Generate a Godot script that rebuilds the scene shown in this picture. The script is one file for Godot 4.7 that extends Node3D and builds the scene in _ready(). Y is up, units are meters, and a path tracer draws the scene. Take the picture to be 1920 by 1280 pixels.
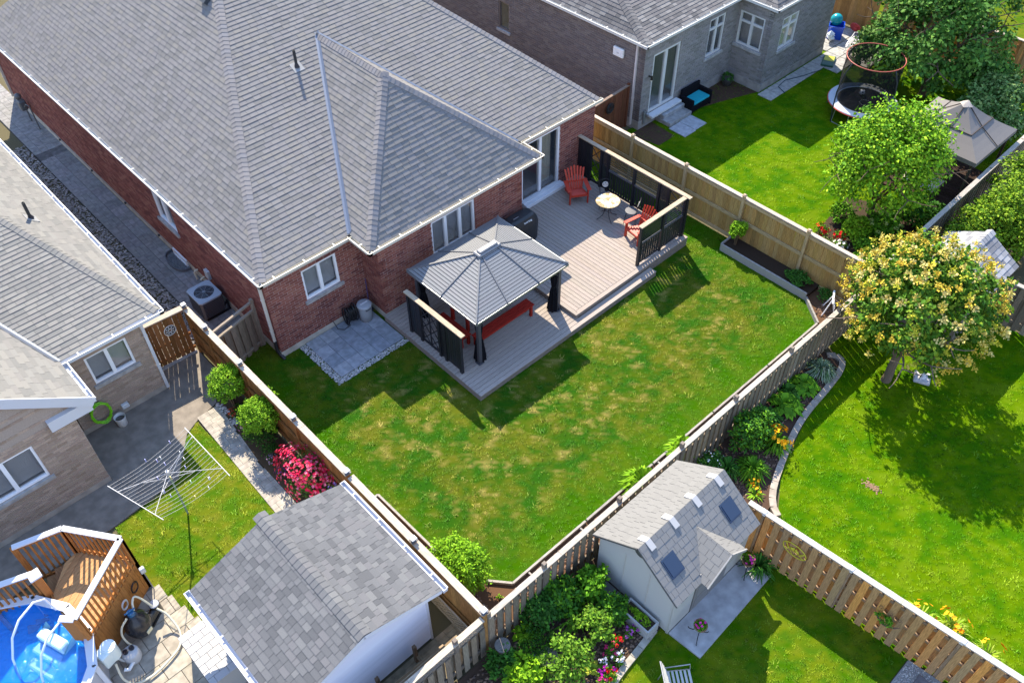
extends Node3D
# Backyard seen from above. x runs along the back wall of the brick house, z towards the rear fence, origin at the house's rear left corner.

const EYE := Vector3(-6.926, 19.0, 17.336)
const UPV := Vector3(0, 1, 0)
var rng := RandomNumberGenerator.new()
var used := {}
var M := {}
var nz := FastNoiseLite.new()

# ---------- mesh collector: faces given counter-clockwise seen from outside ----------
class G:
	var v := PackedVector3Array()
	var n := PackedVector3Array()
	var c := PackedColorArray()
	var t := PackedInt32Array()
	var col := Color(1, 1, 1)
	func pt(p: Vector3, q: Vector3) -> int:
		v.append(p); n.append(q); c.append(col)
		return v.size() - 1
	func tri(a: Vector3, b: Vector3, d: Vector3) -> void:
		var q := (b - a).cross(d - a).normalized()
		var k := v.size()
		pt(a, q); pt(b, q); pt(d, q)
		t.append_array(PackedInt32Array([k, k + 2, k + 1]))
	func quad(a: Vector3, b: Vector3, d: Vector3, e: Vector3) -> void:
		var q := (d - a).cross(e - b).normalized()
		var k := v.size()
		pt(a, q); pt(b, q); pt(d, q); pt(e, q)
		t.append_array(PackedInt32Array([k, k + 2, k + 1, k, k + 3, k + 2]))
	func obox(o: Vector3, x: Vector3, y: Vector3, z: Vector3, skip := 0) -> void:
		# half axes, right handed; skip 1 leaves out the -z face
		var a := o - x - y + z; var b := o + x - y + z; var d := o + x + y + z; var e := o - x + y + z
		var a2 := o - x - y - z; var b2 := o + x - y - z; var d2 := o + x + y - z; var e2 := o - x + y - z
		quad(a, b, d, e); quad(e, d, d2, e2); quad(a2, b2, b, a); quad(b, b2, d2, d); quad(a2, a, e, e2)
		if skip != 1: quad(b2, a2, e2, d2)
	func box(lo: Vector3, hi: Vector3) -> void:
		var h := (hi - lo) * 0.5
		obox((lo + hi) * 0.5, Vector3(h.x, 0, 0), Vector3(0, h.y, 0), Vector3(0, 0, h.z))
	func beam(p: Vector3, q: Vector3, w: float, h: float, up := Vector3(0, 1, 0)) -> void:
		# bar from p to q, w across, h along up
		var z := (q - p) * 0.5
		var x := up.cross(z).normalized()
		if x.length() < 0.5: x = Vector3(1, 0, 0).cross(z).normalized()
		var y := z.cross(x).normalized()
		obox((p + q) * 0.5, x * w * 0.5, y * h * 0.5, z)
	func bev(lo: Vector3, hi: Vector3, r: float) -> void:
		# box with chamfered edges
		var m := (lo + hi) * 0.5
		var h := (hi - lo) * 0.5
		var s := [-1.0, 1.0]
		for ax in 3:
			var i := (ax + 1) % 3
			var j := (ax + 2) % 3
			for e in s:
				var o := m; o[ax] += h[ax] * e
				var u := Vector3.ZERO; u[i] = h[i] - r
				var w := Vector3.ZERO; w[j] = (h[j] - r) * e
				quad(o - u - w, o + u - w, o + u + w, o - u + w)
			for e in s:
				for f in s:
					var a := m; a[i] += h[i] * e; a[j] += (h[j] - r) * f
					var b := m; b[i] += (h[i] - r) * e; b[j] += h[j] * f
					var u2 := Vector3.ZERO; u2[ax] = (h[ax] - r) * e * f
					quad(a - u2, a + u2, b + u2, b - u2)
		for ex in s:
			for ey in s:
				for ez in s:
					var k := Vector3(ex, ey, ez)
					var a := m + h * k - Vector3(0, r * ey, r * ez)
					var b := m + h * k - Vector3(r * ex, 0, r * ez)
					var d := m + h * k - Vector3(r * ex, r * ey, 0)
					if ex * ey * ez > 0: tri(a, b, d)
					else: tri(a, d, b)
	func cyl(p: Vector3, q: Vector3, r0: float, r1: float, sg := 10, caps := true) -> void:
		var z := (q - p).normalized()
		var x := z.cross(Vector3(0, 1, 0))
		if x.length() < 0.01: x = Vector3(1, 0, 0)
		x = x.normalized()
		var y := z.cross(x)
		var k := v.size()
		for i in sg + 1:
			var a := TAU * i / sg
			var d := x * cos(a) + y * sin(a)
			pt(p + d * r0, d); pt(q + d * r1, d)
		for i in sg:
			var b := k + i * 2
			t.append_array(PackedInt32Array([b, b + 1, b + 3, b, b + 3, b + 2]))
		if caps:
			disc(q, z, x, r1, sg); disc(p, -z, x, r0, sg)
	func disc(o: Vector3, z: Vector3, x: Vector3, r: float, sg: int) -> void:
		var y := z.cross(x)
		var k := pt(o, z)
		for i in sg + 1:
			var a := TAU * i / sg
			pt(o + (x * cos(a) + y * sin(a)) * r, z)
		for i in sg: t.append_array(PackedInt32Array([k, k + i + 2, k + i + 1]))
	func tube(p: Array, r: float, sg := 6, r1 := -1.0) -> void:
		if r1 < 0: r1 = r
		var prev := Vector3.ZERO
		var k := v.size()
		for i in p.size():
			var d: Vector3 = (p[min(i + 1, p.size() - 1)] - p[max(i - 1, 0)]).normalized()
			var x := d.cross(Vector3(0, 1, 0)) if prev == Vector3.ZERO else prev - d * prev.dot(d)
			if x.length() < 0.05: x = d.cross(Vector3(1, 0, 0))
			x = x.normalized(); prev = x
			var y := d.cross(x)
			var rr := lerpf(r, r1, float(i) / (p.size() - 1))
			for j in sg:
				var a := TAU * j / sg
				var q := x * cos(a) + y * sin(a)
				pt(p[i] + q * rr, q)
		for i in p.size() - 1:
			for j in sg:
				var a := k + i * sg + j; var b := k + i * sg + (j + 1) % sg
				t.append_array(PackedInt32Array([a, a + sg, b + sg, a, b + sg, b]))
	func lathe(o: Vector3, pr: Array, sg := 16, sq := Vector3(1, 1, 1)) -> void:
		# pr: Vector2(radius, height) from bottom to top
		var k := v.size()
		for i in pr.size():
			var d: Vector2 = pr[min(i + 1, pr.size() - 1)] - pr[max(i - 1, 0)]
			for j in sg + 1:
				var a := TAU * j / sg
				var q := Vector3(cos(a) * d.y, -d.x, sin(a) * d.y).normalized()
				pt(o + Vector3(cos(a) * pr[i].x, pr[i].y, sin(a) * pr[i].x) * sq, q)
		for i in pr.size() - 1:
			for j in sg:
				var a := k + i * (sg + 1) + j
				t.append_array(PackedInt32Array([a, a + 1, a + sg + 2, a, a + sg + 2, a + sg + 1]))
	func ball(o: Vector3, r: Vector3, sg := 10) -> void:
		var pr := []
		for i in sg / 2 + 1:
			var a := PI * i / (sg / 2) - PI / 2
			pr.append(Vector2(cos(a), sin(a)))
		lathe(o, pr, sg, r)
	func rock(o: Vector3, r: Vector3, g: RandomNumberGenerator) -> void:
		var p := []
		var ro := g.randf() * TAU
		for d in [Vector3(0, 1, 0), Vector3(1, 0, 0), Vector3(0.5, 0, 0.87), Vector3(-0.5, 0, 0.87), Vector3(-1, 0, 0), Vector3(-0.5, 0, -0.87), Vector3(0.5, 0, -0.87), Vector3(0, -1, 0)]:
			p.append(o + d.rotated(Vector3(0, 1, 0), ro) * r * g.randf_range(0.75, 1.2))
		for i in 6:
			tri(p[0], p[1 + (i + 1) % 6], p[1 + i]); tri(p[7], p[1 + i], p[1 + (i + 1) % 6])
	func slab(poly: PackedVector2Array, y0: float, y1: float) -> void:
		# horizontal polygon (x, z) with thickness
		var ix := Geometry2D.triangulate_polygon(poly)
		for i in range(0, ix.size(), 3):
			var a := poly[ix[i]]; var b := poly[ix[i + 1]]; var d := poly[ix[i + 2]]
			if (b - a).cross(d - a) > 0:
				var s := b; b = d; d = s
			tri(Vector3(a.x, y1, a.y), Vector3(b.x, y1, b.y), Vector3(d.x, y1, d.y))
		var cw := Geometry2D.is_polygon_clockwise(poly)
		for i in poly.size():
			var a := poly[i]; var b := poly[(i + 1) % poly.size()]
			if not cw:
				var s := a; a = b; b = s
			quad(Vector3(b.x, y0, b.y), Vector3(a.x, y0, a.y), Vector3(a.x, y1, a.y), Vector3(b.x, y1, b.y))
	func leaf(p: Vector3, d: Vector3, up: Vector3, l: float, w: float) -> void:
		var s := d.cross(up).normalized()
		var nn := s.cross(d).normalized()
		var k := v.size()
		var e := p + d * l
		var m := p + d * l * 0.45
		pt(p, nn); pt(m - s * w + nn * w * 0.25, (nn + s * 0.3).normalized()); pt(e - nn * l * 0.12, nn); pt(m + s * w + nn * w * 0.25, (nn - s * 0.3).normalized())
		t.append_array(PackedInt32Array([k, k + 1, k + 2, k, k + 2, k + 3]))
	func mesh() -> ArrayMesh:
		var a := []
		a.resize(Mesh.ARRAY_MAX)
		a[Mesh.ARRAY_VERTEX] = v; a[Mesh.ARRAY_NORMAL] = n; a[Mesh.ARRAY_COLOR] = c; a[Mesh.ARRAY_INDEX] = t
		var m := ArrayMesh.new()
		m.add_surface_from_arrays(Mesh.PRIMITIVE_TRIANGLES, a)
		return m

# ---------- naming, things, parts ----------
func numbered(s: String) -> String:
	if not used.has(s):
		used[s] = 0
		return s
	used[s] += 1
	return "%s_%03d" % [s, used[s]]

func tag(o: Node, label: String, cat: String, group := "") -> void:
	o.set_meta("label", label); o.set_meta("category", cat)
	if group: o.set_meta("group", group)

func thing(called: String, label: String, cat: String, at := Vector3.ZERO, turn := 0.0, group := "") -> Node3D:
	var o := Node3D.new()
	o.name = numbered(called)
	add_child(o)
	o.position = at; o.rotation.y = turn
	tag(o, label, cat, group)
	return o

func part(par: Node3D, called: String, g: G, m: Material, stuff := false) -> MeshInstance3D:
	var o := MeshInstance3D.new()
	o.name = called
	o.mesh = g.mesh(); o.material_override = m
	par.add_child(o, true)
	if stuff: o.set_meta("kind", "stuff")
	return o

func inst(par: Node3D, called: String, me: Mesh, m: Material, x: Transform3D) -> MeshInstance3D:
	var o := MeshInstance3D.new()
	o.name = called
	o.mesh = me; o.material_override = m; o.transform = x
	par.add_child(o, true)
	return o

func struct(called: String, g: G, m: Material, kind := "structure") -> MeshInstance3D:
	var o := MeshInstance3D.new()
	o.name = numbered(called)
	o.mesh = g.mesh(); o.material_override = m
	add_child(o)
	o.set_meta("kind", kind)
	return o

func single(called: String, g: G, m: Material, label: String, cat: String, group := "") -> MeshInstance3D:
	var o := MeshInstance3D.new()
	o.name = numbered(called)
	o.mesh = g.mesh(); o.material_override = m
	add_child(o)
	tag(o, label, cat, group)
	return o

func jit(c: Color, a: float) -> Color:
	var k := 1.0 + rng.randf_range(-a, a)
	return Color(c.r * k * (1.0 + rng.randf_range(-a, a) * 0.25), c.g * k, c.b * k * (1.0 + rng.randf_range(-a, a) * 0.25))

func V(x: float, y: float, z: float) -> Vector3: return Vector3(x, y, z)

# ---------- materials ----------
func noise_tex(size: int, freq: float, oct: int, lo: float, hi: float, sd: int, stretch := 1) -> ImageTexture:
	var f := FastNoiseLite.new()
	f.seed = sd; f.frequency = freq; f.fractal_octaves = oct
	var im := f.get_seamless_image(size, size)
	im.convert(Image.FORMAT_RGB8)
	var lut := []
	for i in 256:
		var x := clampf((i / 255.0 - 0.2) / 0.6, 0, 1)
		var g := lerpf(lo, hi, x)
		lut.append(Color(g, g, g).linear_to_srgb())
	for y in size:
		for x in size: im.set_pixel(x, y, lut[im.get_pixel(x, y).r8])
	im.generate_mipmaps()
	return ImageTexture.create_from_image(im)

func mat(called: String, rough: float, tex: Texture2D = null, sc := Vector3(1, 1, 1), metal := 0.0, spec := 0.5) -> StandardMaterial3D:
	var m := StandardMaterial3D.new()
	m.vertex_color_use_as_albedo = true
	m.roughness = rough; m.metallic = metal; m.metallic_specular = spec
	if tex:
		m.albedo_texture = tex
		m.uv1_triplanar = true; m.uv1_world_triplanar = true; m.uv1_scale = sc
	m.resource_name = called
	M[called] = m
	return m

func materials() -> void:
	var fine := noise_tex(256, 0.06, 4, 0.62, 1.0, 1)
	var coarse := noise_tex(256, 0.02, 5, 0.7, 1.0, 2)
	var speck := noise_tex(256, 0.25, 2, 0.5, 1.0, 3)
	var grain := noise_tex(256, 0.05, 4, 0.55, 1.0, 4)
	mat("matte", 0.9, fine, V(1.3, 1.3, 1.3))
	mat("plain", 0.85)
	mat("stone", 0.92, coarse, V(0.8, 0.8, 0.8))
	mat("concrete", 0.95, coarse, V(0.45, 0.45, 0.45))
	mat("shingle", 0.95, speck, V(3, 3, 3), 0.0, 0.3)
	mat("brick", 0.95, fine, V(2.2, 2.2, 2.2), 0.0, 0.3)
	mat("wood_x", 0.85, grain, V(0.25, 5, 5), 0.0, 0.3)
	mat("wood_y", 0.85, grain, V(5, 0.25, 5), 0.0, 0.3)
	mat("wood_z", 0.85, grain, V(5, 5, 0.25), 0.0, 0.3)
	var soft := noise_tex(256, 0.05, 3, 0.82, 1.0, 9)
	mat("deck_x", 0.85, soft, V(0.3, 4, 4), 0.0, 0.3)
	mat("deck_z", 0.85, soft, V(4, 4, 0.3), 0.0, 0.3)
	mat("paint", 0.5)
	mat("gloss", 0.25)
	mat("metal", 0.4, null, V(1, 1, 1), 0.7)
	mat("metal_roof", 0.5, null, V(1, 1, 1), 0.1)
	var wt = StandardMaterial3D.new(); wt.albedo_color = Color(0.85, 0.85, 0.85); wt.roughness = 0.7; M.white = wt
	mat("soil", 1.0, speck, V(2.5, 2.5, 2.5), 0.0, 0.2)
	mat("turf", 1.0, speck, V(1.6, 1.6, 1.6), 0.0, 0.15)
	mat("cloth", 0.95, fine, V(6, 6, 6), 0.0, 0.2)
	var l := mat("leaf", 0.65, null, V(1, 1, 1), 0.0, 0.22)
	l.cull_mode = BaseMaterial3D.CULL_DISABLED
	l.backlight_enabled = true; l.backlight = Color(0.22, 0.3, 0.05)
	var b := mat("blade", 0.7, null, V(1, 1, 1), 0.0, 0.25)
	b.cull_mode = BaseMaterial3D.CULL_DISABLED
	b.backlight_enabled = true; b.backlight = Color(0.2, 0.28, 0.04)
	var p := mat("petal", 0.8, null, V(1, 1, 1), 0.0, 0.2)
	p.cull_mode = BaseMaterial3D.CULL_DISABLED
	var gl := StandardMaterial3D.new()
	gl.albedo_color = Color(0.35, 0.42, 0.48, 0.09); gl.transparency = BaseMaterial3D.TRANSPARENCY_ALPHA
	gl.roughness = 0.03; gl.metallic_specular = 0.8
	M.glass = gl
	var nt := StandardMaterial3D.new()
	nt.albedo_color = Color(0.02, 0.02, 0.025, 0.68); nt.transparency = BaseMaterial3D.TRANSPARENCY_ALPHA
	nt.roughness = 0.9
	M.net = nt
	var w := StandardMaterial3D.new()
	w.albedo_color = Color(0.08, 0.56, 0.95, 0.45); w.transparency = BaseMaterial3D.TRANSPARENCY_ALPHA
	w.roughness = 0.04
	var wn := FastNoiseLite.new(); wn.frequency = 0.03; wn.seed = 7
	var wi := wn.get_seamless_image(256, 256); wi.bump_map_to_normal_map(6.0)
	w.normal_enabled = true; w.normal_texture = ImageTexture.create_from_image(wi); w.normal_scale = 0.7
	w.uv1_triplanar = true; w.uv1_world_triplanar = true; w.uv1_scale = V(0.8, 0.8, 0.8)
	M.water = w

func _ready() -> void:
	rng.seed = 11
	nz.seed = 5; nz.frequency = 0.01; nz.fractal_octaves = 3
	# camera
	var cam := Camera3D.new()
	cam.name = "camera"
	add_child(cam)
	cam.transform = Transform3D(Basis(V(0.72833, -0.00722, 0.68519), V(0.50125, 0.68665, -0.52556), V(-0.46670, 0.72697, 0.50374)).orthonormalized(), EYE)
	cam.fov = 42.319
	cam.near = 0.5
	cam.far = 300.0
	# sky, sun, exposure
	var we := WorldEnvironment.new()
	var env := Environment.new()
	env.background_mode = Environment.BG_SKY
	var sk := Sky.new()
	var sm := ProceduralSkyMaterial.new()
	sm.sky_top_color = Color(0.41, 0.52, 0.7)
	sm.sky_horizon_color = Color(0.8, 0.82, 0.84)
	sm.sky_curve = 0.18
	sm.ground_bottom_color = Color(0.2, 0.24, 0.14); sm.ground_horizon_color = Color(0.45, 0.5, 0.45)
	sk.sky_material = sm
	env.sky = sk
	env.background_energy_multiplier = 1.5
	env.tonemap_mode = Environment.TONE_MAPPER_LINEAR
	env.tonemap_exposure = 2.35
	env.sdfgi_enabled = true; env.ssao_enabled = true; env.ssil_enabled = true
	we.environment = env
	we.name = "sky"
	add_child(we)
	var sun := DirectionalLight3D.new()
	sun.name = "sun"
	add_child(sun)
	sun.look_at_from_position(Vector3.ZERO, V(-0.45, -1.0, 0.93), UPV)
	sun.light_energy = 1.5
	sun.light_color = Color(1.0, 0.95, 0.86)
	sun.light_angular_distance = 0.5
	sun.shadow_enabled = true
	materials()
	make_tuft()
	build()

# ---------- many alike pieces: the 300 nearest to the eye as parts of their own, the rest joined ----------
# each piece: [Transform3D, key]; shapes[key] = G of the piece in its own axes; extra = G of cut pieces
func many(par: Node3D, called: String, list: Array, shapes: Dictionary, m: Material, extra: G, most := 300) -> void:
	var off = par.global_position if par.is_inside_tree() else Vector3.ZERO
	list.sort_custom(func(a, b): return (a[0].origin + off).distance_squared_to(EYE) < (b[0].origin + off).distance_squared_to(EYE))
	var meshes = {}
	for k in shapes: meshes[k] = shapes[k].mesh()
	for i in list.size():
		if i < most:
			inst(par, called, meshes[list[i][1]], m, list[i][0])
		else:
			var s: G = shapes[list[i][1]]
			var x: Transform3D = list[i][0]
			var k = extra.v.size()
			extra.v.append_array(x * s.v)
			for q in s.n: extra.n.append(x.basis * q)
			extra.c.append_array(s.c)
			for q in s.t: extra.t.append(k + q)
	if extra.v.size() > 0: part(par, called + "_field", extra, m, true)

# ---------- wall of bricks round openings; o = lower left corner seen from outside, u along, n out ----------
func wall_cut(len: float, y0: float, y1: float, op: Array) -> Array:
	# rectangles [u0, u1, y0, y1] of the wall without its openings
	var cuts = [0.0, len]
	for q in op: cuts.append(clampf(q[0], 0, len)); cuts.append(clampf(q[1], 0, len))
	cuts.sort()
	var out = []
	for i in cuts.size() - 1:
		if cuts[i + 1] - cuts[i] < 0.002: continue
		var mid: float = (cuts[i] + cuts[i + 1]) / 2
		var ys = [[y0, y1]]
		for q in op:
			if mid > q[0] and mid < q[1]:
				var n2 = []
				for s in ys:
					if q[2] > s[0]: n2.append([s[0], min(s[1], q[2])])
					if q[3] < s[1]: n2.append([max(s[0], q[3]), s[1]])
				ys = n2
		for s in ys:
			if s[1] - s[0] > 0.002: out.append([cuts[i], cuts[i + 1], s[0], s[1]])
	return out

func brick_wall(par: Node3D, lists: Dictionary, o: Vector3, u: Vector3, len: float, y0: float, y1: float, op: Array, mortar: Color, back: G, course := 0.09, bl := 0.26, lo := true, hi := true) -> void:
	var n = u.cross(UPV).normalized()
	back.col = mortar
	for r in wall_cut(len, y0, y1, op):
		var a: Vector3 = o + u * (r[0] + r[1]) / 2 + UPV * (r[2] + r[3]) / 2 - n * 0.11
		back.obox(a, u * (r[1] - r[0]) / 2, UPV * (r[3] - r[2]) / 2, n * 0.11)
	var j = 0.017
	var rows = int((y1 - y0) / course)
	var bas = Basis(u, UPV, n)
	for r in rows:
		var ya = y0 + r * course
		var spans = [[0.0, len]]
		for q in op:
			if q[2] < ya + course - 0.01 and q[3] > ya + 0.01:
				var n2 = []
				for s in spans:
					if q[0] > s[0]: n2.append([s[0], min(s[1], q[0])])
					if q[1] < s[1]: n2.append([max(s[0], q[1]), s[1]])
				spans = n2
		for s in spans:
			var x: float = -bl * (0.5 if r % 2 else 0.0)
			while x < s[1]:
				var a: float = max(x, s[0]); var b: float = min(x + bl - j, s[1])
				x += bl
				if b - a < 0.03: continue
				var k = rng.randi() % 8
				var p = o + u * (a + b) / 2 + UPV * (ya + (course - j) / 2) + n * rng.randf_range(-0.002, 0.002)
				if abs(b - a - (bl - j)) < 0.001: lists.list.append([Transform3D(bas, p), k])
				else:
					lists.extra.col = lists.cols[k]
					lists.extra.obox(p, u * (b - a) / 2, UPV * (course - j) / 2, n * 0.008, 1)

func brick_set(cols: Array, course := 0.09, bl := 0.26) -> Dictionary:
	var d = {"list": [], "extra": G.new(), "cols": [], "shapes": {}}
	for k in 8:
		var g = G.new()
		g.col = jit(cols[k % cols.size()], 0.12)
		d.cols.append(g.col)
		g.obox(Vector3.ZERO, V((bl - 0.017) / 2, 0, 0), V(0, (course - 0.017) / 2, 0), V(0, 0, 0.008), 1)
		d.shapes[k] = g
	return d

# ---------- roof plane of shingles: corners of a flat polygon, first edge = eave from a to b (seen from outside, left to right) ----------
func shingles(d: Dictionary, poly: Array, stain := 0.0) -> void:
	var a: Vector3 = poly[0]
	var u: Vector3 = (poly[1] - a).normalized()
	var s = Vector3.ZERO
	for p in poly:
		var q: Vector3 = (p - a) - u * (p - a).dot(u)
		if q.length() > s.length(): s = q
	s = s.normalized()
	var n = u.cross(s).normalized()
	var p2 = PackedVector2Array()
	var lo = Vector2(1e9, 1e9); var hi = Vector2(-1e9, -1e9)
	for p in poly:
		var q = Vector2((p - a).dot(u), (p - a).dot(s))
		p2.append(q); lo = lo.min(q); hi = hi.max(q)
	d.back.col = Color(0.05, 0.05, 0.05)
	var ix = Geometry2D.triangulate_polygon(p2)
	for i in range(0, ix.size(), 3): d.back.tri(poly[ix[i]], poly[ix[i + 1]], poly[ix[i + 2]])
	var e: float = d.e
	var bas = Basis(u, n, -s)
	var r = 0
	var y = lo.y
	while y < hi.y:
		var x = lo.x - rng.randf() * 0.3
		while x < hi.x:
			var wi = rng.randi() % 3
			var w: float = d.w[wi]
			var k = rng.randi() % d.cols.size()
			if stain > 0 and nz.get_noise_2d(x * 22.0 + a.x * 9.0, y * 2.5) > 0.12 and rng.randf() < stain: k = 0
			var full = true
			for q in [Vector2(x, y), Vector2(x + w, y), Vector2(x, y + e), Vector2(x + w, y + e)]:
				if not Geometry2D.is_point_in_polygon(q, p2): full = false
			if full:
				d.list.append([Transform3D(bas, a + u * x + s * y), wi * 16 + k])
			else:
				var cell = PackedVector2Array([Vector2(x, y), Vector2(x + w - 0.007, y), Vector2(x + w - 0.007, y + e), Vector2(x, y + e)])
				for q in Geometry2D.intersect_polygons(cell, p2):
					var g: G = d.extra
					g.col = d.cols[k]
					var top = []
					for z in q: top.append(a + u * z.x + s * z.y + n * lerpf(d.th, 0.004, clampf((z.y - y) / e, 0, 1)))
					var tx = Geometry2D.triangulate_polygon(q)
					for i in range(0, tx.size(), 3):
						if (top[tx[i + 1]] - top[tx[i]]).cross(top[tx[i + 2]] - top[tx[i]]).dot(n) > 0: g.tri(top[tx[i]], top[tx[i + 1]], top[tx[i + 2]])
						else: g.tri(top[tx[i]], top[tx[i + 2]], top[tx[i + 1]])
					for i in q.size():
						var j2 = (i + 1) % q.size()
						g.quad(a + u * q[i].x + s * q[i].y, a + u * q[j2].x + s * q[j2].y, top[j2], top[i])
			x += w
		y += e
		r += 1

func shingle_set(cols: Array, e := 0.145, w := [0.2, 0.26, 0.33], th := 0.017) -> Dictionary:
	var d = {"list": [], "extra": G.new(), "back": G.new(), "cols": cols, "e": e, "w": w, "th": th, "shapes": {}}
	for i in 3:
		for k in cols.size():
			var g = G.new()
			g.col = cols[k]
			var b: float = w[i] - 0.007
			var t2 = th + 0.0025 * ((k * 7 + i * 3) % 3)
			var q = [V(0, t2, 0), V(b, t2, 0), V(b, 0.004, -e), V(0, 0.004, -e)]
			g.quad(q[0], q[1], q[2], q[3])
			g.quad(V(0, 0, 0), V(b, 0, 0), q[1], q[0])
			g.quad(V(b, 0, 0), V(b, 0, -e), q[2], q[1])
			g.quad(V(0, 0, -e), V(0, 0, 0), q[0], q[3])
			d.shapes[i * 16 + k] = g
	return d

func shingle_done(roof: Node3D, d: Dictionary, most := 300) -> void:
	part(roof, "roof_deck", d.back, M.plain)
	many(roof, "shingle", d.list, d.shapes, M.shingle, d.extra, most)

# caps over a hip or ridge from p (low) to q (high); l and r are directions down the two slopes
func caps(roof: Node3D, p: Vector3, q: Vector3, l: Vector3, r: Vector3, cols: Array, w := 0.15, step := 0.15) -> void:
	var d = (q - p).normalized()
	l = (l - d * l.dot(d)).normalized(); r = (r - d * r.dot(d)).normalized()
	var na = d.cross(l).normalized(); var nb = d.cross(r).normalized()
	if na.y < 0: na = -na
	if nb.y < 0: nb = -nb
	var n = (na + nb).normalized()
	var k = 0
	var len = p.distance_to(q)
	var meshes = []
	for i in 4:
		var g = G.new()
		g.col = cols[(i * 3) % cols.size()]
		var e = step * 1.08
		var up = n * 0.045
		var lo = n * 0.032
		var c0 = up; var c1 = lo + d * e
		var l0 = l * w + na * 0.034; var l1 = l * w + na * 0.026 + d * e
		var r0 = r * w + nb * 0.034; var r1 = r * w + nb * 0.026 + d * e
		var fl = l.cross(d).dot(n) > 0
		if fl: g.quad(c0, c1, l1, l0); g.quad(r0, r1, c1, c0)
		else: g.quad(l0, l1, c1, c0); g.quad(c0, c1, r1, r0)
		g.quad(l0, c0, c0 - n * 0.05, l0 - n * 0.045); g.quad(c0, r0, r0 - n * 0.045, c0 - n * 0.05)
		g.quad(l1, l0, l0 - n * 0.04, l1 - n * 0.02); g.quad(r0, r1, r1 - n * 0.02, r0 - n * 0.04)
		meshes.append(g.mesh())
	while k * step < len:
		inst(roof, "ridge_cap", meshes[rng.randi() % 4], M.shingle, Transform3D(Basis(), p + d * k * step))
		k += 1

# eaves gutter from p to q, o = outward; open channel with straps
func gutter(par: Node3D, p: Vector3, q: Vector3, o: Vector3, col: Color, w := 0.11, h := 0.1, straps := true) -> void:
	var g = G.new()
	g.col = col
	var t = 0.012
	g.beam(p + o * t / 2 - UPV * h / 2, q + o * t / 2 - UPV * h / 2, t, h)
	g.beam(p + o * w - UPV * h / 2, q + o * w - UPV * h / 2, t, h)
	g.beam(p + o * w / 2 - UPV * h, q + o * w / 2 - UPV * h, w, t)
	g.beam(p + o * (w + 0.008), q + o * (w + 0.008), 0.03, 0.014)
	var d = (q - p).normalized()
	for e in [p, q]: g.beam(e - UPV * h / 2 + o * 0.001, e - UPV * h / 2 + o * w, t, h)
	part(par, "gutter", g, M.paint)
	if straps:
		var s = G.new()
		s.col = Color(col.r * 0.95, col.g * 0.95, col.b * 0.95)
		var n = int(p.distance_to(q) / 0.75)
		for i in n:
			var c = p + d * (i + 0.5) * p.distance_to(q) / n
			s.beam(c + UPV * 0.012, c + o * w + UPV * 0.012, 0.035, 0.012)
		if n > 0: part(par, "gutter_strap", s, M.paint)

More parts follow.
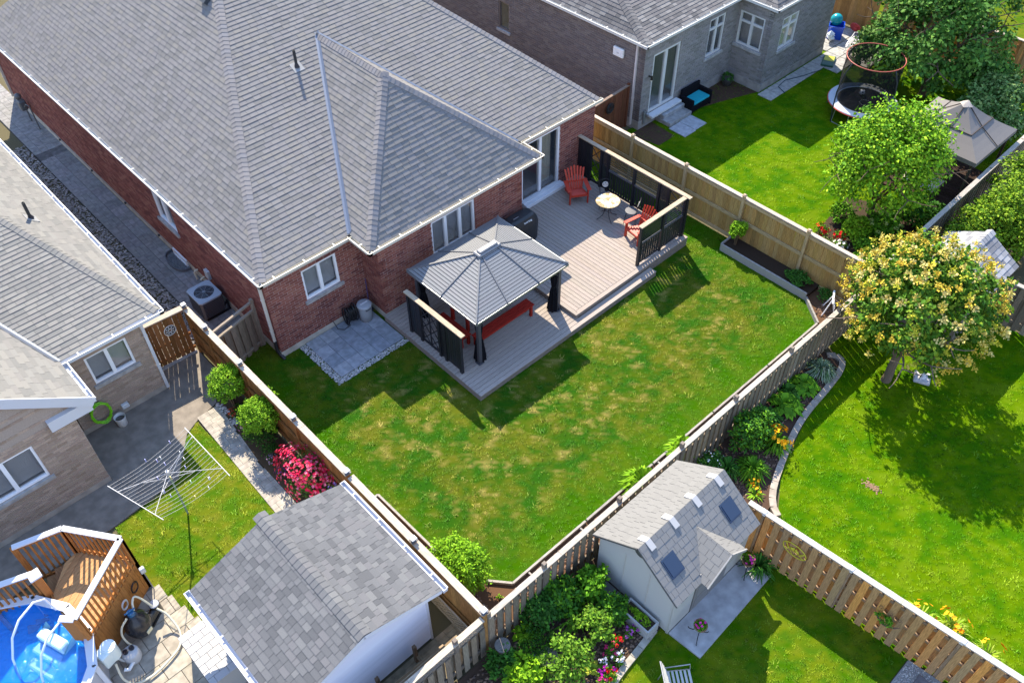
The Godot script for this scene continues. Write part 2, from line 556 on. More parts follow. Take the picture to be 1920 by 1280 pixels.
# window in a wall: o lower left corner on the wall face, u along, leaves = widths share; blind: 0 none, 1 slats
func window(par: Node3D, o: Vector3, u: Vector3, w: float, h: float, leaves: int, frame: Color, sill: Color, blind := 1, fw := 0.06, trans := 0.0, room := 1.8, called := "window", flush := 0.0) -> Node3D:
	var n = u.cross(UPV).normalized()
	var wn = Node3D.new()
	wn.name = called
	par.add_child(wn, true)
	var g = G.new()
	g.col = frame
	var z = -0.05 + flush
	var b = func(u0, u1, v0, v1, d0, d1):
		g.obox(o + u * (u0 + u1) / 2 + UPV * (v0 + v1) / 2 + n * (d0 + d1) / 2, u * (u1 - u0) / 2, UPV * (v1 - v0) / 2, n * (d1 - d0) / 2)
	b.call(0.0, w, 0.0, fw, z - 0.06, z + 0.03); b.call(0.0, w, h - fw, h, z - 0.06, z + 0.03)
	b.call(0.0, fw, fw, h - fw, z - 0.06, z + 0.03); b.call(w - fw, w, fw, h - fw, z - 0.06, z + 0.03)
	for i in range(1, leaves): b.call(w * i / leaves - fw * 0.8, w * i / leaves + fw * 0.8, fw, h - fw, z - 0.06, z + 0.025)
	if trans > 0: b.call(fw, w - fw, trans - fw * 0.6, trans + fw * 0.6, z - 0.06, z + 0.022)
	part(wn, "frame", g, M.paint)
	for i in leaves:
		for k in (2 if trans > 0 else 1):
			var p = G.new()
			var a: float = w * i / leaves + fw * 0.7; var e: float = w * (i + 1) / leaves - fw * 0.7
			var v0: float = fw * 0.9 if k == 0 else trans + fw * 0.5
			var v1: float = (trans - fw * 0.5 if trans > 0 else h - fw * 0.9) if k == 0 else h - fw * 0.9
			p.obox(o + u * (a + e) / 2 + UPV * (v0 + v1) / 2 + n * (z - 0.02), u * (e - a) / 2, UPV * (v1 - v0) / 2, n * 0.004)
			part(wn, "pane", p, M.glass)
	if blind > 0:
		var bl = G.new()
		bl.col = Color(0.78, 0.79, 0.8)
		var y = 0.1
		while y < h - 0.05:
			var cc = o + u * w / 2 + UPV * y + n * (z - 0.13)
			bl.obox(cc, u * (w / 2 - fw), (UPV * 0.9 + n * 0.45).normalized() * 0.021, ((UPV * -0.45 + n * 0.9).normalized()) * 0.001)
			y += 0.04
		part(wn, "blind", bl, M.paint)
	# the room behind: floor, ceiling and walls
	var bk = G.new()
	bk.col = Color(0.46, 0.43, 0.38)
	var dp: float = room
	var c0 = o + u * w / 2 + UPV * h / 2 - n * 0.24
	var hw: float = w / 2 + 0.25
	var hh: float = h / 2 + 0.12
	if dp < 1.0: hw = w / 2 + 0.02; hh = h / 2 + 0.02
	bk.obox(c0 - n * dp, u * hw, UPV * hh, n * 0.02)
	bk.obox(c0 - n * dp / 2 - u * hw, u * 0.02, UPV * hh, n * dp / 2); bk.obox(c0 - n * dp / 2 + u * hw, u * 0.02, UPV * hh, n * dp / 2)
	bk.obox(c0 - n * dp / 2 - UPV * hh, u * hw, UPV * 0.02, n * dp / 2); bk.obox(c0 - n * dp / 2 + UPV * hh, u * hw, UPV * 0.02, n * dp / 2)
	part(wn, "room", bk, M.plain)
	if sill.a > 0.5:
		var s = G.new()
		s.col = sill
		s.obox(o + u * w / 2 - UPV * 0.06 + n * (-0.02 + flush), u * (w / 2 + 0.08), UPV * 0.055, n * 0.09)
		part(wn, "sill", s, M.stone)
	return wn

# ---------- fences ----------
# straight board fence; side = +1 boards in front of rails as seen from the left of p->q. style: solid, gapped (board on board)
func fence(called: String, label: String, p: Vector3, q: Vector3, o: Dictionary) -> Node3D:
	var t = thing(called, label, "fence", p, 0.0, "" if not o.has("group") else o.group)
	var d = (q - p)
	var len = d.length()
	d = d.normalized()
	var n = d.cross(UPV)
	var alongx: bool = abs(d.x) > abs(d.z)
	var mh: Material = M.wood_x if alongx else M.wood_z
	var h: float = o.h
	var bw: float = o.get("bw", 0.14)
	var gap: float = o.get("gap", 0.004)
	var bh: float = o.get("board_top", h)
	var cols: Array = o.cols
	var meshes = []
	for i in 12:
		var g = G.new()
		g.col = jit(cols[i % cols.size()], 0.2)
		g.obox(V(0, bh / 2 + 0.02, 0), d * bw / 2, UPV * (bh / 2 - 0.02), n * 0.011)
		meshes.append(g.mesh())
	var x = bw / 2
	var k = 0
	var offs: Array = o.get("offs", [0.03])
	while x < len - bw / 2 + 0.01:
		inst(t, "board", meshes[rng.randi() % 12], M.wood_y, Transform3D(Basis(n, rng.randfn() * 0.003), d * x + n * (offs[k % offs.size()] + rng.randf_range(-0.003, 0.003)) + UPV * rng.randf_range(-0.012, 0.008)))
		x += bw + gap
		k += 1
	for y in o.rails:
		var g = G.new()
		g.col = jit(o.rail_col, 0.05)
		g.beam(UPV * y + n * o.get("rail_off", 0.0), d * len + UPV * y + n * o.get("rail_off", 0.0), o.get("rail_w", 0.04), o.get("rail_h", 0.09))
		part(t, "rail", g, mh)
	if o.has("cap"):
		var n0 = int(ceil(len / 2.4))
		for i in n0:
			var g = G.new()
			g.col = jit(o.cap, 0.08)
			g.beam(d * (len * i / n0 + 0.004) + UPV * (h + 0.02) + n * o.get("cap_off", 0.0), d * (len * (i + 1) / n0 - 0.004) + UPV * (h + 0.02) + n * o.get("cap_off", 0.0), o.get("cap_w", 0.15), 0.036)
			part(t, "cap_board", g, mh)
	for s in o.posts:
		var c: Vector3 = d * s + n * o.get("post_off", 0.0)
		var g = G.new()
		g.col = jit(o.get("post_col", o.rail_col), 0.06)
		var ph: float = o.get("post_h", h + 0.1)
		g.bev(c + V(-0.048, 0, -0.048), c + V(0.048, ph, 0.048), 0.006)
		var po = part(t, "post", g, M.wood_y)
		var kd: String = o.get("post_cap", "")
		if kd:
			var e = G.new()
			if kd == "lantern":
				e.col = Color(0.1, 0.1, 0.11)
				e.bev(c + V(-0.075, ph, -0.075), c + V(0.075, ph + 0.025, 0.075), 0.008)
				e.lathe(c + UPV * (ph + 0.025), [Vector2(0.06, 0), Vector2(0.055, 0.06)], 8)
				e.col = Color(0.45, 0.45, 0.46)
				e.bev(c + V(-0.07, ph + 0.085, -0.07), c + V(0.07, ph + 0.11, 0.07), 0.01)
				e.col = Color(0.75, 0.75, 0.74)
				e.bev(c + V(-0.035, ph + 0.11, -0.035), c + V(0.035, ph + 0.125, 0.035), 0.006)
			elif kd == "block":
				e.col = o.get("cap_col", o.rail_col)
				e.bev(c + V(-0.065, ph, -0.065), c + V(0.065, ph + 0.03, 0.065), 0.01)
				e.bev(c + V(-0.045, ph + 0.03, -0.045), c + V(0.045, ph + 0.055, 0.045), 0.012)
			else:
				e.col = Color(0.75, 0.77, 0.8)
				e.bev(c + V(-0.06, ph - 0.09, -0.06), c + V(0.06, ph + 0.02, 0.06), 0.008)
			part(po, "post_cap", e, M.paint)
	return t

func lattice(g: G, o: Vector3, u: Vector3, w: float, h: float, n: Vector3, step := 0.07, sw := 0.025) -> void:
	# crossed diagonal laths in the rectangle w x h
	for s in [-1.0, 1.0]:
		var k = -h
		while k < w:
			var a = Vector2(k, 0) if s > 0 else Vector2(k + h, 0)
			var b = Vector2(k + h, h) if s > 0 else Vector2(k, h)
			# clip to 0..w
			var f0 = 0.0; var f1 = 1.0
			var dx = b.x - a.x
			for e in [[0.0, 1.0], [w, -1.0]]:
				var da: float = (a.x - e[0]) * e[1]; var db: float = (b.x - e[0]) * e[1]
				if da < 0 and db < 0: f1 = -1.0
				elif da < 0: f0 = max(f0, da / (da - db))
				elif db < 0: f1 = min(f1, da / (da - db))
			if f1 - f0 > 0.02:
				var p = a.lerp(b, f0); var q = a.lerp(b, f1)
				g.beam(o + u * p.x + UPV * p.y + n * 0.004 * s, o + u * q.x + UPV * q.y + n * 0.004 * s, sw, 0.007, n)
			k += step

# ---------- plants ----------
# crown of leaves: clumps of leaves inside an ellipsoid
func foliage(g: G, o: Vector3, r: Vector3, count: int, size: float, cols: Array, clumps := 30, cr := 0.3, droop := 0.2, shell := 0.55, flat := 0.5) -> void:
	var cs = []
	for i in clumps:
		var d = V(rng.randfn(), rng.randfn(), rng.randfn()).normalized()
		if d.y < -0.55: d.y = -d.y
		cs.append([d * lerpf(shell, 1.0, sqrt(rng.randf())) * (1.0 - cr * 0.6) * rng.randf_range(0.86, 1.12), cr * rng.randf_range(0.55, 1.35)])
	for i in count:
		var cl: Array = cs[rng.randi() % clumps]
		var c: Vector3 = cl[0]
		var e = V(rng.randfn(), rng.randfn(), rng.randfn()).normalized() * pow(rng.randf(), 0.5) * cl[1]
		var q = c + e
		if q.length() > 1.2: q = q.normalized() * rng.randf_range(0.85, 1.2)
		var p = o + q * r
		var out = (q + e * 1.5).normalized()
		var up = (out * (1.0 - flat) + UPV * flat + V(rng.randfn(), rng.randfn(), rng.randfn()) * 0.4).normalized()
		var d = V(rng.randfn(), rng.randfn() - droop, rng.randfn())
		d = (d - up * d.dot(up) * 0.8 + out * 0.5).normalized()
		g.col = jit(cols[rng.randi() % cols.size()], 0.22)
		var s = size * rng.randf_range(0.65, 1.25)
		g.leaf(p, d, up, s, s * 0.3)

func bush(called: String, label: String, o: Vector3, r: Vector3, count: int, size: float, cols: Array, group := "", trunk := 0.0, clumps := 34, cr := 0.3, cat := "shrub") -> Node3D:
	var t = thing(called, label, cat, o, 0.0, group)
	var s = G.new()
	s.col = Color(0.16, 0.11, 0.07)
	for i in 5:
		var a = TAU * i / 5 + rng.randf()
		var e = V(cos(a) * r.x * 0.5, trunk + r.y * rng.randf_range(0.8, 1.3), sin(a) * r.z * 0.5)
		s.tube([V(cos(a) * 0.03, -0.02, sin(a) * 0.03), e * V(0.4, 0.5, 0.4), e], 0.02 if trunk < 0.2 else 0.028, 5, 0.006)
	part(t, "stem", s, M.wood_y)
	var g = G.new()
	foliage(g, V(0, trunk + r.y, 0), r, count, size, cols, clumps, cr)
	part(t, "foliage", g, M.leaf)
	return t

# rosette of broad arching leaves (hosta, daylily, fern)
func rosette(called: String, label: String, o: Vector3, n: int, l: float, w: float, h: float, cols: Array, cat := "plant", group := "") -> Node3D:
	var t = thing(called, label, cat, o, rng.randf() * TAU, group)
	var g = G.new()
	for i in n:
		var a = rng.randf() * TAU
		var f = rng.randf()
		var d = V(cos(a), 0, sin(a))
		var ll = l * lerpf(0.45, 1.0, f)
		g.col = jit(cols[rng.randi() % cols.size()], 0.2)
		var p0 = d * 0.02 * f
		var rise = h * lerpf(1.0, 0.35, f) * rng.randf_range(0.7, 1.2)
		var s = d.cross(UPV)
		var pts = [p0, p0 + d * ll * 0.35 + UPV * rise * 0.8, p0 + d * ll * 0.7 + UPV * rise, p0 + d * ll + UPV * rise * 0.55]
		var ws = [w * 0.25, w * 0.8, w, 0.004]
		for k in 3:
			g.quad(pts[k] - s * ws[k], pts[k + 1] - s * ws[k + 1], pts[k + 1] + s * ws[k + 1], pts[k] + s * ws[k])
	part(t, "foliage", g, M.leaf)
	return t

func flower_heads(g: G, o: Vector3, r: Vector3, count: int, size: float, cols: Array, top := -0.2) -> void:
	for i in count:
		var d = V(rng.randfn(), rng.randfn(), rng.randfn()).normalized()
		if d.y < top: d.y = -d.y
		if count > 100 and nz.get_noise_3d(d.x * 160.0 * r.x, d.y * 160.0 * r.y, d.z * 160.0 * r.z) < -0.12: continue
		var p = o + d * r * rng.randf_range(0.8, 1.12)
		g.col = jit(cols[rng.randi() % cols.size()], 0.18)
		var x = d.cross(UPV if abs(d.y) < 0.9 else V(1, 0, 0)).normalized()
		var y = d.cross(x)
		for k in 5:
			var a = TAU * k / 5 + i
			var e = x * cos(a) + y * sin(a)
			g.leaf(p, (e + d * 0.5).normalized(), d, size * rng.randf_range(0.7, 1.1), size * 0.38)

func flowers(par: Node3D, o: Vector3, r: Vector3, count: int, size: float, cols: Array, top := -0.2) -> void:
	var g = G.new()
	flower_heads(g, o, r, count, size, cols, top)
	part(par, "blossom", g, M.petal)

func limb(g: G, p: Vector3, d: Vector3, len: float, r: float, depth: int, tips: Array) -> void:
	var pts = [p]
	var q = p
	var dd = d
	for i in 4:
		dd = (dd + V(rng.randfn(), rng.randfn() * 0.5 + 0.15, rng.randfn()) * 0.14).normalized()
		q += dd * len / 4
		pts.append(q)
	g.tube(pts, r, 7 if depth > 1 else 5, r * 0.55)
	if depth == 0:
		tips.append(q)
		return
	var n = 3 if depth > 1 else 3
	for i in n:
		var a = TAU * i / n + rng.randf() * 1.2
		var x = dd.cross(V(0.3, 0.1, 1)).normalized()
		var y = dd.cross(x)
		limb(g, pts[3 if i == 0 else 4], (dd * 0.75 + (x * cos(a) + y * sin(a)) * 0.75).normalized(), len * rng.randf_range(0.6, 0.8), r * 0.55, depth - 1, tips)

func tree(called: String, label: String, o: Vector3, trunk_h: float, trunk_r: float, ctr: Vector3, r: Vector3, count: int, size: float, cols: Array, clumps := 60, cr := 0.26, group := "", bark := Color(0.14, 0.1, 0.07)) -> Node3D:
	var t = thing(called, label, "tree", o, 0.0, group)
	var g = G.new()
	g.col = bark
	g.tube([V(0, -0.05, 0), V(0.02, 0.1, 0.01), V(0.03, trunk_h * 0.5, 0), V(0.0, trunk_h, 0.02)], trunk_r * 1.15, 9, trunk_r * 0.8)
	part(t, "trunk", g, M.wood_y)
	var b = G.new()
	b.col = bark
	var tips = []
	for i in 5:
		var a = TAU * i / 5 + rng.randf()
		limb(b, V(0, trunk_h * rng.randf_range(0.8, 1.0), 0), V(cos(a) * 0.7, 1.0, sin(a) * 0.7).normalized(), r.y * 0.75, trunk_r * 0.5, 2, tips)
	part(t, "limbs", b, M.wood_y)
	var f = G.new()
	foliage(f, ctr, r, count, size, cols, clumps, cr)
	part(t, "crown", f, M.leaf)
	return t

# ---------- lawns ----------
var tuft: ArrayMesh

func lawn_col(x: float, z: float, kind: int) -> Color:
	var a = nz.get_noise_2d(x * 60.0, z * 60.0) * 0.5 + 0.5
	var b = nz.get_noise_2d(x * 190.0 + 300.0, z * 190.0) * 0.5 + 0.5
	var c = nz.get_noise_2d(x * 110.0 - 700.0, z * 110.0 + 90.0) * 0.5 + 0.5
	var col: Color
	var f = nz.get_noise_2d(x * 1100.0 + 50.0, z * 1100.0) * 0.5 + 0.5
	if kind == 0:
		col = Color(0.034, 0.14, 0.006).lerp(Color(0.16, 0.185, 0.016), smoothstep(0.34, 0.68, a * 0.42 + b * 0.36 + f * 0.22))
		var dry = smoothstep(0.55, 0.68, c * 0.32 + b * 0.28 + f * 0.4)
		dry *= smoothstep(0.3, 2.4, min(min(x + 1.6, 13.6 - x), 10.2 - z)) * smoothstep(0.0, 1.5, z + x * 0.2)
		col = col.lerp(Color(0.42, 0.34, 0.1), dry * 0.68)
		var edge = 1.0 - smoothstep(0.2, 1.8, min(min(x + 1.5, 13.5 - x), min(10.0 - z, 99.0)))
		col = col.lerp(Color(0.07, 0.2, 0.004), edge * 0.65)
	elif kind == 1:
		col = Color(0.06, 0.2, 0.003).lerp(Color(0.18, 0.3, 0.006), smoothstep(0.34, 0.66, a * 0.4 + b * 0.35 + f * 0.25))
	elif kind == 2:
		col = Color(0.065, 0.19, 0.005).lerp(Color(0.2, 0.26, 0.012), smoothstep(0.34, 0.66, a * 0.35 + b * 0.4 + f * 0.25))
	else:
		col = Color(0.08, 0.2, 0.006).lerp(Color(0.22, 0.25, 0.018), smoothstep(0.34, 0.66, a * 0.35 + b * 0.4 + f * 0.25))
	return col

func lawn(label: String, poly: PackedVector2Array, kind: int, dens: float, y: float, skip: Array = [], hgt := 0.04) -> void:
	var lo = poly[0]; var hi = poly[0]
	for p in poly: lo = lo.min(p); hi = hi.max(p)
	var g = G.new()
	var st = 0.11
	var x = lo.x
	while x < hi.x:
		var z = lo.y
		while z < hi.y:
			var cell = PackedVector2Array([Vector2(x, z), Vector2(x + st, z), Vector2(x + st, z + st), Vector2(x, z + st)])
			var inside = 0
			for q in cell:
				if Geometry2D.is_point_in_polygon(q, poly): inside += 1
			var list = []
			if inside == 4: list = [cell]
			elif inside > 0: list = Geometry2D.intersect_polygons(cell, poly)
			for q in list:
				if q.size() < 3: continue
				var k = g.v.size()
				for e in q:
					g.v.append(V(e.x, y, e.y)); g.n.append(UPV)
					var lc = lawn_col(e.x, e.y, kind)
					g.c.append(Color(lc.r * 0.7, lc.g * 0.7, lc.b * 0.7))
				for i in range(1, q.size() - 1): g.t.append_array(PackedInt32Array([k, k + i, k + i + 1]))
			z += st
		x += st
	struct("lawn", g, M.turf)
	var xs: Array[Transform3D] = []
	var cs: Array[Color] = []
	var n = int((hi.x - lo.x) * (hi.y - lo.y) * dens)
	for i in n:
		var p = Vector2(rng.randf_range(lo.x, hi.x), rng.randf_range(lo.y, hi.y))
		if not Geometry2D.is_point_in_polygon(p, poly): continue
		var bad = false
		for s in skip:
			if s.has_point(p): bad = true
		if bad: continue
		var s = rng.randf_range(0.7, 1.3)
		var b = Basis(UPV, rng.randf() * TAU).scaled(V(s, s * hgt / 0.04 * (1.0 + 0.5 * nz.get_noise_2d(p.x * 40, p.y * 40)), s))
		var lc2 = jit(lawn_col(p.x, p.y, kind), 0.38)
		if rng.randf() < 0.05 and nz.get_noise_2d(p.x * 90.0, p.y * 90.0 + 400.0) > 0.05:
			b = b.scaled(V(1.7, 1.5, 1.7)); lc2 = Color(lc2.r * 1.15 + 0.03, lc2.g * 1.2, lc2.b + 0.015)
		xs.append(Transform3D(b, V(p.x, y - 0.003, p.y)))
		cs.append(lc2)
	var mm = MultiMesh.new()
	mm.transform_format = MultiMesh.TRANSFORM_3D
	mm.use_colors = true
	mm.mesh = tuft
	mm.instance_count = xs.size()
	for i in xs.size():
		mm.set_instance_transform(i, xs[i]); mm.set_instance_color(i, cs[i])
	var mi = MultiMeshInstance3D.new()
	mi.name = numbered("grass")
	mi.multimesh = mm
	mi.material_override = M.blade
	add_child(mi)
	tag(mi, label, "grass")
	mi.set_meta("kind", "stuff")

func make_tuft() -> void:
	var g = G.new()
	for i in 7:
		var a = TAU * i / 7 + rng.randf()
		var p = V(rng.randf_range(-0.035, 0.035), 0, rng.randf_range(-0.035, 0.035))
		var d = V(cos(a), 0, sin(a))
		var s = d.cross(UPV) * 0.0055
		var e = p + d * rng.randf_range(0.012, 0.04) + UPV * rng.randf_range(0.025, 0.045)
		var k = g.v.size()
		var nn = (UPV + d * 0.3).normalized()
		g.pt(p - s, nn); g.pt(p + s, nn); g.pt(e, nn)
		g.t.append_array(PackedInt32Array([k, k + 2, k + 1]))
	tuft = g.mesh()

func gravel(called: String, label: String, rects: Array, n: int, lo: float, hi: float, cols: Array, y := 0.02) -> void:
	# loose stones spread over rectangles [x0, z0, x1, z1]
	var g = G.new()
	var total = 0.0
	for r in rects: total += (r[2] - r[0]) * (r[3] - r[1])
	for r in rects:
		var k = int(n * (r[2] - r[0]) * (r[3] - r[1]) / total)
		for i in k:
			var s = rng.randf_range(lo, hi)
			g.col = jit(cols[rng.randi() % cols.size()], 0.2)
			g.rock(V(rng.randf_range(r[0], r[2]), y + s * 0.3, rng.randf_range(r[1], r[3])), V(s, s * 0.6, s * rng.randf_range(0.6, 1.0)), rng)
	tag(struct(called, g, M.plain, "stuff"), label, "stones")

# ---------- houses ----------
var NOSILL = Color(0, 0, 0, 0)

func pipe_vent(par: Node3D, p: Vector3, n: Vector3, h: float, r := 0.045) -> void:
	var g = G.new()
	g.col = Color(0.02, 0.025, 0.03)
	g.cyl(p - UPV * 0.1, p + UPV * h, r, r, 10, false)
	g.lathe(p + UPV * (h - 0.005), [Vector2(r, 0), Vector2(r, 0.01), Vector2(r * 0.7, 0.01), Vector2(r * 0.7, -0.1)], 10)
	var v = part(par, "vent_pipe", g, M.paint)
	var f = G.new()
	f.col = Color(0.27, 0.27, 0.265)
	var u = n.cross(V(0, 0, 1)) if abs(n.x) > 0.3 else V(1, 0, 0)
	u = (u - n * u.dot(n)).normalized()
	f.obox(p + n * 0.022, u * 0.17, n * 0.006, u.cross(n).normalized() * 0.17)
	f.col = Color(0.03, 0.03, 0.04)
	f.cyl(p + n * 0.02, p + UPV * 0.12, r * 1.9, r * 1.1, 10, false)
	part(v, "flashing", f, M.paint)

func valley(roof: Node3D, p: Vector3, q: Vector3, a: Vector3, b: Vector3, w: float, col: Color) -> void:
	# metal trough; a and b run up the two slopes away from the valley
	var g = G.new()
	g.col = col
	var n = UPV * 0.03
	g.quad(p + n, p + a * w + n, q + a * w + n, q + n)
	g.quad(p + b * w + n, p + n, q + n, q + b * w + n)
	part(roof, "valley_flashing", g, M.metal)

func spout(par: Node3D, p: Vector3, bot: float, col: Color, dark_to := 0.0) -> void:
	var g = G.new()
	g.col = col
	g.box(V(p.x - 0.04, bot, p.z - 0.03), V(p.x + 0.04, p.y, p.z + 0.03))
	for y in [p.y * 0.35, p.y * 0.75]: g.box(V(p.x - 0.05, y, p.z - 0.036), V(p.x + 0.05, y + 0.03, p.z + 0.036))
	var s = part(par, "downspout", g, M.paint)
	if dark_to > 0:
		var d = G.new()
		d.col = Color(0.02, 0.022, 0.025)
		d.tube([V(p.x, bot + 0.02, p.z), V(p.x, 0.25, p.z), V(p.x + 0.03, 0.1, p.z + 0.1), V(p.x + 0.06, 0.0, p.z + 0.22)], 0.055, 8)
		part(s, "drain_pipe", d, M.paint)

func red_house() -> void:
	var t = thing("brick_house", "long red brick bungalow with grey shingled hip roof and wooden deck behind", "house")
	var E = 3.05
	var wall = Node3D.new(); wall.name = "wall"; t.add_child(wall)
	var reds = [Color(0.287, 0.106, 0.078), Color(0.342, 0.132, 0.098), Color(0.244, 0.087, 0.068), Color(0.183, 0.066, 0.057), Color(0.311, 0.116, 0.085), Color(0.366, 0.158, 0.116), Color(0.268, 0.095, 0.071), Color(0.305, 0.112, 0.081)]
	var bs = brick_set(reds)
	var mor = Color(0.5, 0.37, 0.33)
	var back = G.new()
	var X = V(1, 0, 0); var Z = V(0, 0, 1)
	brick_wall(wall, bs, V(0, 0, 0), X, 3.18, 0.22, 2.92, [[1.17, 2.33, 1.53, 2.62]], mor, back)
	brick_wall(wall, bs, V(3.18, 0, 0), Z, 0.84, 0.22, 2.92, [], mor, back)
	brick_wall(wall, bs, V(3.18, 0, 0.84), X, 5.67, 0.22, 2.92, [[1.97, 3.67, 1.3, 2.6]], mor, back)
	brick_wall(wall, bs, V(8.85, 0, 0.84), -Z, 0.84, 0.22, 2.92, [], mor, back)
	brick_wall(wall, bs, V(8.85, 0, 0), X, 4.25, 0.22, 2.92, [[0.8, 2.57, 0.4, 2.72]], mor, back)
	brick_wall(wall, bs, V(0, 0, -19.6), Z, 19.6, 0.3, 2.92, [[13.05, 14.25, 1.45, 2.5]], mor, back)
	back.box(V(12.9, 0.2, -19.6), V(13.1, 2.92, -0.3)); back.box(V(0.2, 0.2, -19.6), V(12.9, 2.92, -19.4))
	part(wall, "mortar", back, M.brick)
	many(wall, "brick", bs.list, bs.shapes, M.brick, bs.extra)
	var f = G.new()
	f.col = Color(0.5, 0.46, 0.38)
	f.box(V(-0.012, -0.1, -19.61), V(0.3, 0.3, -0.3)); f.box(V(-0.013, -0.1, -0.3), V(3.19, 0.22, 0.012)); f.box(V(3.168, -0.1, 0.012), V(8.862, 0.22, 0.852)); f.box(V(8.862, -0.1, -0.3), V(13.11, 0.22, 0.012))
	part(t, "foundation", f, M.concrete)
	var so = G.new()
	so.col = Color(0.7, 0.67, 0.58)
	so.slab(PackedVector2Array([Vector2(-0.05, -19.68), Vector2(13.13, -19.68), Vector2(13.13, 0.07), Vector2(9.38, 0.07), Vector2(9.38, 1.03), Vector2(2.87, 1.03), Vector2(2.87, 0.07), Vector2(-0.05, 0.07)]), 2.92, 2.95)
	part(t, "soffit", so, M.paint)
	# roof
	var roof = Node3D.new(); roof.name = "roof"; t.add_child(roof)
	var gr = [Color(0.229, 0.220, 0.211), Color(0.255, 0.246, 0.237), Color(0.271, 0.261, 0.252), Color(0.247, 0.239, 0.231), Color(0.278, 0.266, 0.253), Color(0.263, 0.252, 0.237), Color(0.267, 0.258, 0.250), Color(0.276, 0.259, 0.236), Color(0.251, 0.243, 0.236)]
	var d = shingle_set(gr, 0.15, [0.24, 0.28, 0.32])
	var A = V(6.54, 9.0, -11.8); var B = V(6.54, 9.0, -13.1)
	var P = V(6.125, 5.83, -2.1); var R = V(6.125, 5.83, -5.47)
	var c0 = V(-0.07, E, 0.09); var c1 = V(13.15, E, 0.09)
	shingles(d, [V(-0.07, E, -19.7), c0, A, B], 0.3)
	shingles(d, [c0, V(2.85, E, 0.09), R, V(9.4, E, 0.09), c1, A], 0.15)
	shingles(d, [V(2.85, E, 0.09), V(2.85, E, 1.05), P, R], 0.3)
	shingles(d, [V(2.85, E, 1.05), V(9.4, E, 1.05), P], 0.1)
	shingles(d, [V(9.4, E, 1.05), V(9.4, E, 0.09), R, P])
	d.back.col = gr[3]
	d.back.tri(c1, V(13.15, E, -19.7), B); d.back.tri(c1, B, A); d.back.tri(V(13.15, E, -19.7), V(-0.07, E, -19.7), B)
	shingle_done(roof, d)
	var dl = V(-1, -0.9, 0).normalized(); var dr = V(0, -0.5, 1).normalized(); var dR = V(1, -0.9, 0).normalized(); var df = V(0, -0.88, 1).normalized()
	var cg = [Color(0.281, 0.265, 0.261), Color(0.257, 0.246, 0.242), Color(0.304, 0.285, 0.277), Color(0.273, 0.265, 0.273)]
	caps(roof, c0, c0.lerp(A, 0.75), dl, dr, cg); caps(roof, c1, c1.lerp(A, 0.75), dr, dR, cg)
	var e0 = V(2.85, E, 1.05); var e1 = V(9.4, E, 1.05)
	caps(roof, e0, P, dl, df, cg); caps(roof, e1, P, df, dR, cg); caps(roof, P, R, dl, dR, cg)
	valley(roof, V(2.85, E, 0.09), R, V(1, 0.85, 0).normalized(), V(-0.5, 0.12, -0.3).normalized() * 0.6, 0.11, Color(0.2, 0.225, 0.27))
	valley(roof, V(9.4, E, 0.09), R, V(0.5, 0.12, -0.3).normalized() * 0.6, V(-1, 0.85, 0).normalized(), 0.11, Color(0.2, 0.225, 0.27))
	pipe_vent(roof, V(4.85, 5.47, -4.75), V(0, 0.894, 0.447), 0.55)
	pipe_vent(roof, V(12.9, 3.3, -9.5), V(0.67, 0.74, 0), 2.2, 0.06)
	var rv = G.new()
	rv.col = Color(0.05, 0.055, 0.065)
	rv.beam(V(4.0, 6.78, -8.1), V(4.0, 6.78, -7.8), 0.3, 0.2, V(-0.67, 0.74, 0))
	part(roof, "roof_vent", rv, M.paint)
	var cream = Color(0.58, 0.54, 0.45)
	gutter(t, V(-0.07, E, -19.7), V(-0.07, E, 0.2), V(-1, 0, 0), Color(0.56, 0.56, 0.55))
	gutter(t, V(-0.18, E, 0.09), V(2.75, E, 0.09), Z, cream)
	gutter(t, V(2.85, E, 0.2), V(2.85, E, 1.16), V(-1, 0, 0), cream); gutter(t, V(2.74, E, 1.05), V(9.5, E, 1.05), Z, cream)
	gutter(t, V(9.4, E, 1.16), V(9.4, E, 0.2), X, cream); gutter(t, V(9.5, E, 0.09), V(13.25, E, 0.09), Z, cream)
	spout(t, V(-0.06, 3.0, -0.12), 0.62, Color(0.6, 0.57, 0.5), 0.6)
	spout(t, V(-0.06, 3.0, -19.4), 0.2, Color(0.55, 0.52, 0.46))
	# openings
	var white = Color(0.82, 0.83, 0.84)
	var sil = Color(0.4, 0.38, 0.36)
	window(t, V(1.17, 1.53, 0), X, 1.16, 1.09, 2, white, sil)
	window(t, V(5.15, 1.3, 0.84), X, 1.7, 1.3, 3, white, sil)
	window(t, V(0, 1.45, -6.55), Z, 1.2, 1.05, 2, white, sil, 0)
	# patio door with the room behind it
	var door = window(t, V(9.65, 0.4, 0), X, 1.77, 2.32, 2, white, NOSILL, 0, 0.07, 0.0, 1.8, "patio_door")
	door.get_node("room").free()
	var rm = G.new()
	rm.col = Color(0.3, 0.25, 0.2)
	rm.box(V(8.9, 0.3, -4.0), V(12.85, 0.38, -0.23))
	rm.col = Color(0.4, 0.37, 0.33)
	rm.box(V(8.9, 0.38, -4.1), V(12.85, 2.9, -4.0)); rm.box(V(8.85, 0.38, -4.0), V(8.9, 2.9, -0.23)); rm.box(V(12.85, 0.38, -4.0), V(12.89, 2.9, -0.23)); rm.box(V(8.9, 2.86, -4.0), V(12.85, 2.9, -0.23))
	part(t, "room", rm, M.plain)
	var cu = G.new()
	cu.col = Color(0.6, 0.58, 0.45)
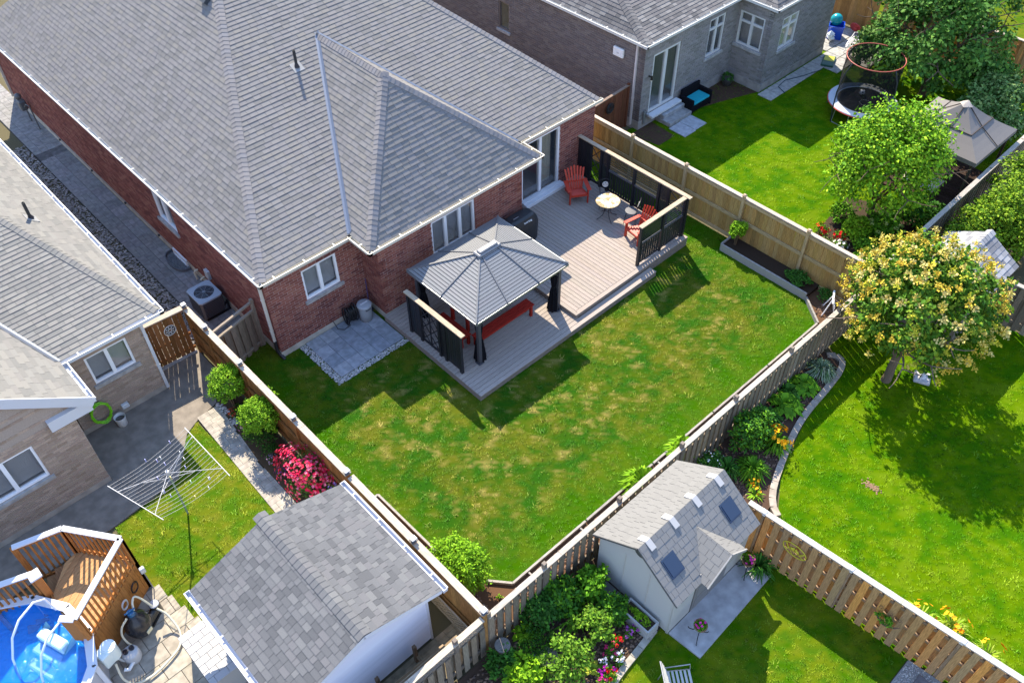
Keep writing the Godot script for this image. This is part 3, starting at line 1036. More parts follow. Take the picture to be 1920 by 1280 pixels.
	for i in 22:
		var a = 10.75 + i * 0.03
		var b = a + 0.03
		var za = -0.42 + 0.035 * sin(i * 1.7); var zb = -0.42 + 0.035 * sin((i + 1) * 1.7)
		cu.quad(V(a, 0.42, za), V(b, 0.42, zb), V(b, 2.7, zb), V(a, 2.7, za))
	part(door, "curtain", cu, M.cloth)
	var st = G.new()
	st.col = Color(0.62, 0.65, 0.68)
	st.bev(V(9.6, 0.36, 0.014), V(11.5, 0.5, 0.3), 0.012)
	st.bev(V(9.6, 0.5, 0.014), V(11.46, 0.53, 0.16), 0.008)
	part(door, "door_step", st, M.paint)
	# basement window, meter, pipes on the side
	var wn = window(t, V(-0.012, 0.02, -6.35), Z, 0.9, 0.28, 1, white, NOSILL, 0, 0.05, 0.0, 0.3, "basement_window", 0.07)
	var vp = G.new()
	vp.col = Color(0.62, 0.56, 0.42)
	vp.tube([V(0.0, 0.35, -4.75), V(-0.1, 0.35, -4.75), V(-0.13, 0.3, -4.75), V(-0.13, 0.06, -4.7)], 0.035, 7)
	vp.tube([V(0.0, 0.3, -4.35), V(-0.1, 0.3, -4.35), V(-0.14, 0.25, -4.35)], 0.035, 7)
	part(t, "vent_elbow", vp, M.paint)
	var mb = G.new()
	mb.col = Color(0.45, 0.47, 0.48)
	mb.bev(V(-0.1, 0.62, -3.95), V(0.0, 0.95, -3.72), 0.01)
	part(t, "shutoff_box", mb, M.paint)
	var gm = G.new()
	gm.col = Color(0.1, 0.11, 0.12)
	gm.bev(V(-0.38, 0.55, -17.6), V(-0.12, 0.95, -17.3), 0.04)
	gm.ball(V(-0.28, 1.12, -17.45), V(0.13, 0.13, 0.13), 10)
	gm.tube([V(-0.25, 0.7, -17.3), V(-0.25, 1.0, -16.9), V(-0.2, 1.0, -16.7), V(-0.2, 0.0, -16.6)], 0.025, 6)
	gm.tube([V(-0.2, 0.55, -17.4), V(-0.2, 0.0, -17.4)], 0.025, 6)
	part(t, "gas_meter", gm, M.paint)
	var ca = G.new()
	ca.col = Color(0.25, 0.22, 0.2)
	ca.tube([V(-0.025, 0.27, -16), V(-0.025, 0.26, -10), V(-0.025, 0.27, -5.2)], 0.012, 5)
	for z in [-15.0, -12.3, -9.7, -7.3]:
		ca.col = Color(0.03, 0.03, 0.03)
		ca.bev(V(-0.08, 0.24, z), V(-0.014, 0.3, z + 0.07), 0.008)
	part(t, "side_cable", ca, M.paint)

func tan_house() -> void:
	var t = thing("brick_house", "beige brick house with pale grey roof and white gable fascia at left", "house")
	var E = 3.0
	var X = V(1, 0, 0); var Z = V(0, 0, 1)
	var wall = Node3D.new(); wall.name = "wall"; t.add_child(wall)
	var tc = [Color(0.463, 0.341, 0.254), Color(0.491, 0.369, 0.275), Color(0.435, 0.320, 0.241), Color(0.476, 0.355, 0.268), Color(0.504, 0.389, 0.288), Color(0.448, 0.335, 0.254), Color(0.420, 0.308, 0.228), Color(0.483, 0.362, 0.268)]
	var bs = brick_set(tc)
	var mor = Color(0.46, 0.38, 0.31)
	var back = G.new()
	brick_wall(wall, bs, V(-5.45, 0, -1.25), X, 2.39, 0.2, 2.9, [[0.82, 1.96, 1.45, 2.42]], mor, back)
	brick_wall(wall, bs, V(-12, 0, 0.6), X, 6.38, 0.2, 2.9, [[3.8, 5.28, 1.34, 2.5]], mor, back)
	for i in 26: brick_wall(wall, bs, V(-12, 0, 0.6), X, min(6.38, 6.83 - (0.01 + 0.09 * i) / 0.8), 2.9 + i * 0.09, 2.9 + (i + 1) * 0.09, [], mor, back)
	back.col = mor
	back.box(V(-5.9, 0.2, -1.2), V(-5.62, 2.9, 0.38)); back.box(V(-3.3, 0.2, -14), V(-3.06, 2.9, -1.47)); back.box(V(-12, 0.2, -14), V(-3.3, 2.9, -13.8)); back.box(V(-12.1, 0.2, -14), V(-12, 2.9, 0.38))
	part(wall, "mortar", back, M.brick)
	many(wall, "brick", bs.list, bs.shapes, M.brick, bs.extra)
	var f = G.new()
	f.col = Color(0.4, 0.36, 0.3)
	f.box(V(-5.6, -0.1, -1.6), V(-3.05, 0.2, -1.24)); f.box(V(-12.1, -0.1, 0.3), V(-5.61, 0.2, 0.61)); f.box(V(-3.4, -0.1, -14), V(-3.049, 0.2, -1.6))
	part(t, "foundation", f, M.concrete)
	var so = G.new()
	so.col = Color(0.75, 0.76, 0.78)
	so.slab(PackedVector2Array([Vector2(-2.57, -14), Vector2(-2.57, -0.95), Vector2(-5.19, -0.95), Vector2(-5.19, 0.72), Vector2(-6.2, 0.72), Vector2(-6.2, -14)]), 2.87, 2.9)
	part(t, "soffit", so, M.paint)
	var roof = Node3D.new(); roof.name = "roof"; t.add_child(roof)
	var gr = [Color(0.243, 0.236, 0.220), Color(0.274, 0.266, 0.245), Color(0.298, 0.287, 0.263), Color(0.259, 0.251, 0.235), Color(0.309, 0.295, 0.267), Color(0.282, 0.270, 0.249)]
	var d = shingle_set(gr, 0.145, [0.25, 0.33, 0.42])
	var Hh = V(-7.5, 6.86, -14.2); var Rr = V(-8.7, 5.82, -10.7)
	var a = V(-2.55, E, -0.93); var b = V(-5.17, E, -0.93)
	shingles(d, [a, V(-2.55, E, -14.2), Hh])
	shingles(d, [b, a, Hh, Rr])
	shingles(d, [V(-5.17, E, 0.74), b, Rr, V(-8.7, 5.82, 0.74)])
	d.back.tri(V(-8.7, 5.82, 0.74), Rr, V(-12.3, 3.0, 0.74)); d.back.tri(V(-12.3, 3.0, 0.74), Rr, V(-12.3, 3.0, -12)); d.back.tri(Rr, Hh, V(-12.3, 3, -14.2))
	shingle_done(roof, d)
	caps(roof, a, a.lerp(Hh, 0.6), V(0, -0.29, 1).normalized(), V(1, -0.78, 0).normalized(), [gr[0], gr[1], gr[3], gr[5]], 0.14)
	valley(roof, b, Rr, V(0.35, 0.0, -0.1), V(-1, 0.8, 0.0).normalized(), 0.13, Color(0.18, 0.2, 0.25))
	pipe_vent(roof, V(-3.55, 3.78, -5.75), V(0.61, 0.79, 0), 0.55)
	var wh = Color(0.58, 0.59, 0.62)
	gutter(t, V(-2.55, E, -0.82), V(-2.55, E, -14.2), X, wh); gutter(t, b + V(0.0, 0, 0), V(-2.44, E, -0.93), Z, wh); gutter(t, V(-5.17, E, 0.76), V(-5.17, E, -0.83), X, wh, 0.12, 0.11)
	var fa = G.new()
	fa.col = wh
	fa.beam(V(-5.1, E - 0.1, 0.755), V(-8.7, 5.72, 0.755), 0.03, 0.26)
	fa.box(V(-6.2, 2.66, 0.6), V(-5.19, 2.99, 0.735))
	fa.beam(V(-5.2, E - 0.18, 0.68), V(-8.7, 5.64, 0.68), 0.14, 0.02)
	part(t, "fascia", fa, M.paint)
	spout(t, V(-3.02, 2.9, -1.2), 0.1, Color(0.6, 0.6, 0.6))
	var white = Color(0.84, 0.85, 0.86)
	var sil = Color(0.42, 0.4, 0.38)
	window(t, V(-4.63, 1.45, -1.25), X, 1.14, 0.97, 2, white, sil); window(t, V(-8.2, 1.34, 0.6), X, 1.48, 1.16, 2, white, sil)
	var ob = G.new()
	ob.col = Color(0.6, 0.62, 0.62)
	ob.bev(V(-4.35, 0.25, -1.24), V(-4.15, 0.4, -1.13), 0.015)
	part(t, "outlet_cover", ob, M.gloss)

func grey_house() -> void:
	var t = thing("brick_house", "grey brick house with bay window and french doors beyond the right fence", "house")
	var E = 3.6
	var X = V(1, 0, 0); var Z = V(0, 0, 1)
	var wall = Node3D.new(); wall.name = "wall"; t.add_child(wall)
	var tc = [Color(0.2, 0.165, 0.16), Color(0.22, 0.19, 0.185), Color(0.17, 0.145, 0.145), Color(0.24, 0.205, 0.195), Color(0.19, 0.165, 0.165), Color(0.21, 0.175, 0.165), Color(0.23, 0.2, 0.195), Color(0.18, 0.15, 0.145)]
	var bs = brick_set(tc)
	var mor = Color(0.36, 0.33, 0.315)
	var back = G.new()
	brick_wall(wall, bs, V(16.4, 0, -14), Z, 13.35, 0.35, 3.46, [[5.55, 6.2, 1.3, 2.5]], mor, back)
	var b2 = brick_set([Color(0.3, 0.285, 0.28), Color(0.33, 0.315, 0.31), Color(0.27, 0.26, 0.26), Color(0.35, 0.33, 0.32), Color(0.29, 0.28, 0.28), Color(0.31, 0.295, 0.285), Color(0.34, 0.325, 0.32), Color(0.28, 0.265, 0.26)])
	brick_wall(wall, b2, V(16.4, 0, -0.65), X, 5.55, 0.35, 3.46, [[0.5, 2.05, 0.5, 2.9], [3.75, 4.72, 1.55, 3.1]], mor, back)
	brick_wall(wall, b2, V(21.95, 0, -0.65), Z, 1.6, 0.35, 3.46, [[0.1, 1.25, 1.6, 2.95]], mor, back)
	brick_wall(wall, b2, V(21.95, 0, 0.95), X, 4.5, 0.35, 3.46, [[0.7, 1.8, 1.55, 2.85]], mor, back)
	back.box(V(26.2, 0.2, -14), V(26.44, 3.46, 0.73)); back.box(V(16.6, 0.2, -14), V(26.2, 3.46, -13.8))
	part(wall, "mortar", back, M.brick)
	many(wall, "brick", bs.list, bs.shapes, M.brick, bs.extra, 120)
	many(wall, "brick", b2.list, b2.shapes, M.brick, b2.extra, 180)
	var f = G.new()
	f.col = Color(0.36, 0.34, 0.32)
	f.box(V(16.38, -0.1, -14), V(16.7, 0.35, -0.9)); f.box(V(16.381, -0.1, -0.9), V(21.93, 0.35, -0.63)); f.box(V(21.93, -0.1, -0.9), V(22.2, 0.35, 0.7)); f.box(V(21.931, -0.1, 0.7), V(26.46, 0.35, 0.97))
	part(t, "foundation", f, M.concrete)
	var so = G.new()
	so.col = Color(0.72, 0.72, 0.71)
	so.slab(PackedVector2Array([Vector2(16.24, -14), Vector2(26.68, -14), Vector2(26.68, 1.08), Vector2(21.82, 1.08), Vector2(21.82, -0.52), Vector2(16.24, -0.52)]), 3.46, 3.49)
	part(t, "soffit", so, M.paint)
	var roof = Node3D.new(); roof.name = "roof"; t.add_child(roof)
	var gr = [Color(0.145, 0.140, 0.140), Color(0.204, 0.196, 0.191), Color(0.246, 0.238, 0.230), Color(0.178, 0.170, 0.170), Color(0.281, 0.268, 0.255), Color(0.212, 0.204, 0.200), Color(0.187, 0.178, 0.174)]
	var d = shingle_set(gr, 0.145, [0.2, 0.28, 0.36])
	var A = V(21.0, 8.38, -12.45)
	var c = V(16.22, E, -0.5)
	shingles(d, [V(16.22, E, -12.45), c, A])
	shingles(d, [c, V(21.8, E, -0.5), V(24.25, 5.56, -5.4), V(24.25, 7.0, -9.0), A])
	shingles(d, [V(21.8, E, -0.5), V(21.8, E, 1.1), V(24.25, 5.56, -1.35), V(24.25, 5.56, -5.4)])
	shingles(d, [V(21.8, E, 1.1), V(26.7, E, 1.1), V(24.25, 5.56, -1.35)])
	d.back.tri(V(26.7, E, 1.1), V(26.7, E, -14), A); d.back.tri(V(26.7, E, 1.1), A, V(24.25, 5.56, -1.35))
	shingle_done(roof, d, 220)
	caps(roof, c, c.lerp(A, 0.4), V(-1, -1, 0).normalized(), V(0, -0.4, 1).normalized(), [gr[1], gr[2], gr[5], gr[6]], 0.17)
	var wh = Color(0.58, 0.58, 0.56)
	gutter(t, V(16.22, E, -13), V(16.22, E, -0.39), V(-1, 0, 0), wh); gutter(t, V(16.11, E, -0.5), V(21.8, E, -0.5), Z, wh)
	gutter(t, V(21.8, E, -0.39), V(21.8, E, 1.21), V(-1, 0, 0), wh); gutter(t, V(21.69, E, 1.1), V(26.7, E, 1.1), Z, wh)
	spout(t, V(16.35, 3.5, -1.0), 0.1, Color(0.62, 0.58, 0.58))
	var white = Color(0.62, 0.63, 0.62)
	var sil = Color(0.45, 0.45, 0.45)
	window(t, V(16.4, 1.3, -8.45), Z, 0.65, 1.2, 1, Color(0.16, 0.13, 0.12), sil, 0)
	window(t, V(20.15, 1.55, -0.65), X, 0.97, 1.55, 2, white, sil, 0, 0.07, 1.1); window(t, V(21.95, 1.6, -0.55), Z, 1.15, 1.35, 2, white, sil, 0, 0.07, 0.95); window(t, V(22.65, 1.55, 0.95), X, 1.1, 1.3, 2, white, sil, 0, 0.07, 0.9)
	var dr = window(t, V(16.9, 0.5, -0.65), X, 1.55, 2.4, 2, white, NOSILL, 0, 0.09, 0.0, 1.8, "french_door")
	var g = G.new()
	g.col = Color(0.6, 0.62, 0.64)
	g.bev(V(16.85, 0.4, -0.63), V(18.6, 0.5, -0.35), 0.01)
	part(dr, "door_sill", g, M.paint)
	var l = G.new()
	l.col = Color(0.02, 0.02, 0.02)
	l.cyl(V(16.72, 2.15, -0.65), V(16.72, 2.15, -0.52), 0.03, 0.03)
	l.cyl(V(16.72, 2.2, -0.5), V(16.72, 2.05, -0.5), 0.03, 0.05)
	l.col = Color(0.8, 0.78, 0.7)
	l.ball(V(16.72, 2.02, -0.5), V(0.035, 0.04, 0.035), 8)
	part(t, "wall_lamp", l, M.paint)
	var bx = G.new()
	bx.col = Color(0.85, 0.85, 0.85)
	bx.bev(V(16.28, 2.6, -2.1), V(16.39, 2.95, -1.6), 0.03)
	bx.col = Color(0.6, 0.6, 0.6)
	bx.bev(V(16.27, 2.74, -1.9), V(16.29, 2.8, -1.8), 0.004)
	part(t, "alarm_box", bx, M.paint)
	var fc = G.new()
	fc.col = Color(0.35, 0.37, 0.38)
	fc.tube([V(16.7, 0.15, -0.6), V(16.7, 0.75, -0.6)], 0.02, 6)
	fc.box(V(16.6, 0.2, -0.62), V(16.66, 0.75, -0.56))
	fc.bev(V(16.72, 0.5, -0.62), V(16.85, 0.6, -0.52), 0.02)
	part(t, "garden_tap", fc, M.metal)
	# steps, slabs
	var s = thing("stone_steps", "two grey stone steps below the french doors of the grey house", "steps")
	var q = G.new()
	q.col = Color(0.42, 0.44, 0.46)
	q.bev(V(17.45, 0.17, -0.62), V(18.7, 0.34, -0.25), 0.012)
	part(s, "step", q, M.stone)
	q = G.new()
	q.col = Color(0.34, 0.34, 0.33)
	q.bev(V(17.4, 0.0, -0.62), V(18.75, 0.17, 0.12), 0.012)
	part(s, "step", q, M.stone)

# ---------- deck, gazebo, screens, furniture ----------
var DECK = Color(0.36, 0.305, 0.26)
var BLACK = Color(0.012, 0.013, 0.016)
var RED = Color(0.4, 0.03, 0.018)

func deck() -> void:
	var t = thing("wooden_deck", "two-level taupe board deck behind the red brick house", "deck")
	var lo = Node3D.new(); lo.name = "lower_platform"; t.add_child(lo)
	var z = 0.868
	var k = 0
	while z < 5.1:
		var g = G.new()
		g.col = jit(DECK, 0.07)
		var x1 = 7.27 if z < 4.9 else 10.55
		g.bev(V(3.1, 0.172, z), V(x1, 0.2, min(z + 0.131, 5.23)), 0.004)
		part(lo, "deck_board", g, M.deck_x)
		z += 0.141
	var f = G.new()
	f.col = Color(0.3, 0.25, 0.21)
	f.box(V(3.1, -0.02, 5.18), V(10.55, 0.168, 5.222)); f.box(V(3.085, -0.02, 0.87), V(3.1, 0.196, 5.222)); f.box(V(10.551, -0.02, 4.97), V(10.565, 0.196, 5.222))
	part(lo, "fascia", f, M.wood_x)
	var up = Node3D.new(); up.name = "upper_platform"; t.add_child(up)
	var x = 7.32
	while x < 12.3:
		var g = G.new()
		g.col = jit(DECK, 0.07)
		g.bev(V(x, 0.322, 0.866 if x < 8.86 else 0.02), V(x + 0.131, 0.35, 4.8), 0.004)
		part(up, "deck_board", g, M.deck_z)
		x += 0.141
	var e = G.new()
	e.col = jit(DECK, 0.05)
	e.bev(V(7.29, 0.322, 4.806), V(12.45, 0.35, 4.95), 0.004)
	part(up, "border_board", e, M.deck_x)
	e = G.new()
	e.col = jit(DECK, 0.05)
	e.bev(V(7.18, 0.322, 0.868), V(7.314, 0.35, 4.95), 0.004)
	part(up, "border_board", e, M.deck_z)
	f = G.new()
	f.col = Color(0.3, 0.25, 0.21)
	f.box(V(7.2, 0.201, 4.91), V(10.56, 0.32, 4.938)); f.box(V(10.57, -0.02, 4.91), V(12.44, 0.32, 4.938)); f.box(V(7.2, 0.201, 0.87), V(7.23, 0.32, 4.91)); f.box(V(12.42, -0.02, 0.05), V(12.445, 0.34, 4.905))
	part(up, "fascia", f, M.wood_x)

func screen(label: String, p: Vector3, d: Vector3, h: float, panels: Array, cap0: float, cap1: float) -> void:
	var t = thing("privacy_screen", label, "screen", p)
	var n = d.cross(UPV)
	var x = 0.0
	var mh = M.wood_x if abs(d.x) > 0.5 else M.wood_z
	var post = func(u):
		var g = G.new()
		g.col = BLACK
		g.obox(d * u + UPV * h / 2, d * 0.045, UPV * h / 2, n * 0.045)
		part(t, "post", g, M.paint)
	post.call(0.0)
	for q in panels:
		var w = q[1]
		var a = x + 0.045; var b = x + w - 0.045
		var r = G.new()
		r.col = BLACK
		for y in [0.1, h - 0.05]: r.beam(d * a + UPV * y, d * b + UPV * y, 0.035, 0.07)
		part(t, "rail", r, M.paint)
		var slats = func(y0, y1, gap):
			var u = a + 0.05
			while u < b:
				var g = G.new()
				g.col = jit(Color(0.016, 0.017, 0.02), 0.15)
				g.obox(d * u + UPV * (y0 + y1) / 2 + n * 0.01, d * 0.042, UPV * (y1 - y0) / 2, n * 0.009)
				part(t, "slat", g, M.paint)
				u += 0.084 + gap
		match q[0]:
			"S": slats.call(0.14, h - 0.09, 0.012)
			"X":
				var g = G.new()
				g.col = BLACK
				var nc = q[2]
				for c in nc:
					var u0 = a + (b - a) * c / nc; var u1 = a + (b - a) * (c + 1) / nc
					g.beam(d * u1 + UPV * 0.14, d * u1 + UPV * (h - 0.09), 0.03, 0.03, n)
					for k in 3:
						var y0 = 0.14 + (h - 0.23) * k / 3; var y1 = 0.14 + (h - 0.23) * (k + 1) / 3
						g.beam(d * u0 + UPV * y0, d * u1 + UPV * y1, 0.03, 0.014, n); g.beam(d * u0 + UPV * y1 + n * 0.015, d * u1 + UPV * y0 + n * 0.015, 0.03, 0.014, n)
				part(t, "cross_brace", g, M.paint)
			"L":
				var g = G.new()
				g.col = BLACK
				lattice(g, d * a + UPV * 0.13, d, b - a, h - 0.22, n, 0.055, 0.022)
				part(t, "lattice", g, M.paint)
			"P", "D":
				var ym = h * 0.56
				var mr = G.new()
				mr.col = Color(0.1, 0.1, 0.11)
				mr.beam(d * a + UPV * ym, d * b + UPV * ym, 0.05, 0.05)
				part(t, "mid_rail", mr, M.paint)
				slats.call(0.14, ym - 0.03, 0.03)
				if q[0] == "P":
					for k in 6:
						var g = G.new()
						g.col = Color(0.03, 0.032, 0.037)
						var y = ym + 0.07 + k * (h - ym - 0.13) / 6
						g.obox(d * (a + b) / 2 + UPV * y, d * (b - a) / 2, (UPV * 0.75 + n * 0.66) * 0.04, (n * 0.75 - UPV * 0.66) * 0.006)
						part(t, "louvre", g, M.gloss)
				else:
					var g = G.new()
					g.col = Color(0.022, 0.023, 0.027)
					g.obox(d * (a + b) / 2 + UPV * (ym + h) / 2, d * (b - a) / 2, UPV * (h - ym - 0.08) / 2, n * 0.008)
					part(t, "solid_panel", g, M.gloss)
		x += w
		post.call(x)
	var c = G.new()
	c.col = Color(0.52, 0.41, 0.29)
	c.beam(d * cap0 + UPV * (h + 0.018), d * cap1 + UPV * (h + 0.018), 0.15, 0.036)
	part(t, "cap_board", c, mh)

func gazebo() -> void:
	var t = thing("metal_gazebo", "grey metal hardtop gazebo with tied dark curtains on the lower deck", "gazebo", V(5.5, 0.2, 2.93))
	var hx = 1.78; var hz = 1.5; var y0 = 1.82; var y1 = 2.46
	var rx = 0.36; var rz = 0.09
	var dk = Color(0.045, 0.048, 0.055)
	var pm = M.metal
	for s in [[-1, 1], [1, 1], [-1, -1], [1, -1]]:
		var c = V(s[0] * 1.58, 0, s[1] * 1.34)
		var g = G.new()
		g.col = Color(0.06, 0.062, 0.068)
		g.bev(c + V(-0.055, 0, -0.055), c + V(0.055, y0, 0.055), 0.008)
		g.bev(c + V(-0.1, 0, -0.1), c + V(0.1, 0.02, 0.1), 0.006)
		g.beam(c + V(-s[0] * 0.05, y0 - 0.4, 0), c + V(-s[0] * 0.4, y0 - 0.05, 0), 0.035, 0.035)
		g.beam(c + V(0, y0 - 0.4, -s[1] * 0.05), c + V(0, y0 - 0.05, -s[1] * 0.4), 0.035, 0.035)
		part(t, "post", g, M.paint)
		var q = G.new()
		q.col = Color(0.014, 0.014, 0.017)
		var o = c + V(-s[0] * 0.1, 0, -s[1] * 0.1)
		var n = 18
		var prof = [[0.03, 0.17], [0.35, 0.14], [0.75, 0.1], [0.95, 0.06], [1.2, 0.09], [1.6, 0.12], [1.78, 0.13]]
		for i in prof.size() - 1:
			for k in n:
				var pt = func(a, j):
					var an = TAU * j / n
					var r = prof[a][1] * (1.0 + 0.16 * (1 if j % 2 else -1))
					return o + V(cos(an) * r, prof[a][0], sin(an) * r)
				q.quad(pt.call(i, k + 1), pt.call(i, k), pt.call(i + 1, k), pt.call(i + 1, k + 1))
		var cu = part(t, "curtain", q, M.cloth)
		var b = G.new()
		b.col = Color(0.02, 0.02, 0.02)
		b.cyl(o + UPV * 0.93, o + UPV * 0.97, 0.07, 0.07, 10)
		part(cu, "tie_band", b, M.cloth)
	var bm = G.new()
	bm.col = dk
	for s in [-1, 1]:
		bm.beam(V(-hx + 0.1, y0 - 0.05, s * 1.34), V(hx - 0.1, y0 - 0.05, s * 1.34), 0.06, 0.1); bm.beam(V(s * 1.58, y0 - 0.05, -1.3), V(s * 1.58, y0 - 0.05, 1.3), 0.06, 0.1)
	part(t, "beam", bm, M.paint)
	var roof = Node3D.new(); roof.name = "roof"; t.add_child(roof)
	# four faces of overlapping steel slats
	for f in 4:
		var along = V(1, 0, 0) if f % 2 == 0 else V(0, 0, 1)
		var out = [V(0, 0, 1), V(1, 0, 0), V(0, 0, -1), V(-1, 0, 0)][f]
		var la = hx if f % 2 == 0 else hz
		var lb = rx if f % 2 == 0 else rz
		var da = hz if f % 2 == 0 else hx
		var db = rz if f % 2 == 0 else rx
		if f == 2 or f == 3: along = -along
		if f == 1: along = V(0, 0, -1)
		if f == 3: along = V(0, 0, 1)
		var n = 16
		for k in n:
			var a = float(k) / n; var b = float(k + 1) / n
			var pa = func(s, tt, dy): return along * s * lerpf(la, lb, tt) + out * lerpf(da, db, tt) + UPV * (lerpf(y0, y1, tt) + dy)
			var g = G.new()
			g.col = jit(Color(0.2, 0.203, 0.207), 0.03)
			var m = lerpf(a, b, 0.2)
			g.quad(pa.call(-1, m, 0.022), pa.call(1, m, 0.022), pa.call(1, b, 0.022), pa.call(-1, b, 0.022))
			g.quad(pa.call(-1, m, -0.02), pa.call(1, m, -0.02), pa.call(1, m, 0.022), pa.call(-1, m, 0.022))
			g.quad(pa.call(1, b, -0.02), pa.call(-1, b, -0.02), pa.call(-1, b, 0.022), pa.call(1, b, 0.022))
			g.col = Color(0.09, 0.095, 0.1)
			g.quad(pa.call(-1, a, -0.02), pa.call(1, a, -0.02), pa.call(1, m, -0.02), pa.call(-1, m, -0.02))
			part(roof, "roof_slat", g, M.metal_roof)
	var rb = G.new()
	rb.col = Color(0.13, 0.135, 0.145)
	for s in [[-1, 1], [1, 1], [-1, -1], [1, -1]]: rb.beam(V(s[0] * hx, y0 + 0.03, s[1] * hz), V(s[0] * rx, y1 + 0.03, s[1] * rz), 0.045, 0.045)
	for s in [-1, 1]:
		for x in [0.34]:
			rb.beam(V(-x * hx, y0 + 0.03, s * hz), V(-rx * 0.8, y1 + 0.03, s * rz), 0.035, 0.045); rb.beam(V(x * hx, y0 + 0.03, s * hz), V(rx * 0.8, y1 + 0.03, s * rz), 0.035, 0.045)
		rb.beam(V(s * hx, y0 + 0.03, 0), V(s * rx, y1 + 0.03, 0), 0.035, 0.045)
	part(roof, "rib", rb, M.paint)
	var ed = G.new()
	ed.col = Color(0.3, 0.31, 0.32)
	for s in [-1, 1]:
		ed.beam(V(-hx - 0.01, y0 - 0.03, s * (hz + 0.012)), V(hx + 0.01, y0 - 0.03, s * (hz + 0.012)), 0.02, 0.07); ed.beam(V(s * (hx + 0.012), y0 - 0.03, -hz + 0.01), V(s * (hx + 0.012), y0 - 0.03, hz - 0.01), 0.02, 0.07)
	part(roof, "edge_trim", ed, M.metal)
	var cp = G.new()
	cp.col = Color(0.2, 0.205, 0.215)
	cp.bev(V(-rx - 0.06, y1 + 0.02, -rz - 0.06), V(rx + 0.06, y1 + 0.1, rz + 0.06), 0.03)
	cp.bev(V(-rx + 0.02, y1 + 0.1, -rz - 0.01), V(rx - 0.02, y1 + 0.15, rz + 0.01), 0.03)
	part(roof, "ridge_vent", cp, M.paint)

func bench(label: String, o: Vector3, turn: float, len: float, h: float, dep: float) -> void:
	var t = thing("red_bench", label, "bench", o, turn)
	for i in 3:
		var g = G.new()
		g.col = jit(RED, 0.1)
		g.bev(V(-len / 2, h - 0.035, -dep / 2 + i * dep / 3 + 0.004), V(len / 2, h, -dep / 2 + (i + 1) * dep / 3 - 0.004), 0.005)
		part(t, "seat_board", g, M.wood_x)
	for s in [-1, 1]:
		for e in [-1, 1]:
			var g = G.new()
			g.col = jit(RED, 0.05)
			g.bev(V(s * (len / 2 - 0.1) - 0.04, 0, e * (dep / 2 - 0.05) - 0.04), V(s * (len / 2 - 0.1) + 0.04, h - 0.035, e * (dep / 2 - 0.05) + 0.04), 0.005)
			part(t, "leg", g, M.wood_y)
	var a = G.new()
	a.col = jit(RED, 0.05)
	for e in [-1, 1]: a.beam(V(-len / 2 + 0.1, h - 0.08, e * (dep / 2 - 0.06)), V(len / 2 - 0.1, h - 0.08, e * (dep / 2 - 0.06)), 0.03, 0.08)
	part(t, "apron", a, M.wood_x)

func adirondack(label: String, o: Vector3, turn: float, col: Color) -> void:
	var t = thing("adirondack_chair", label, "chair", o, turn, "red wooden deck chairs")
	for i in 5:
		var g = G.new()
		g.col = jit(col, 0.06)
		var z = 0.3 - i * 0.1
		var y = 0.38 - i * 0.03
		g.obox(V(0, y, z), V(0.27, 0, 0), V(0, 0.96, 0.28) * 0.01, V(0, -0.28, 0.96) * 0.046)
		part(t, "seat_slat", g, M.paint)
	for i in 7:
		var g = G.new()
		g.col = jit(col, 0.06)
		var a = (i - 3) * 0.055
		var hh = 0.86 - abs(i - 3) * 0.035
		var dd = V(sin(a), 0.92, -0.38).normalized()
		g.obox(V((i - 3) * 0.068, 0.24, -0.17) + dd * hh / 2, V(1, 0, 0) * 0.031, dd * hh / 2, V(0, 0.38, 0.92) * 0.009)
		part(t, "back_slat", g, M.paint)
	for s in [-1, 1]:
		var g = G.new()
		g.col = jit(col, 0.04)
		g.bev(V(s * 0.34 - 0.07, 0.55, -0.32), V(s * 0.34 + 0.07, 0.575, 0.36), 0.008)
		part(t, "arm_rest", g, M.paint)
		g = G.new(); g.col = jit(col, 0.04)
		g.box(V(s * 0.31 - 0.02, 0, 0.24), V(s * 0.31 + 0.02, 0.548, 0.33))
		part(t, "front_leg", g, M.paint)
		g = G.new(); g.col = jit(col, 0.04)
		g.beam(V(s * 0.27, 0.36, 0.32), V(s * 0.27, 0.05, -0.55), 0.022, 0.1)
		part(t, "rear_leg", g, M.paint)
	var b = G.new(); b.col = jit(col, 0.04)
	b.beam(V(-0.33, 0.535, -0.28), V(0.33, 0.535, -0.28), 0.05, 0.025); b.beam(V(-0.27, 0.35, 0.33), V(0.27, 0.35, 0.33), 0.022, 0.08); b.beam(V(-0.27, 0.24, -0.16), V(0.27, 0.24, -0.16), 0.03, 0.05)
	part(t, "cross_bar", b, M.paint)

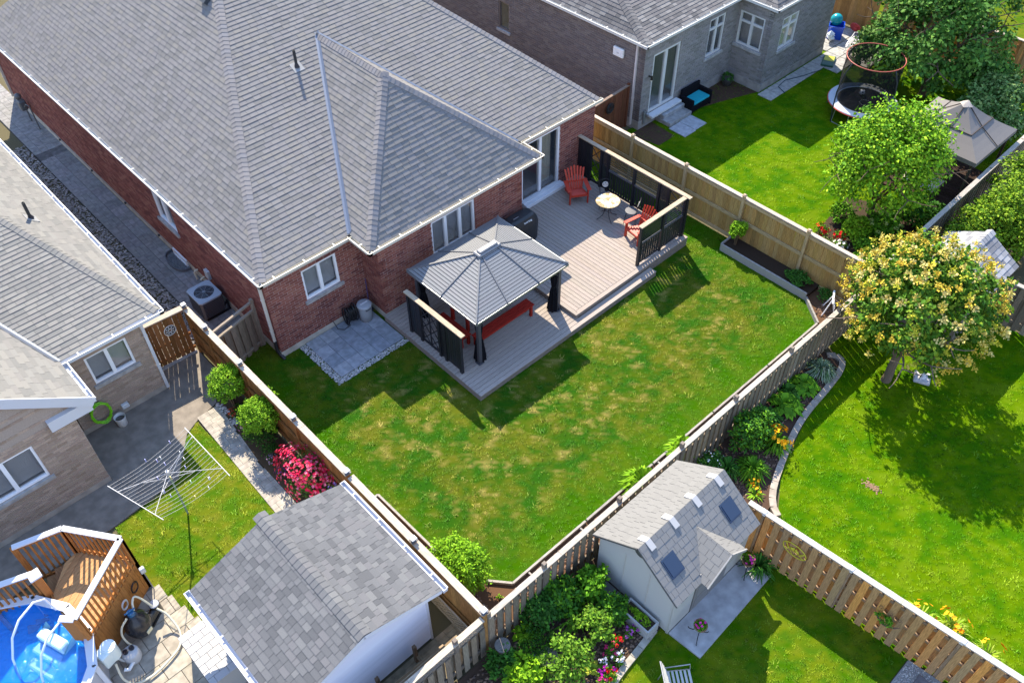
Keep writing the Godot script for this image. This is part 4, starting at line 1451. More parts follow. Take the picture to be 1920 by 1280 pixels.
func bistro() -> void:
	var t = thing("bistro_table", "round mosaic-topped bistro table with curved black iron legs", "table", V(11.28, 0.35, 2.42))
	var g = G.new()
	g.col = Color(0.42, 0.32, 0.16)
	g.lathe(V(0, 0.68, 0), [Vector2(0.0, 0), Vector2(0.4, 0), Vector2(0.415, 0.012), Vector2(0.4, 0.026), Vector2(0.0, 0.026)], 36)
	part(t, "table_top", g, M.stone)
	for r in 3:
		var n = [8, 14, 20][r]
		for i in n:
			var m = G.new()
			m.col = [Color(0.75, 0.7, 0.58), Color(0.45, 0.3, 0.14), Color(0.6, 0.48, 0.28), Color(0.8, 0.76, 0.66)][rng.randi() % 4]
			var a0 = TAU * i / n + 0.03; var a1 = TAU * (i + 1) / n - 0.03
			var r0 = [0.05, 0.16, 0.28][r]; var r1 = [0.15, 0.27, 0.385][r]
			var p = func(a, q, y): return V(cos(a) * q, y, sin(a) * q)
			m.quad(p.call(a1, r0, 0.712), p.call(a0, r0, 0.712), p.call(a0, r1, 0.712), p.call(a1, r1, 0.712))
			m.quad(p.call(a0, r1, 0.704), p.call(a1, r1, 0.704), p.call(a1, r1, 0.712), p.call(a0, r1, 0.712))
			part(t, "mosaic_tile", m, M.gloss)
	for i in 4:
		var l = G.new()
		l.col = BLACK
		var a = TAU * i / 4 + 0.4
		var d = V(cos(a), 0, sin(a))
		l.tube([d * 0.28 + UPV * 0.68, d * 0.14 + UPV * 0.5, d * 0.09 + UPV * 0.33, d * 0.16 + UPV * 0.14, d * 0.33 + UPV * 0.03, d * 0.37 + UPV * 0.01], 0.011, 6)
		part(t, "leg", l, M.paint)
	var rg = G.new()
	rg.col = BLACK
	var ring = []
	for i in 17: ring.append(V(cos(TAU * i / 16) * 0.1, 0.33, sin(TAU * i / 16) * 0.1))
	rg.tube(ring, 0.008, 6)
	part(t, "leg_ring", rg, M.paint)

func bistro_chair(label: String, o: Vector3, turn: float) -> void:
	var t = thing("bistro_chair", label, "chair", o, turn, "iron bistro chairs")
	var g = G.new()
	g.col = Color(0.1, 0.1, 0.11)
	g.lathe(V(0, 0.43, 0), [Vector2(0.0, 0), Vector2(0.2, 0), Vector2(0.21, 0.01), Vector2(0.2, 0.02), Vector2(0, 0.02)], 20)
	part(t, "seat", g, M.paint)
	for s in [-1, 1]:
		for e in [-1, 1]:
			var l = G.new()
			l.col = BLACK
			l.tube([V(s * 0.15, 0.43, e * 0.14), V(s * 0.2, 0.0, e * 0.2)], 0.01, 6)
			part(t, "leg", l, M.paint)
	var b = G.new()
	b.col = BLACK
	b.tube([V(-0.16, 0.43, -0.16), V(-0.2, 0.75, -0.22), V(-0.21, 0.88, -0.25), V(0, 0.94, -0.27), V(0.21, 0.88, -0.25), V(0.2, 0.75, -0.22), V(0.16, 0.43, -0.16)], 0.011, 6)
	for s in [-1, 1]: b.tube([V(s * 0.2, 0.88, -0.25), V(s * 0.07, 0.76, -0.22), V(s * 0.15, 0.6, -0.19)], 0.007, 5)
	var bk = part(t, "back_frame", b, M.paint)
	var m = G.new()
	m.col = Color(0.5, 0.48, 0.44)
	m.cyl(V(0, 0.74, -0.23), V(0, 0.745, -0.21), 0.1, 0.1, 18)
	for i in 8:
		m.col = [Color(0.2, 0.16, 0.14), Color(0.65, 0.63, 0.6)][i % 2]
		m.ball(V(cos(TAU * i / 8) * 0.06, 0.745 + sin(TAU * i / 8) * 0.06, -0.208), V(0.02, 0.02, 0.006), 6)
	part(bk, "medallion", m, M.paint)

func deck_things() -> void:
	var X = V(1, 0, 0); var Z = V(0, 0, 1)
	screen("black privacy screen with crossed panels beside the grey gazebo", V(3.3, 0.2, 1.95), Z, 1.55, [["S", 0.5], ["X", 0.85, 2], ["L", 0.25], ["S", 0.65]], -0.12, 2.4)
	screen("long black privacy screen with louvres along the right deck edge", V(12.36, 0.35, 0.1), Z, 1.55, [["S", 0.5], ["X", 0.5, 1], ["L", 0.32], ["P", 1.15], ["P", 1.05], ["L", 0.4], ["X", 0.73, 1]], -0.1, 4.78)
	screen("short black privacy screen at the deck's front corner", V(10.2, 0.35, 4.72), X, 1.55, [["D", 1.05], ["P", 1.05]], -0.08, 2.06)
	bench("long red bench with boards under the gazebo's front edge", V(5.3, 0.2, 3.78), 0.0, 2.2, 0.45, 0.36)
	bench("red bench set crosswise behind the gazebo's front post", V(4.05, 0.2, 2.95), PI / 2, 1.25, 0.45, 0.36)
	var t = thing("red_table", "red board table half hidden beneath the gazebo roof", "table", V(5.35, 0.2, 2.75))
	for i in 5:
		var g = G.new()
		g.col = jit(RED, 0.1)
		g.bev(V(-0.95, 0.7, -0.42 + i * 0.168), V(0.95, 0.735, -0.42 + (i + 1) * 0.168 - 0.006), 0.005)
		part(t, "top_board", g, M.wood_x)
	for s in [[-1, -1], [1, -1], [-1, 1], [1, 1]]:
		var g = G.new()
		g.col = jit(RED, 0.05)
		g.bev(V(s[0] * 0.85 - 0.045, 0, s[1] * 0.34 - 0.045), V(s[0] * 0.85 + 0.045, 0.7, s[1] * 0.34 + 0.045), 0.005)
		part(t, "leg", g, M.wood_y)
	adirondack("red slatted deck chair in the shade by the patio door", V(11.3, 0.35, 1.0), -0.55, Color(0.48, 0.04, 0.016))
	adirondack("red slatted deck chair in the sun behind the corner screen", V(11.25, 0.35, 3.85), -PI / 2 - 0.15, Color(0.48, 0.04, 0.016))
	bistro()
	bistro_chair("iron bistro chair with round mosaic back against the black screen", V(11.68, 0.35, 1.95), -0.75)
	bistro_chair("iron bistro chair with a beige seat between the table and the sunlit red chair", V(11.7, 0.35, 3.1), 3.7)
	# covered grill
	t = thing("covered_grill", "barbecue under a black fitted cover against the brick wall", "grill", V(8.3, 0.35, 1.3))
	var g = G.new()
	g.col = Color(0.016, 0.02, 0.026)
	var lv = [[0.02, 0.62, 0.3], [0.35, 0.63, 0.3], [0.68, 0.66, 0.31], [0.85, 0.62, 0.3], [1.02, 0.52, 0.24], [1.08, 0.46, 0.16]]
	var n = 28
	for i in lv.size() - 1:
		for k in n:
			var p = func(a, j):
				var an = TAU * j / n
				var cx = cos(an); var cz = sin(an)
				var m = pow(pow(abs(cx), 5.0) + pow(abs(cz), 5.0), -0.2)
				var w = 1.0 + 0.025 * sin(j * 2.4 + lv[a][0] * 3) * (1.0 - a / 6.0)
				return V(cx * m * lv[a][1] * w, lv[a][0], cz * m * lv[a][2] * w)
			g.quad(p.call(i, k + 1), p.call(i, k), p.call(i + 1, k), p.call(i + 1, k + 1))
	for k in n:
		var p2 = func(j):
			var an = TAU * j / n
			var m = pow(pow(abs(cos(an)), 5.0) + pow(abs(sin(an)), 5.0), -0.2)
			return V(cos(an) * m * 0.46, 1.08, sin(an) * m * 0.16)
		g.tri(V(0, 1.09, 0), p2.call(k + 1), p2.call(k))
	part(t, "cover", g, M.paint)
	var lt = TextMesh.new()
	lt.text = "broil king"; lt.font_size = 12; lt.pixel_size = 0.006; lt.depth = 0.004
	var sf = SystemFont.new(); sf.font_names = PackedStringArray(["Droid Sans"]); sf.font_weight = 700
	lt.font = sf
	var lo = inst(t, "lettering", lt, M.white, Transform3D(Basis(V(1, 0, 0), -0.6), V(0.12, 0.925, 0.285)))
	var hd = G.new()
	hd.col = Color(0.5, 0.52, 0.55)
	hd.beam(V(-0.3, 1.1, 0.05), V(-0.08, 1.1, 0.05), 0.018, 0.012)
	part(t, "handle_strip", hd, M.metal)
	# slab patio
	t = thing("stone_patio", "small patio of square blue-grey slabs at the house corner", "patio")
	for i in 5:
		for j in 4:
			var s = G.new()
			s.col = jit([Color(0.25, 0.27, 0.3), Color(0.29, 0.31, 0.34), Color(0.34, 0.36, 0.38), Color(0.27, 0.29, 0.32)][rng.randi() % 4], 0.08)
			var x = 0.78 + i * 0.455; var z = 0.03 + j * 0.452
			if x + 0.44 > 3.1 : continue
			s.bev(V(x, -0.02, z), V(x + 0.448, 0.035 + rng.randf() * 0.003, z + 0.446), 0.004)
			part(t, "slab", s, M.stone)
	gravel("gravel_border", "narrow band of pale gravel around the slab patio", [[0.56, 0.04, 0.77, 2.02], [0.77, 1.85, 3.08, 2.04]], 1500, 0.014, 0.03, [Color(0.35, 0.34, 0.33), Color(0.5, 0.48, 0.45), Color(0.22, 0.22, 0.22), Color(0.42, 0.4, 0.36)], 0.012)
	# waste bin, hose reel
	t = thing("waste_bin", "round grey plastic bin with a lid in the house corner", "bin", V(2.72, 0.035, 0.42))
	g = G.new(); g.col = Color(0.3, 0.32, 0.33)
	g.lathe(Vector3.ZERO, [Vector2(0.0, 0.0), Vector2(0.185, 0.0), Vector2(0.2, 0.3), Vector2(0.215, 0.56), Vector2(0.21, 0.58)], 24)
	part(t, "drum", g, M.paint)
	g = G.new(); g.col = Color(0.34, 0.36, 0.38)
	g.lathe(Vector3.ZERO, [Vector2(0.228, 0.57), Vector2(0.23, 0.6), Vector2(0.19, 0.64), Vector2(0.0, 0.655)], 24)
	part(t, "lid", g, M.paint)
	g = G.new(); g.col = Color(0.5, 0.52, 0.55)
	g.bev(V(-0.13, 0.645, -0.03), V(0.13, 0.675, 0.03), 0.01)
	part(t, "lid_handle", g, M.paint)
	g = G.new(); g.col = Color(0.1, 0.1, 0.1)
	g.bev(V(-0.1, 0.5, 0.19), V(0.1, 0.53, 0.24), 0.008); g.cyl(V(-0.14, 0.04, -0.14), V(0.14, 0.04, -0.14), 0.04, 0.04, 10)
	part(t, "latch", g, M.paint)
	t = thing("hose_reel", "black hose reel standing against the brick wall by the bin", "hose reel", V(2.3, 0.035, 0.25))
	g = G.new(); g.col = BLACK
	for s in [-1, 1]:
		var loop = []
		for i in 21: loop.append(V(s * 0.16, 0.36 + sin(TAU * i / 20) * 0.33, cos(TAU * i / 20) * 0.17))
		g.tube(loop, 0.02, 6)
		g.beam(V(s * 0.16, 0.03, 0), V(s * 0.16, 0.69, 0), 0.025, 0.03, V(0, 0, 1))
	part(t, "reel_frame", g, M.paint)
	g = G.new(); g.col = Color(0.016, 0.016, 0.018)
	var hs = []
	for i in 120: hs.append(V(-0.14 + 0.28 * abs(fmod(i / 20.0, 2.0) - 1.0), 0.36 + sin(i * 0.55) * (0.16 + 0.001 * i), cos(i * 0.55) * (0.1 + 0.0005 * i)))
	g.tube(hs, 0.018, 6)
	part(t, "hose", g, M.paint)
	g = G.new(); g.col = Color(0.03, 0.03, 0.035)
	g.tube([V(-0.1, 0.05, 0.1), V(-0.35, 0.02, 0.12), V(-0.5, 0.06, 0.0), V(-0.52, 0.3, -0.2)], 0.012, 5)
	part(t, "supply_hose", g, M.paint)
	t = thing("broom", "blue-handled broom leaning in the brick corner behind the bin", "broom", V(2.98, 0.04, 0.2))
	g = G.new(); g.col = Color(0.05, 0.05, 0.18)
	g.tube([V(0, 0.06, 0.06), V(0.13, 1.15, -0.12)], 0.012, 6)
	part(t, "handle", g, M.paint)
	g = G.new(); g.col = Color(0.04, 0.04, 0.05)
	g.bev(V(-0.13, 0.0, 0.03), V(0.13, 0.1, 0.1), 0.015)
	part(t, "brush", g, M.cloth)

# ---------- fences, gates, edging, side passage ----------
func medallion(par: Node3D, o: Vector3, n: Vector3, r: float, c1: Color, c2: Color) -> void:
	var x = UPV.cross(n).normalized()
	var g = G.new()
	var ring = func(q, w, c):
		var l = []
		for i in 25: l.append(o + (x * cos(TAU * i / 24) + UPV * sin(TAU * i / 24)) * q)
		g.col = c
		g.tube(l, w, 5)
	ring.call(r, 0.014, c1); ring.call(r * 0.82, 0.01, c2); ring.call(r * 0.3, 0.012, c1)
	for i in 16:
		var d = x * cos(TAU * i / 16) + UPV * sin(TAU * i / 16)
		g.col = c2 if i % 2 else c1
		g.tube([o + d * r * 0.3, o + d * r * 0.98], 0.008, 4)
		g.ball(o + d.rotated(n, 0.2) * r * 0.62, V(0.022, 0.022, 0.022), 6)
	part(par, "medallion", g, M.paint)

func fences() -> void:
	var brown = [Color(0.333, 0.144, 0.044), Color(0.380, 0.167, 0.052), Color(0.299, 0.127, 0.039)]
	var gold = [Color(0.483, 0.270, 0.092), Color(0.529, 0.299, 0.109), Color(0.448, 0.236, 0.081), Color(0.425, 0.230, 0.081)]
	var olive = [Color(0.461, 0.287, 0.094), Color(0.499, 0.317, 0.110), Color(0.422, 0.262, 0.088), Color(0.474, 0.305, 0.110)]
	var grey = [Color(0.280, 0.232, 0.173), Color(0.314, 0.265, 0.199), Color(0.246, 0.205, 0.153), Color(0.291, 0.238, 0.168)]
	var mix = [Color(0.650, 0.336, 0.117), Color(0.520, 0.312, 0.138), Color(0.747, 0.359, 0.103), Color(0.471, 0.305, 0.158), Color(0.683, 0.366, 0.138)]
	var bleach = Color(0.55, 0.47, 0.38)
	fence("wooden_fence", "brown stained board fence with lantern post caps beside the paver path", V(-1.6, 0, -1.87), V(-1.6, 0, 5.86), {"h": 1.74, "cols": brown, "rails": [0.3, 0.95, 1.62], "rail_col": brown[0], "rail_off": 0.05, "offs": [0.0], "cap": bleach, "cap_w": 0.17, "posts": [0.0, 1.16, 2.96, 5.47, 7.72], "post_h": 1.84, "post_cap": "lantern", "post_off": 0.02})
	fence("wooden_fence", "golden board fence running behind the grey shingled shed to the corner", V(-1.6, 0, 5.94), V(-1.6, 0, 10.68), {"h": 1.74, "cols": gold, "rails": [0.55, 1.62], "rail_col": gold[2], "rail_off": 0.05, "offs": [0.0], "cap": bleach, "cap_w": 0.17, "posts": [2.4, 4.72], "post_h": 1.84, "post_cap": "lantern", "post_off": 0.02})
	fence("wooden_fence", "olive tan board fence with rails and capped posts right of the deck", V(13.78, 0, -0.88), V(13.78, 0, 10.62), {"h": 1.76, "cols": olive, "rails": [0.12, 0.92, 1.68], "rail_col": Color(0.52, 0.38, 0.2), "rail_off": 0.045, "rail_h": 0.11, "offs": [0.0], "cap": bleach, "cap_w": 0.14, "posts": [0.0, 2.15, 4.49, 6.82, 9.21, 11.42], "post_h": 1.9, "post_cap": "block", "post_off": 0.07, "cap_col": Color(0.42, 0.3, 0.19)})
	fence("wooden_fence", "weathered grey board-on-board fence along the rear of the lawn", V(-1.55, 0, 10.68), V(13.7, 0, 10.7), {"h": 1.52, "cols": grey, "rails": [0.3, 1.2], "rail_col": Color(0.25, 0.21, 0.17), "offs": [0.045, -0.045], "bw": 0.14, "gap": -0.022, "cap": Color(0.5, 0.45, 0.38), "cap_w": 0.13, "posts": [0.02, 1.68, 4.13, 6.4, 8.56, 11.0, 13.3, 15.2], "post_h": 1.74, "post_cap": ""})
	var lf = fence("wooden_fence", "weathered grey fence with a lattice top behind the stacked lumber", V(-5.6, 0, 10.68), V(-1.68, 0, 10.68), {"h": 1.62, "board_top": 1.3, "cols": grey, "rails": [0.3, 1.3], "rail_col": Color(0.25, 0.21, 0.17), "offs": [0.045, -0.045], "bw": 0.14, "gap": -0.022, "cap": Color(0.55, 0.48, 0.38), "cap_w": 0.14, "posts": [0.7, 3.16], "post_h": 1.78, "post_cap": ""})
	var lg = G.new(); lg.col = Color(0.3, 0.27, 0.23)
	lattice(lg, V(0, 1.34, 0.02), V(1, 0, 0), 3.9, 0.26, V(0, 0, 1), 0.09, 0.03)
	part(lf, "lattice", lg, M.wood_x)
	fence("wooden_fence", "brown board-on-board fence with a white top rail at lower right", V(4.66, 0, 12.8), V(5.3, 0, 20.2), {"h": 1.68, "cols": mix, "rails": [0.3, 0.95, 1.5], "rail_col": Color(0.36, 0.25, 0.16), "offs": [0.055, -0.055], "bw": 0.15, "gap": -0.03, "cap": Color(0.6, 0.55, 0.48), "cap_w": 0.14, "posts": [0.4, 2.55, 5.02, 7.35], "post_h": 1.72, "post_cap": "steel"})
	fence("wooden_fence", "weathered fence between the far gazebo and the cedar hedge", V(13.9, 0, 10.62), V(25.5, 0, 10.4), {"h": 1.6, "cols": grey, "rails": [0.4, 1.4], "rail_col": grey[2], "offs": [0.02, -0.02], "bw": 0.14, "gap": -0.01, "cap": Color(0.48, 0.43, 0.37), "cap_w": 0.15, "posts": [2.4, 4.8, 7.2, 9.6], "post_h": 1.64})
	fence("wooden_fence", "tall cedar board fence behind the blue bin in the far corner", V(29.3, 0, -2.5), V(29.5, 0, 1.6), {"h": 1.8, "cols": gold, "rails": [0.4, 1.6], "rail_col": gold[2], "rail_off": -0.05, "offs": [0.0], "posts": [], "cap": gold[0]})
	fence("wooden_fence", "far slatted wooden fence below the neighbouring lawn at top right", V(29.55, 0, 1.7), V(30.1, 0, 10.4), {"h": 1.75, "cols": mix, "rails": [0.4, 1.5], "rail_col": gold[2], "offs": [0.03, -0.03], "bw": 0.14, "gap": -0.01, "cap": Color(0.5, 0.44, 0.36), "posts": [2.4, 4.8, 6.9], "post_h": 1.85})
	fence("wooden_fence", "short weathered grey fence beside the small shed at right edge", V(16.35, 0, 13.55), V(16.8, 0, 18.0), {"h": 1.55, "cols": grey, "rails": [0.3, 1.2], "rail_col": grey[2], "offs": [0.045, -0.045], "bw": 0.15, "gap": -0.02, "cap": Color(0.45, 0.41, 0.36), "posts": [0.05, 2.4], "post_h": 1.6})
	var sg = fence("wooden_gate", "dark red brown gate between the red and the grey brick houses", V(13.88, 0, -1.0), V(16.3, 0, -1.15), {"h": 1.75, "cols": [Color(0.16, 0.06, 0.035), Color(0.18, 0.07, 0.04)], "rails": [0.3, 1.6], "rail_col": Color(0.16, 0.06, 0.035), "rail_off": -0.04, "offs": [0.0], "posts": [0.05, 2.35], "cap": Color(0.3, 0.22, 0.17), "cap_w": 0.1})
	tag(sg, "dark red brown gate between the red and the grey brick houses", "gate")
	medallion(sg, V(1.2, 1.35, 0.02), V(0, 0, 1), 0.2, BLACK, BLACK)
	var g1 = fence("wooden_gate", "grey brown slatted gate with an open top rail beside the air conditioner", V(-1.52, 0, -0.52), V(-0.05, 0, -0.85), {"h": 1.76, "board_top": 1.42, "cols": [Color(0.22, 0.165, 0.125), Color(0.25, 0.19, 0.145)], "rails": [0.2, 1.44, 1.74], "rail_col": Color(0.33, 0.27, 0.21), "offs": [0.025, -0.025], "bw": 0.15, "gap": -0.02, "posts": [1.44], "post_h": 1.85, "rail_w": 0.07, "rail_h": 0.06})
	tag(g1, "grey brown slatted gate with an open top rail beside the air conditioner", "gate")
	var g2 = fence("wooden_gate", "brown plank gate with a round metal medallion beside the beige house", V(-3.0, 0, -2.1), V(-1.66, 0, -2.0), {"h": 1.7, "cols": [Color(0.28, 0.12, 0.04), Color(0.32, 0.14, 0.05), Color(0.25, 0.105, 0.035)], "rails": [0.15, 0.7, 1.6], "rail_col": Color(0.28, 0.12, 0.04), "rail_off": -0.04, "offs": [0.0], "bw": 0.13, "gap": 0.013, "cap": bleach, "cap_w": 0.2, "posts": []})
	tag(g2, "brown plank gate with a round metal medallion beside the beige house", "gate")
	medallion(g2, V(0.82, 1.18, 0.03 + 0.06), V(0, 0, 1), 0.17, Color(0.75, 0.72, 0.66), Color(0.06, 0.05, 0.05))
	var th = G.new(); th.col = Color(0.5, 0.48, 0.45)
	th.box(V(0.05, -0.01, 0.02), V(1.3, 0.03, 0.18))
	part(g2, "threshold", th, M.concrete)

func edging() -> void:
	var col = Color(0.4, 0.37, 0.34)
	var run = func(label, pts, h, w):
		var t = thing("garden_edging", label, "edging")
		for i in pts.size() - 1:
			var a = V(pts[i][0], h / 2 - 0.01, pts[i][1]); var b = V(pts[i + 1][0], h / 2 - 0.01, pts[i + 1][1])
			var n = max(1, int(a.distance_to(b) / 2.4 + 0.5))
			for k in n:
				var g = G.new()
				g.col = jit(col, 0.12)
				g.beam(a.lerp(b, float(k) / n), a.lerp(b, (k + 1.0) / n - 0.004), w, h)
				part(t, "timber", g, M.wood_x)
		return t
	var t = run.call("grey timber edging along the rear flower bed of the lawn", [[-0.53, 9.45], [-0.12, 9.93], [12.36, 10.02], [13.06, 9.14]], 0.17, 0.055)
	for x in [0.35, 2.1, 5.0, 8.2, 11.5]:
		var g = G.new(); g.col = jit(col, 0.1)
		g.beam(V(x, 0.08, 9.98), V(x, 0.08, 10.6), 0.04, 0.12)
		part(t, "brace", g, M.wood_z)
	run.call("grey timber edging of the narrow bed along the left fence", [[-1.5, 5.78], [-0.92, 5.8], [-0.88, 8.3]], 0.17, 0.055)
	run.call("raised timber planter box edge along the right fence", [[13.72, 5.84], [13.06, 5.86], [13.06, 9.14]], 0.28, 0.055)
	var bed = func(poly, y, c):
		var g = G.new(); g.col = c
		g.slab(poly, -0.02, y)
		struct("mulch_bed", g, M.soil)
	var mul = Color(0.15, 0.085, 0.05)
	bed.call(PackedVector2Array([Vector2(-1.55, 8.3), Vector2(-0.9, 8.3), Vector2(-0.53, 9.45), Vector2(-0.12, 9.93), Vector2(12.36, 10.02), Vector2(13.06, 9.14), Vector2(13.74, 9.14), Vector2(13.74, 10.62), Vector2(-1.55, 10.62)]), 0.07, mul)
	bed.call(PackedVector2Array([Vector2(-1.55, 5.8), Vector2(-0.92, 5.8), Vector2(-0.9, 8.3), Vector2(-1.55, 8.3)]), 0.05, mul)
	bed.call(PackedVector2Array([Vector2(13.06, 5.86), Vector2(13.74, 5.86), Vector2(13.74, 9.14), Vector2(13.06, 9.14)]), 0.2, Color(0.06, 0.04, 0.028))
	gravel("bark_mulch", "loose bark chips on the flower beds around the lawn", [[-1.5, 8.4, -0.9, 10.55], [-0.4, 10.05, 13.0, 10.55], [12.7, 9.6, 13.7, 10.5], [13.1, 5.9, 13.7, 9.1]], 2600, 0.02, 0.05, [Color(0.16, 0.09, 0.055), Color(0.22, 0.13, 0.08), Color(0.09, 0.055, 0.04)], 0.07)
	var s = thing("plant_stand", "small white metal A-frame stand in the rear right corner bed", "stand", V(13.05, 0.07, 9.95), 0.5)
	var g = G.new(); g.col = Color(0.85, 0.85, 0.86)
	for e in [-1, 1]:
		g.tube([V(e * 0.22, 0, 0.18), V(e * 0.08, 0.62, 0)], 0.02, 6); g.tube([V(e * 0.22, 0, -0.18), V(e * 0.08, 0.62, 0)], 0.02, 6)
	part(s, "leg", g, M.paint)
	g = G.new(); g.col = Color(0.85, 0.85, 0.86)
	g.beam(V(-0.3, 0.62, 0.0), V(0.3, 0.62, 0.0), 0.05, 0.03); g.beam(V(-0.16, 0.3, 0.1), V(0.16, 0.3, 0.1), 0.03, 0.03)
	part(s, "crossbar", g, M.paint)

func side_passage() -> void:
	# pavers between the houses, rocks, air conditioner
	var t = thing("paver_path", "shaded grey paver path between the red and beige houses", "path")
	var bk = G.new(); bk.col = Color(0.1, 0.1, 0.1)
	bk.box(V(-1.08, -0.05, -26), V(-0.005, 0.006, -0.95))
	part(t, "joint_sand", bk, M.soil)
	var z = -1.0
	var row = 0
	while z > -26.0:
		for k in 2:
			# square module of stamped pavers: each drawn as six small stones
			var x0 = -1.06 + k * 0.52
			var tone = jit(Color(0.26, 0.255, 0.25), 0.14)
			var turned = (row + k) % 2 == 0
			for i in 3:
				for j in 2:
					var g = G.new()
					g.col = jit(tone, 0.06)
					var a0; var b0
					if turned: a0 = V(x0 + i * 0.172, -0.02, z - 0.5 + j * 0.25); b0 = a0 + V(0.165, 0.052, 0.243)
					else: a0 = V(x0 + j * 0.258, -0.02, z - 0.5 + i * 0.167); b0 = a0 + V(0.251, 0.052, 0.16)
					g.box(a0, b0)
					if z > -14.6: part(t, "paver", g, M.stone)
		z -= 0.5
		row += 1
	var fr = G.new(); fr.col = Color(0.3, 0.29, 0.28)
	var zz = -14.5
	while zz > -26.0:
		for k in 4:
			fr.col = jit(Color(0.28, 0.275, 0.265), 0.1)
			fr.box(V(-1.06 + k * 0.265, -0.02, zz - 0.26), V(-1.06 + k * 0.265 + 0.258, 0.032, zz - 0.005))
		zz -= 0.265
	part(t, "far_pavers", fr, M.stone, true)
	gravel("river_rock", "band of dark grey stones beside the paver path under the eaves", [[-3.0, -16.0, -1.1, -2.3], [-1.5, -2.2, -1.1, -1.0]], 11000, 0.022, 0.046, [Color(0.24, 0.23, 0.22), Color(0.3, 0.29, 0.275), Color(0.2, 0.19, 0.185), Color(0.36, 0.34, 0.31)], 0.0)
	var w = thing("window_well", "corrugated dark steel window well with gravel by the basement window", "window well", V(-0.02, 0, -5.9))
	var g = G.new(); g.col = Color(0.12, 0.13, 0.15)
	var l = []
	for i in 13:
		var a = PI * i / 12
		l.append(V(-0.42 * pow(sin(a), 0.6), 0.06, -0.62 * cos(a)))
	for i in 12:
		g.beam(l[i], l[i + 1], 0.012, 0.14)
		g.beam(l[i] + UPV * 0.07, l[i + 1] + UPV * 0.07, 0.03, 0.02)
	part(w, "liner", g, M.paint)
	g = G.new()
	for i in 160:
		var a = rng.randf() * PI; var r = sqrt(rng.randf()) * 0.9
		g.col = jit(Color(0.16, 0.165, 0.17), 0.3)
		g.rock(V(-0.4 * r * sin(a), 0.045, -0.58 * r * cos(a)), V(0.03, 0.02, 0.03), rng)
	part(w, "gravel", g, M.plain, true)
	var ac = thing("air_conditioner", "dark cabinet air conditioner with a round fan grille by the brick wall", "air conditioner", V(-0.54, 0.03, -3.2))
	g = G.new(); g.col = Color(0.12, 0.12, 0.13)
	g.bev(V(-0.36, 0.06, -0.42), V(0.36, 0.72, 0.42), 0.05)
	part(ac, "cabinet", g, M.paint)
	for i in 11:
		var lv = G.new(); lv.col = Color(0.05, 0.05, 0.055)
		var y = 0.12 + i * 0.053
		for s in [-1, 1]:
			lv.box(V(s * 0.365 - 0.01, y, -0.36), V(s * 0.365 + 0.01, y + 0.02, 0.36)); lv.box(V(-0.3, y, s * 0.425 - 0.01), V(0.3, y + 0.02, s * 0.425 + 0.01))
		part(ac, "louvre", lv, M.paint)
	g = G.new(); g.col = Color(0.35, 0.4, 0.45)
	# top lid: square with a round hole
	for i in 32:
		var a0 = TAU * i / 32; var a1 = TAU * (i + 1) / 32
		var e = func(a):
			var m = 1.0 / max(abs(cos(a)) / 0.38, abs(sin(a)) / 0.44)
			return V(cos(a) * m, 0.76, sin(a) * m)
		g.quad(e.call(a1), e.call(a0), V(cos(a0) * 0.3, 0.77, sin(a0) * 0.3), V(cos(a1) * 0.3, 0.77, sin(a1) * 0.3))
		g.quad(e.call(a0) - UPV * 0.05, e.call(a0), e.call(a1), e.call(a1) - UPV * 0.05)
		g.quad(V(cos(a0) * 0.3, 0.77, sin(a0) * 0.3), V(cos(a0) * 0.3, 0.73, sin(a0) * 0.3), V(cos(a1) * 0.3, 0.73, sin(a1) * 0.3), V(cos(a1) * 0.3, 0.77, sin(a1) * 0.3))
	part(ac, "lid", g, M.paint)
	g = G.new(); g.col = Color(0.3, 0.34, 0.38)
	for r in 7:
		var ring = []
		for i in 25: ring.append(V(cos(TAU * i / 24) * (0.06 + r * 0.04), 0.765, sin(TAU * i / 24) * (0.06 + r * 0.04)))
		g.tube(ring, 0.004, 4)
	for i in 8: g.tube([V(0, 0.772, 0), V(cos(TAU * i / 8) * 0.3, 0.768, sin(TAU * i / 8) * 0.3)], 0.007, 4)
	g.cyl(V(0, 0.765, 0), V(0, 0.785, 0), 0.06, 0.05, 14)
	part(ac, "fan_grille", g, M.metal)
	g = G.new(); g.col = Color(0.04, 0.04, 0.05)
	g.cyl(V(0, 0.722, 0), V(0, 0.726, 0), 0.3, 0.3, 24)
	part(ac, "fan_well", g, M.plain)
	g = G.new(); g.col = BLACK
	g.beam(V(-0.3, 0.02, 0.38), V(0.5, 0.02, 0.38), 0.05, 0.06); g.beam(V(-0.3, 0.02, -0.38), V(0.5, 0.02, -0.38), 0.05, 0.06); g.beam(V(0.46, 0.02, 0.38), V(0.46, 0.4, 0.38), 0.05, 0.05, V(0, 0, 1)); g.beam(V(0.46, 0.36, 0.38), V(0.1, 0.05, 0.38), 0.04, 0.04)
	part(ac, "bracket", g, M.paint)

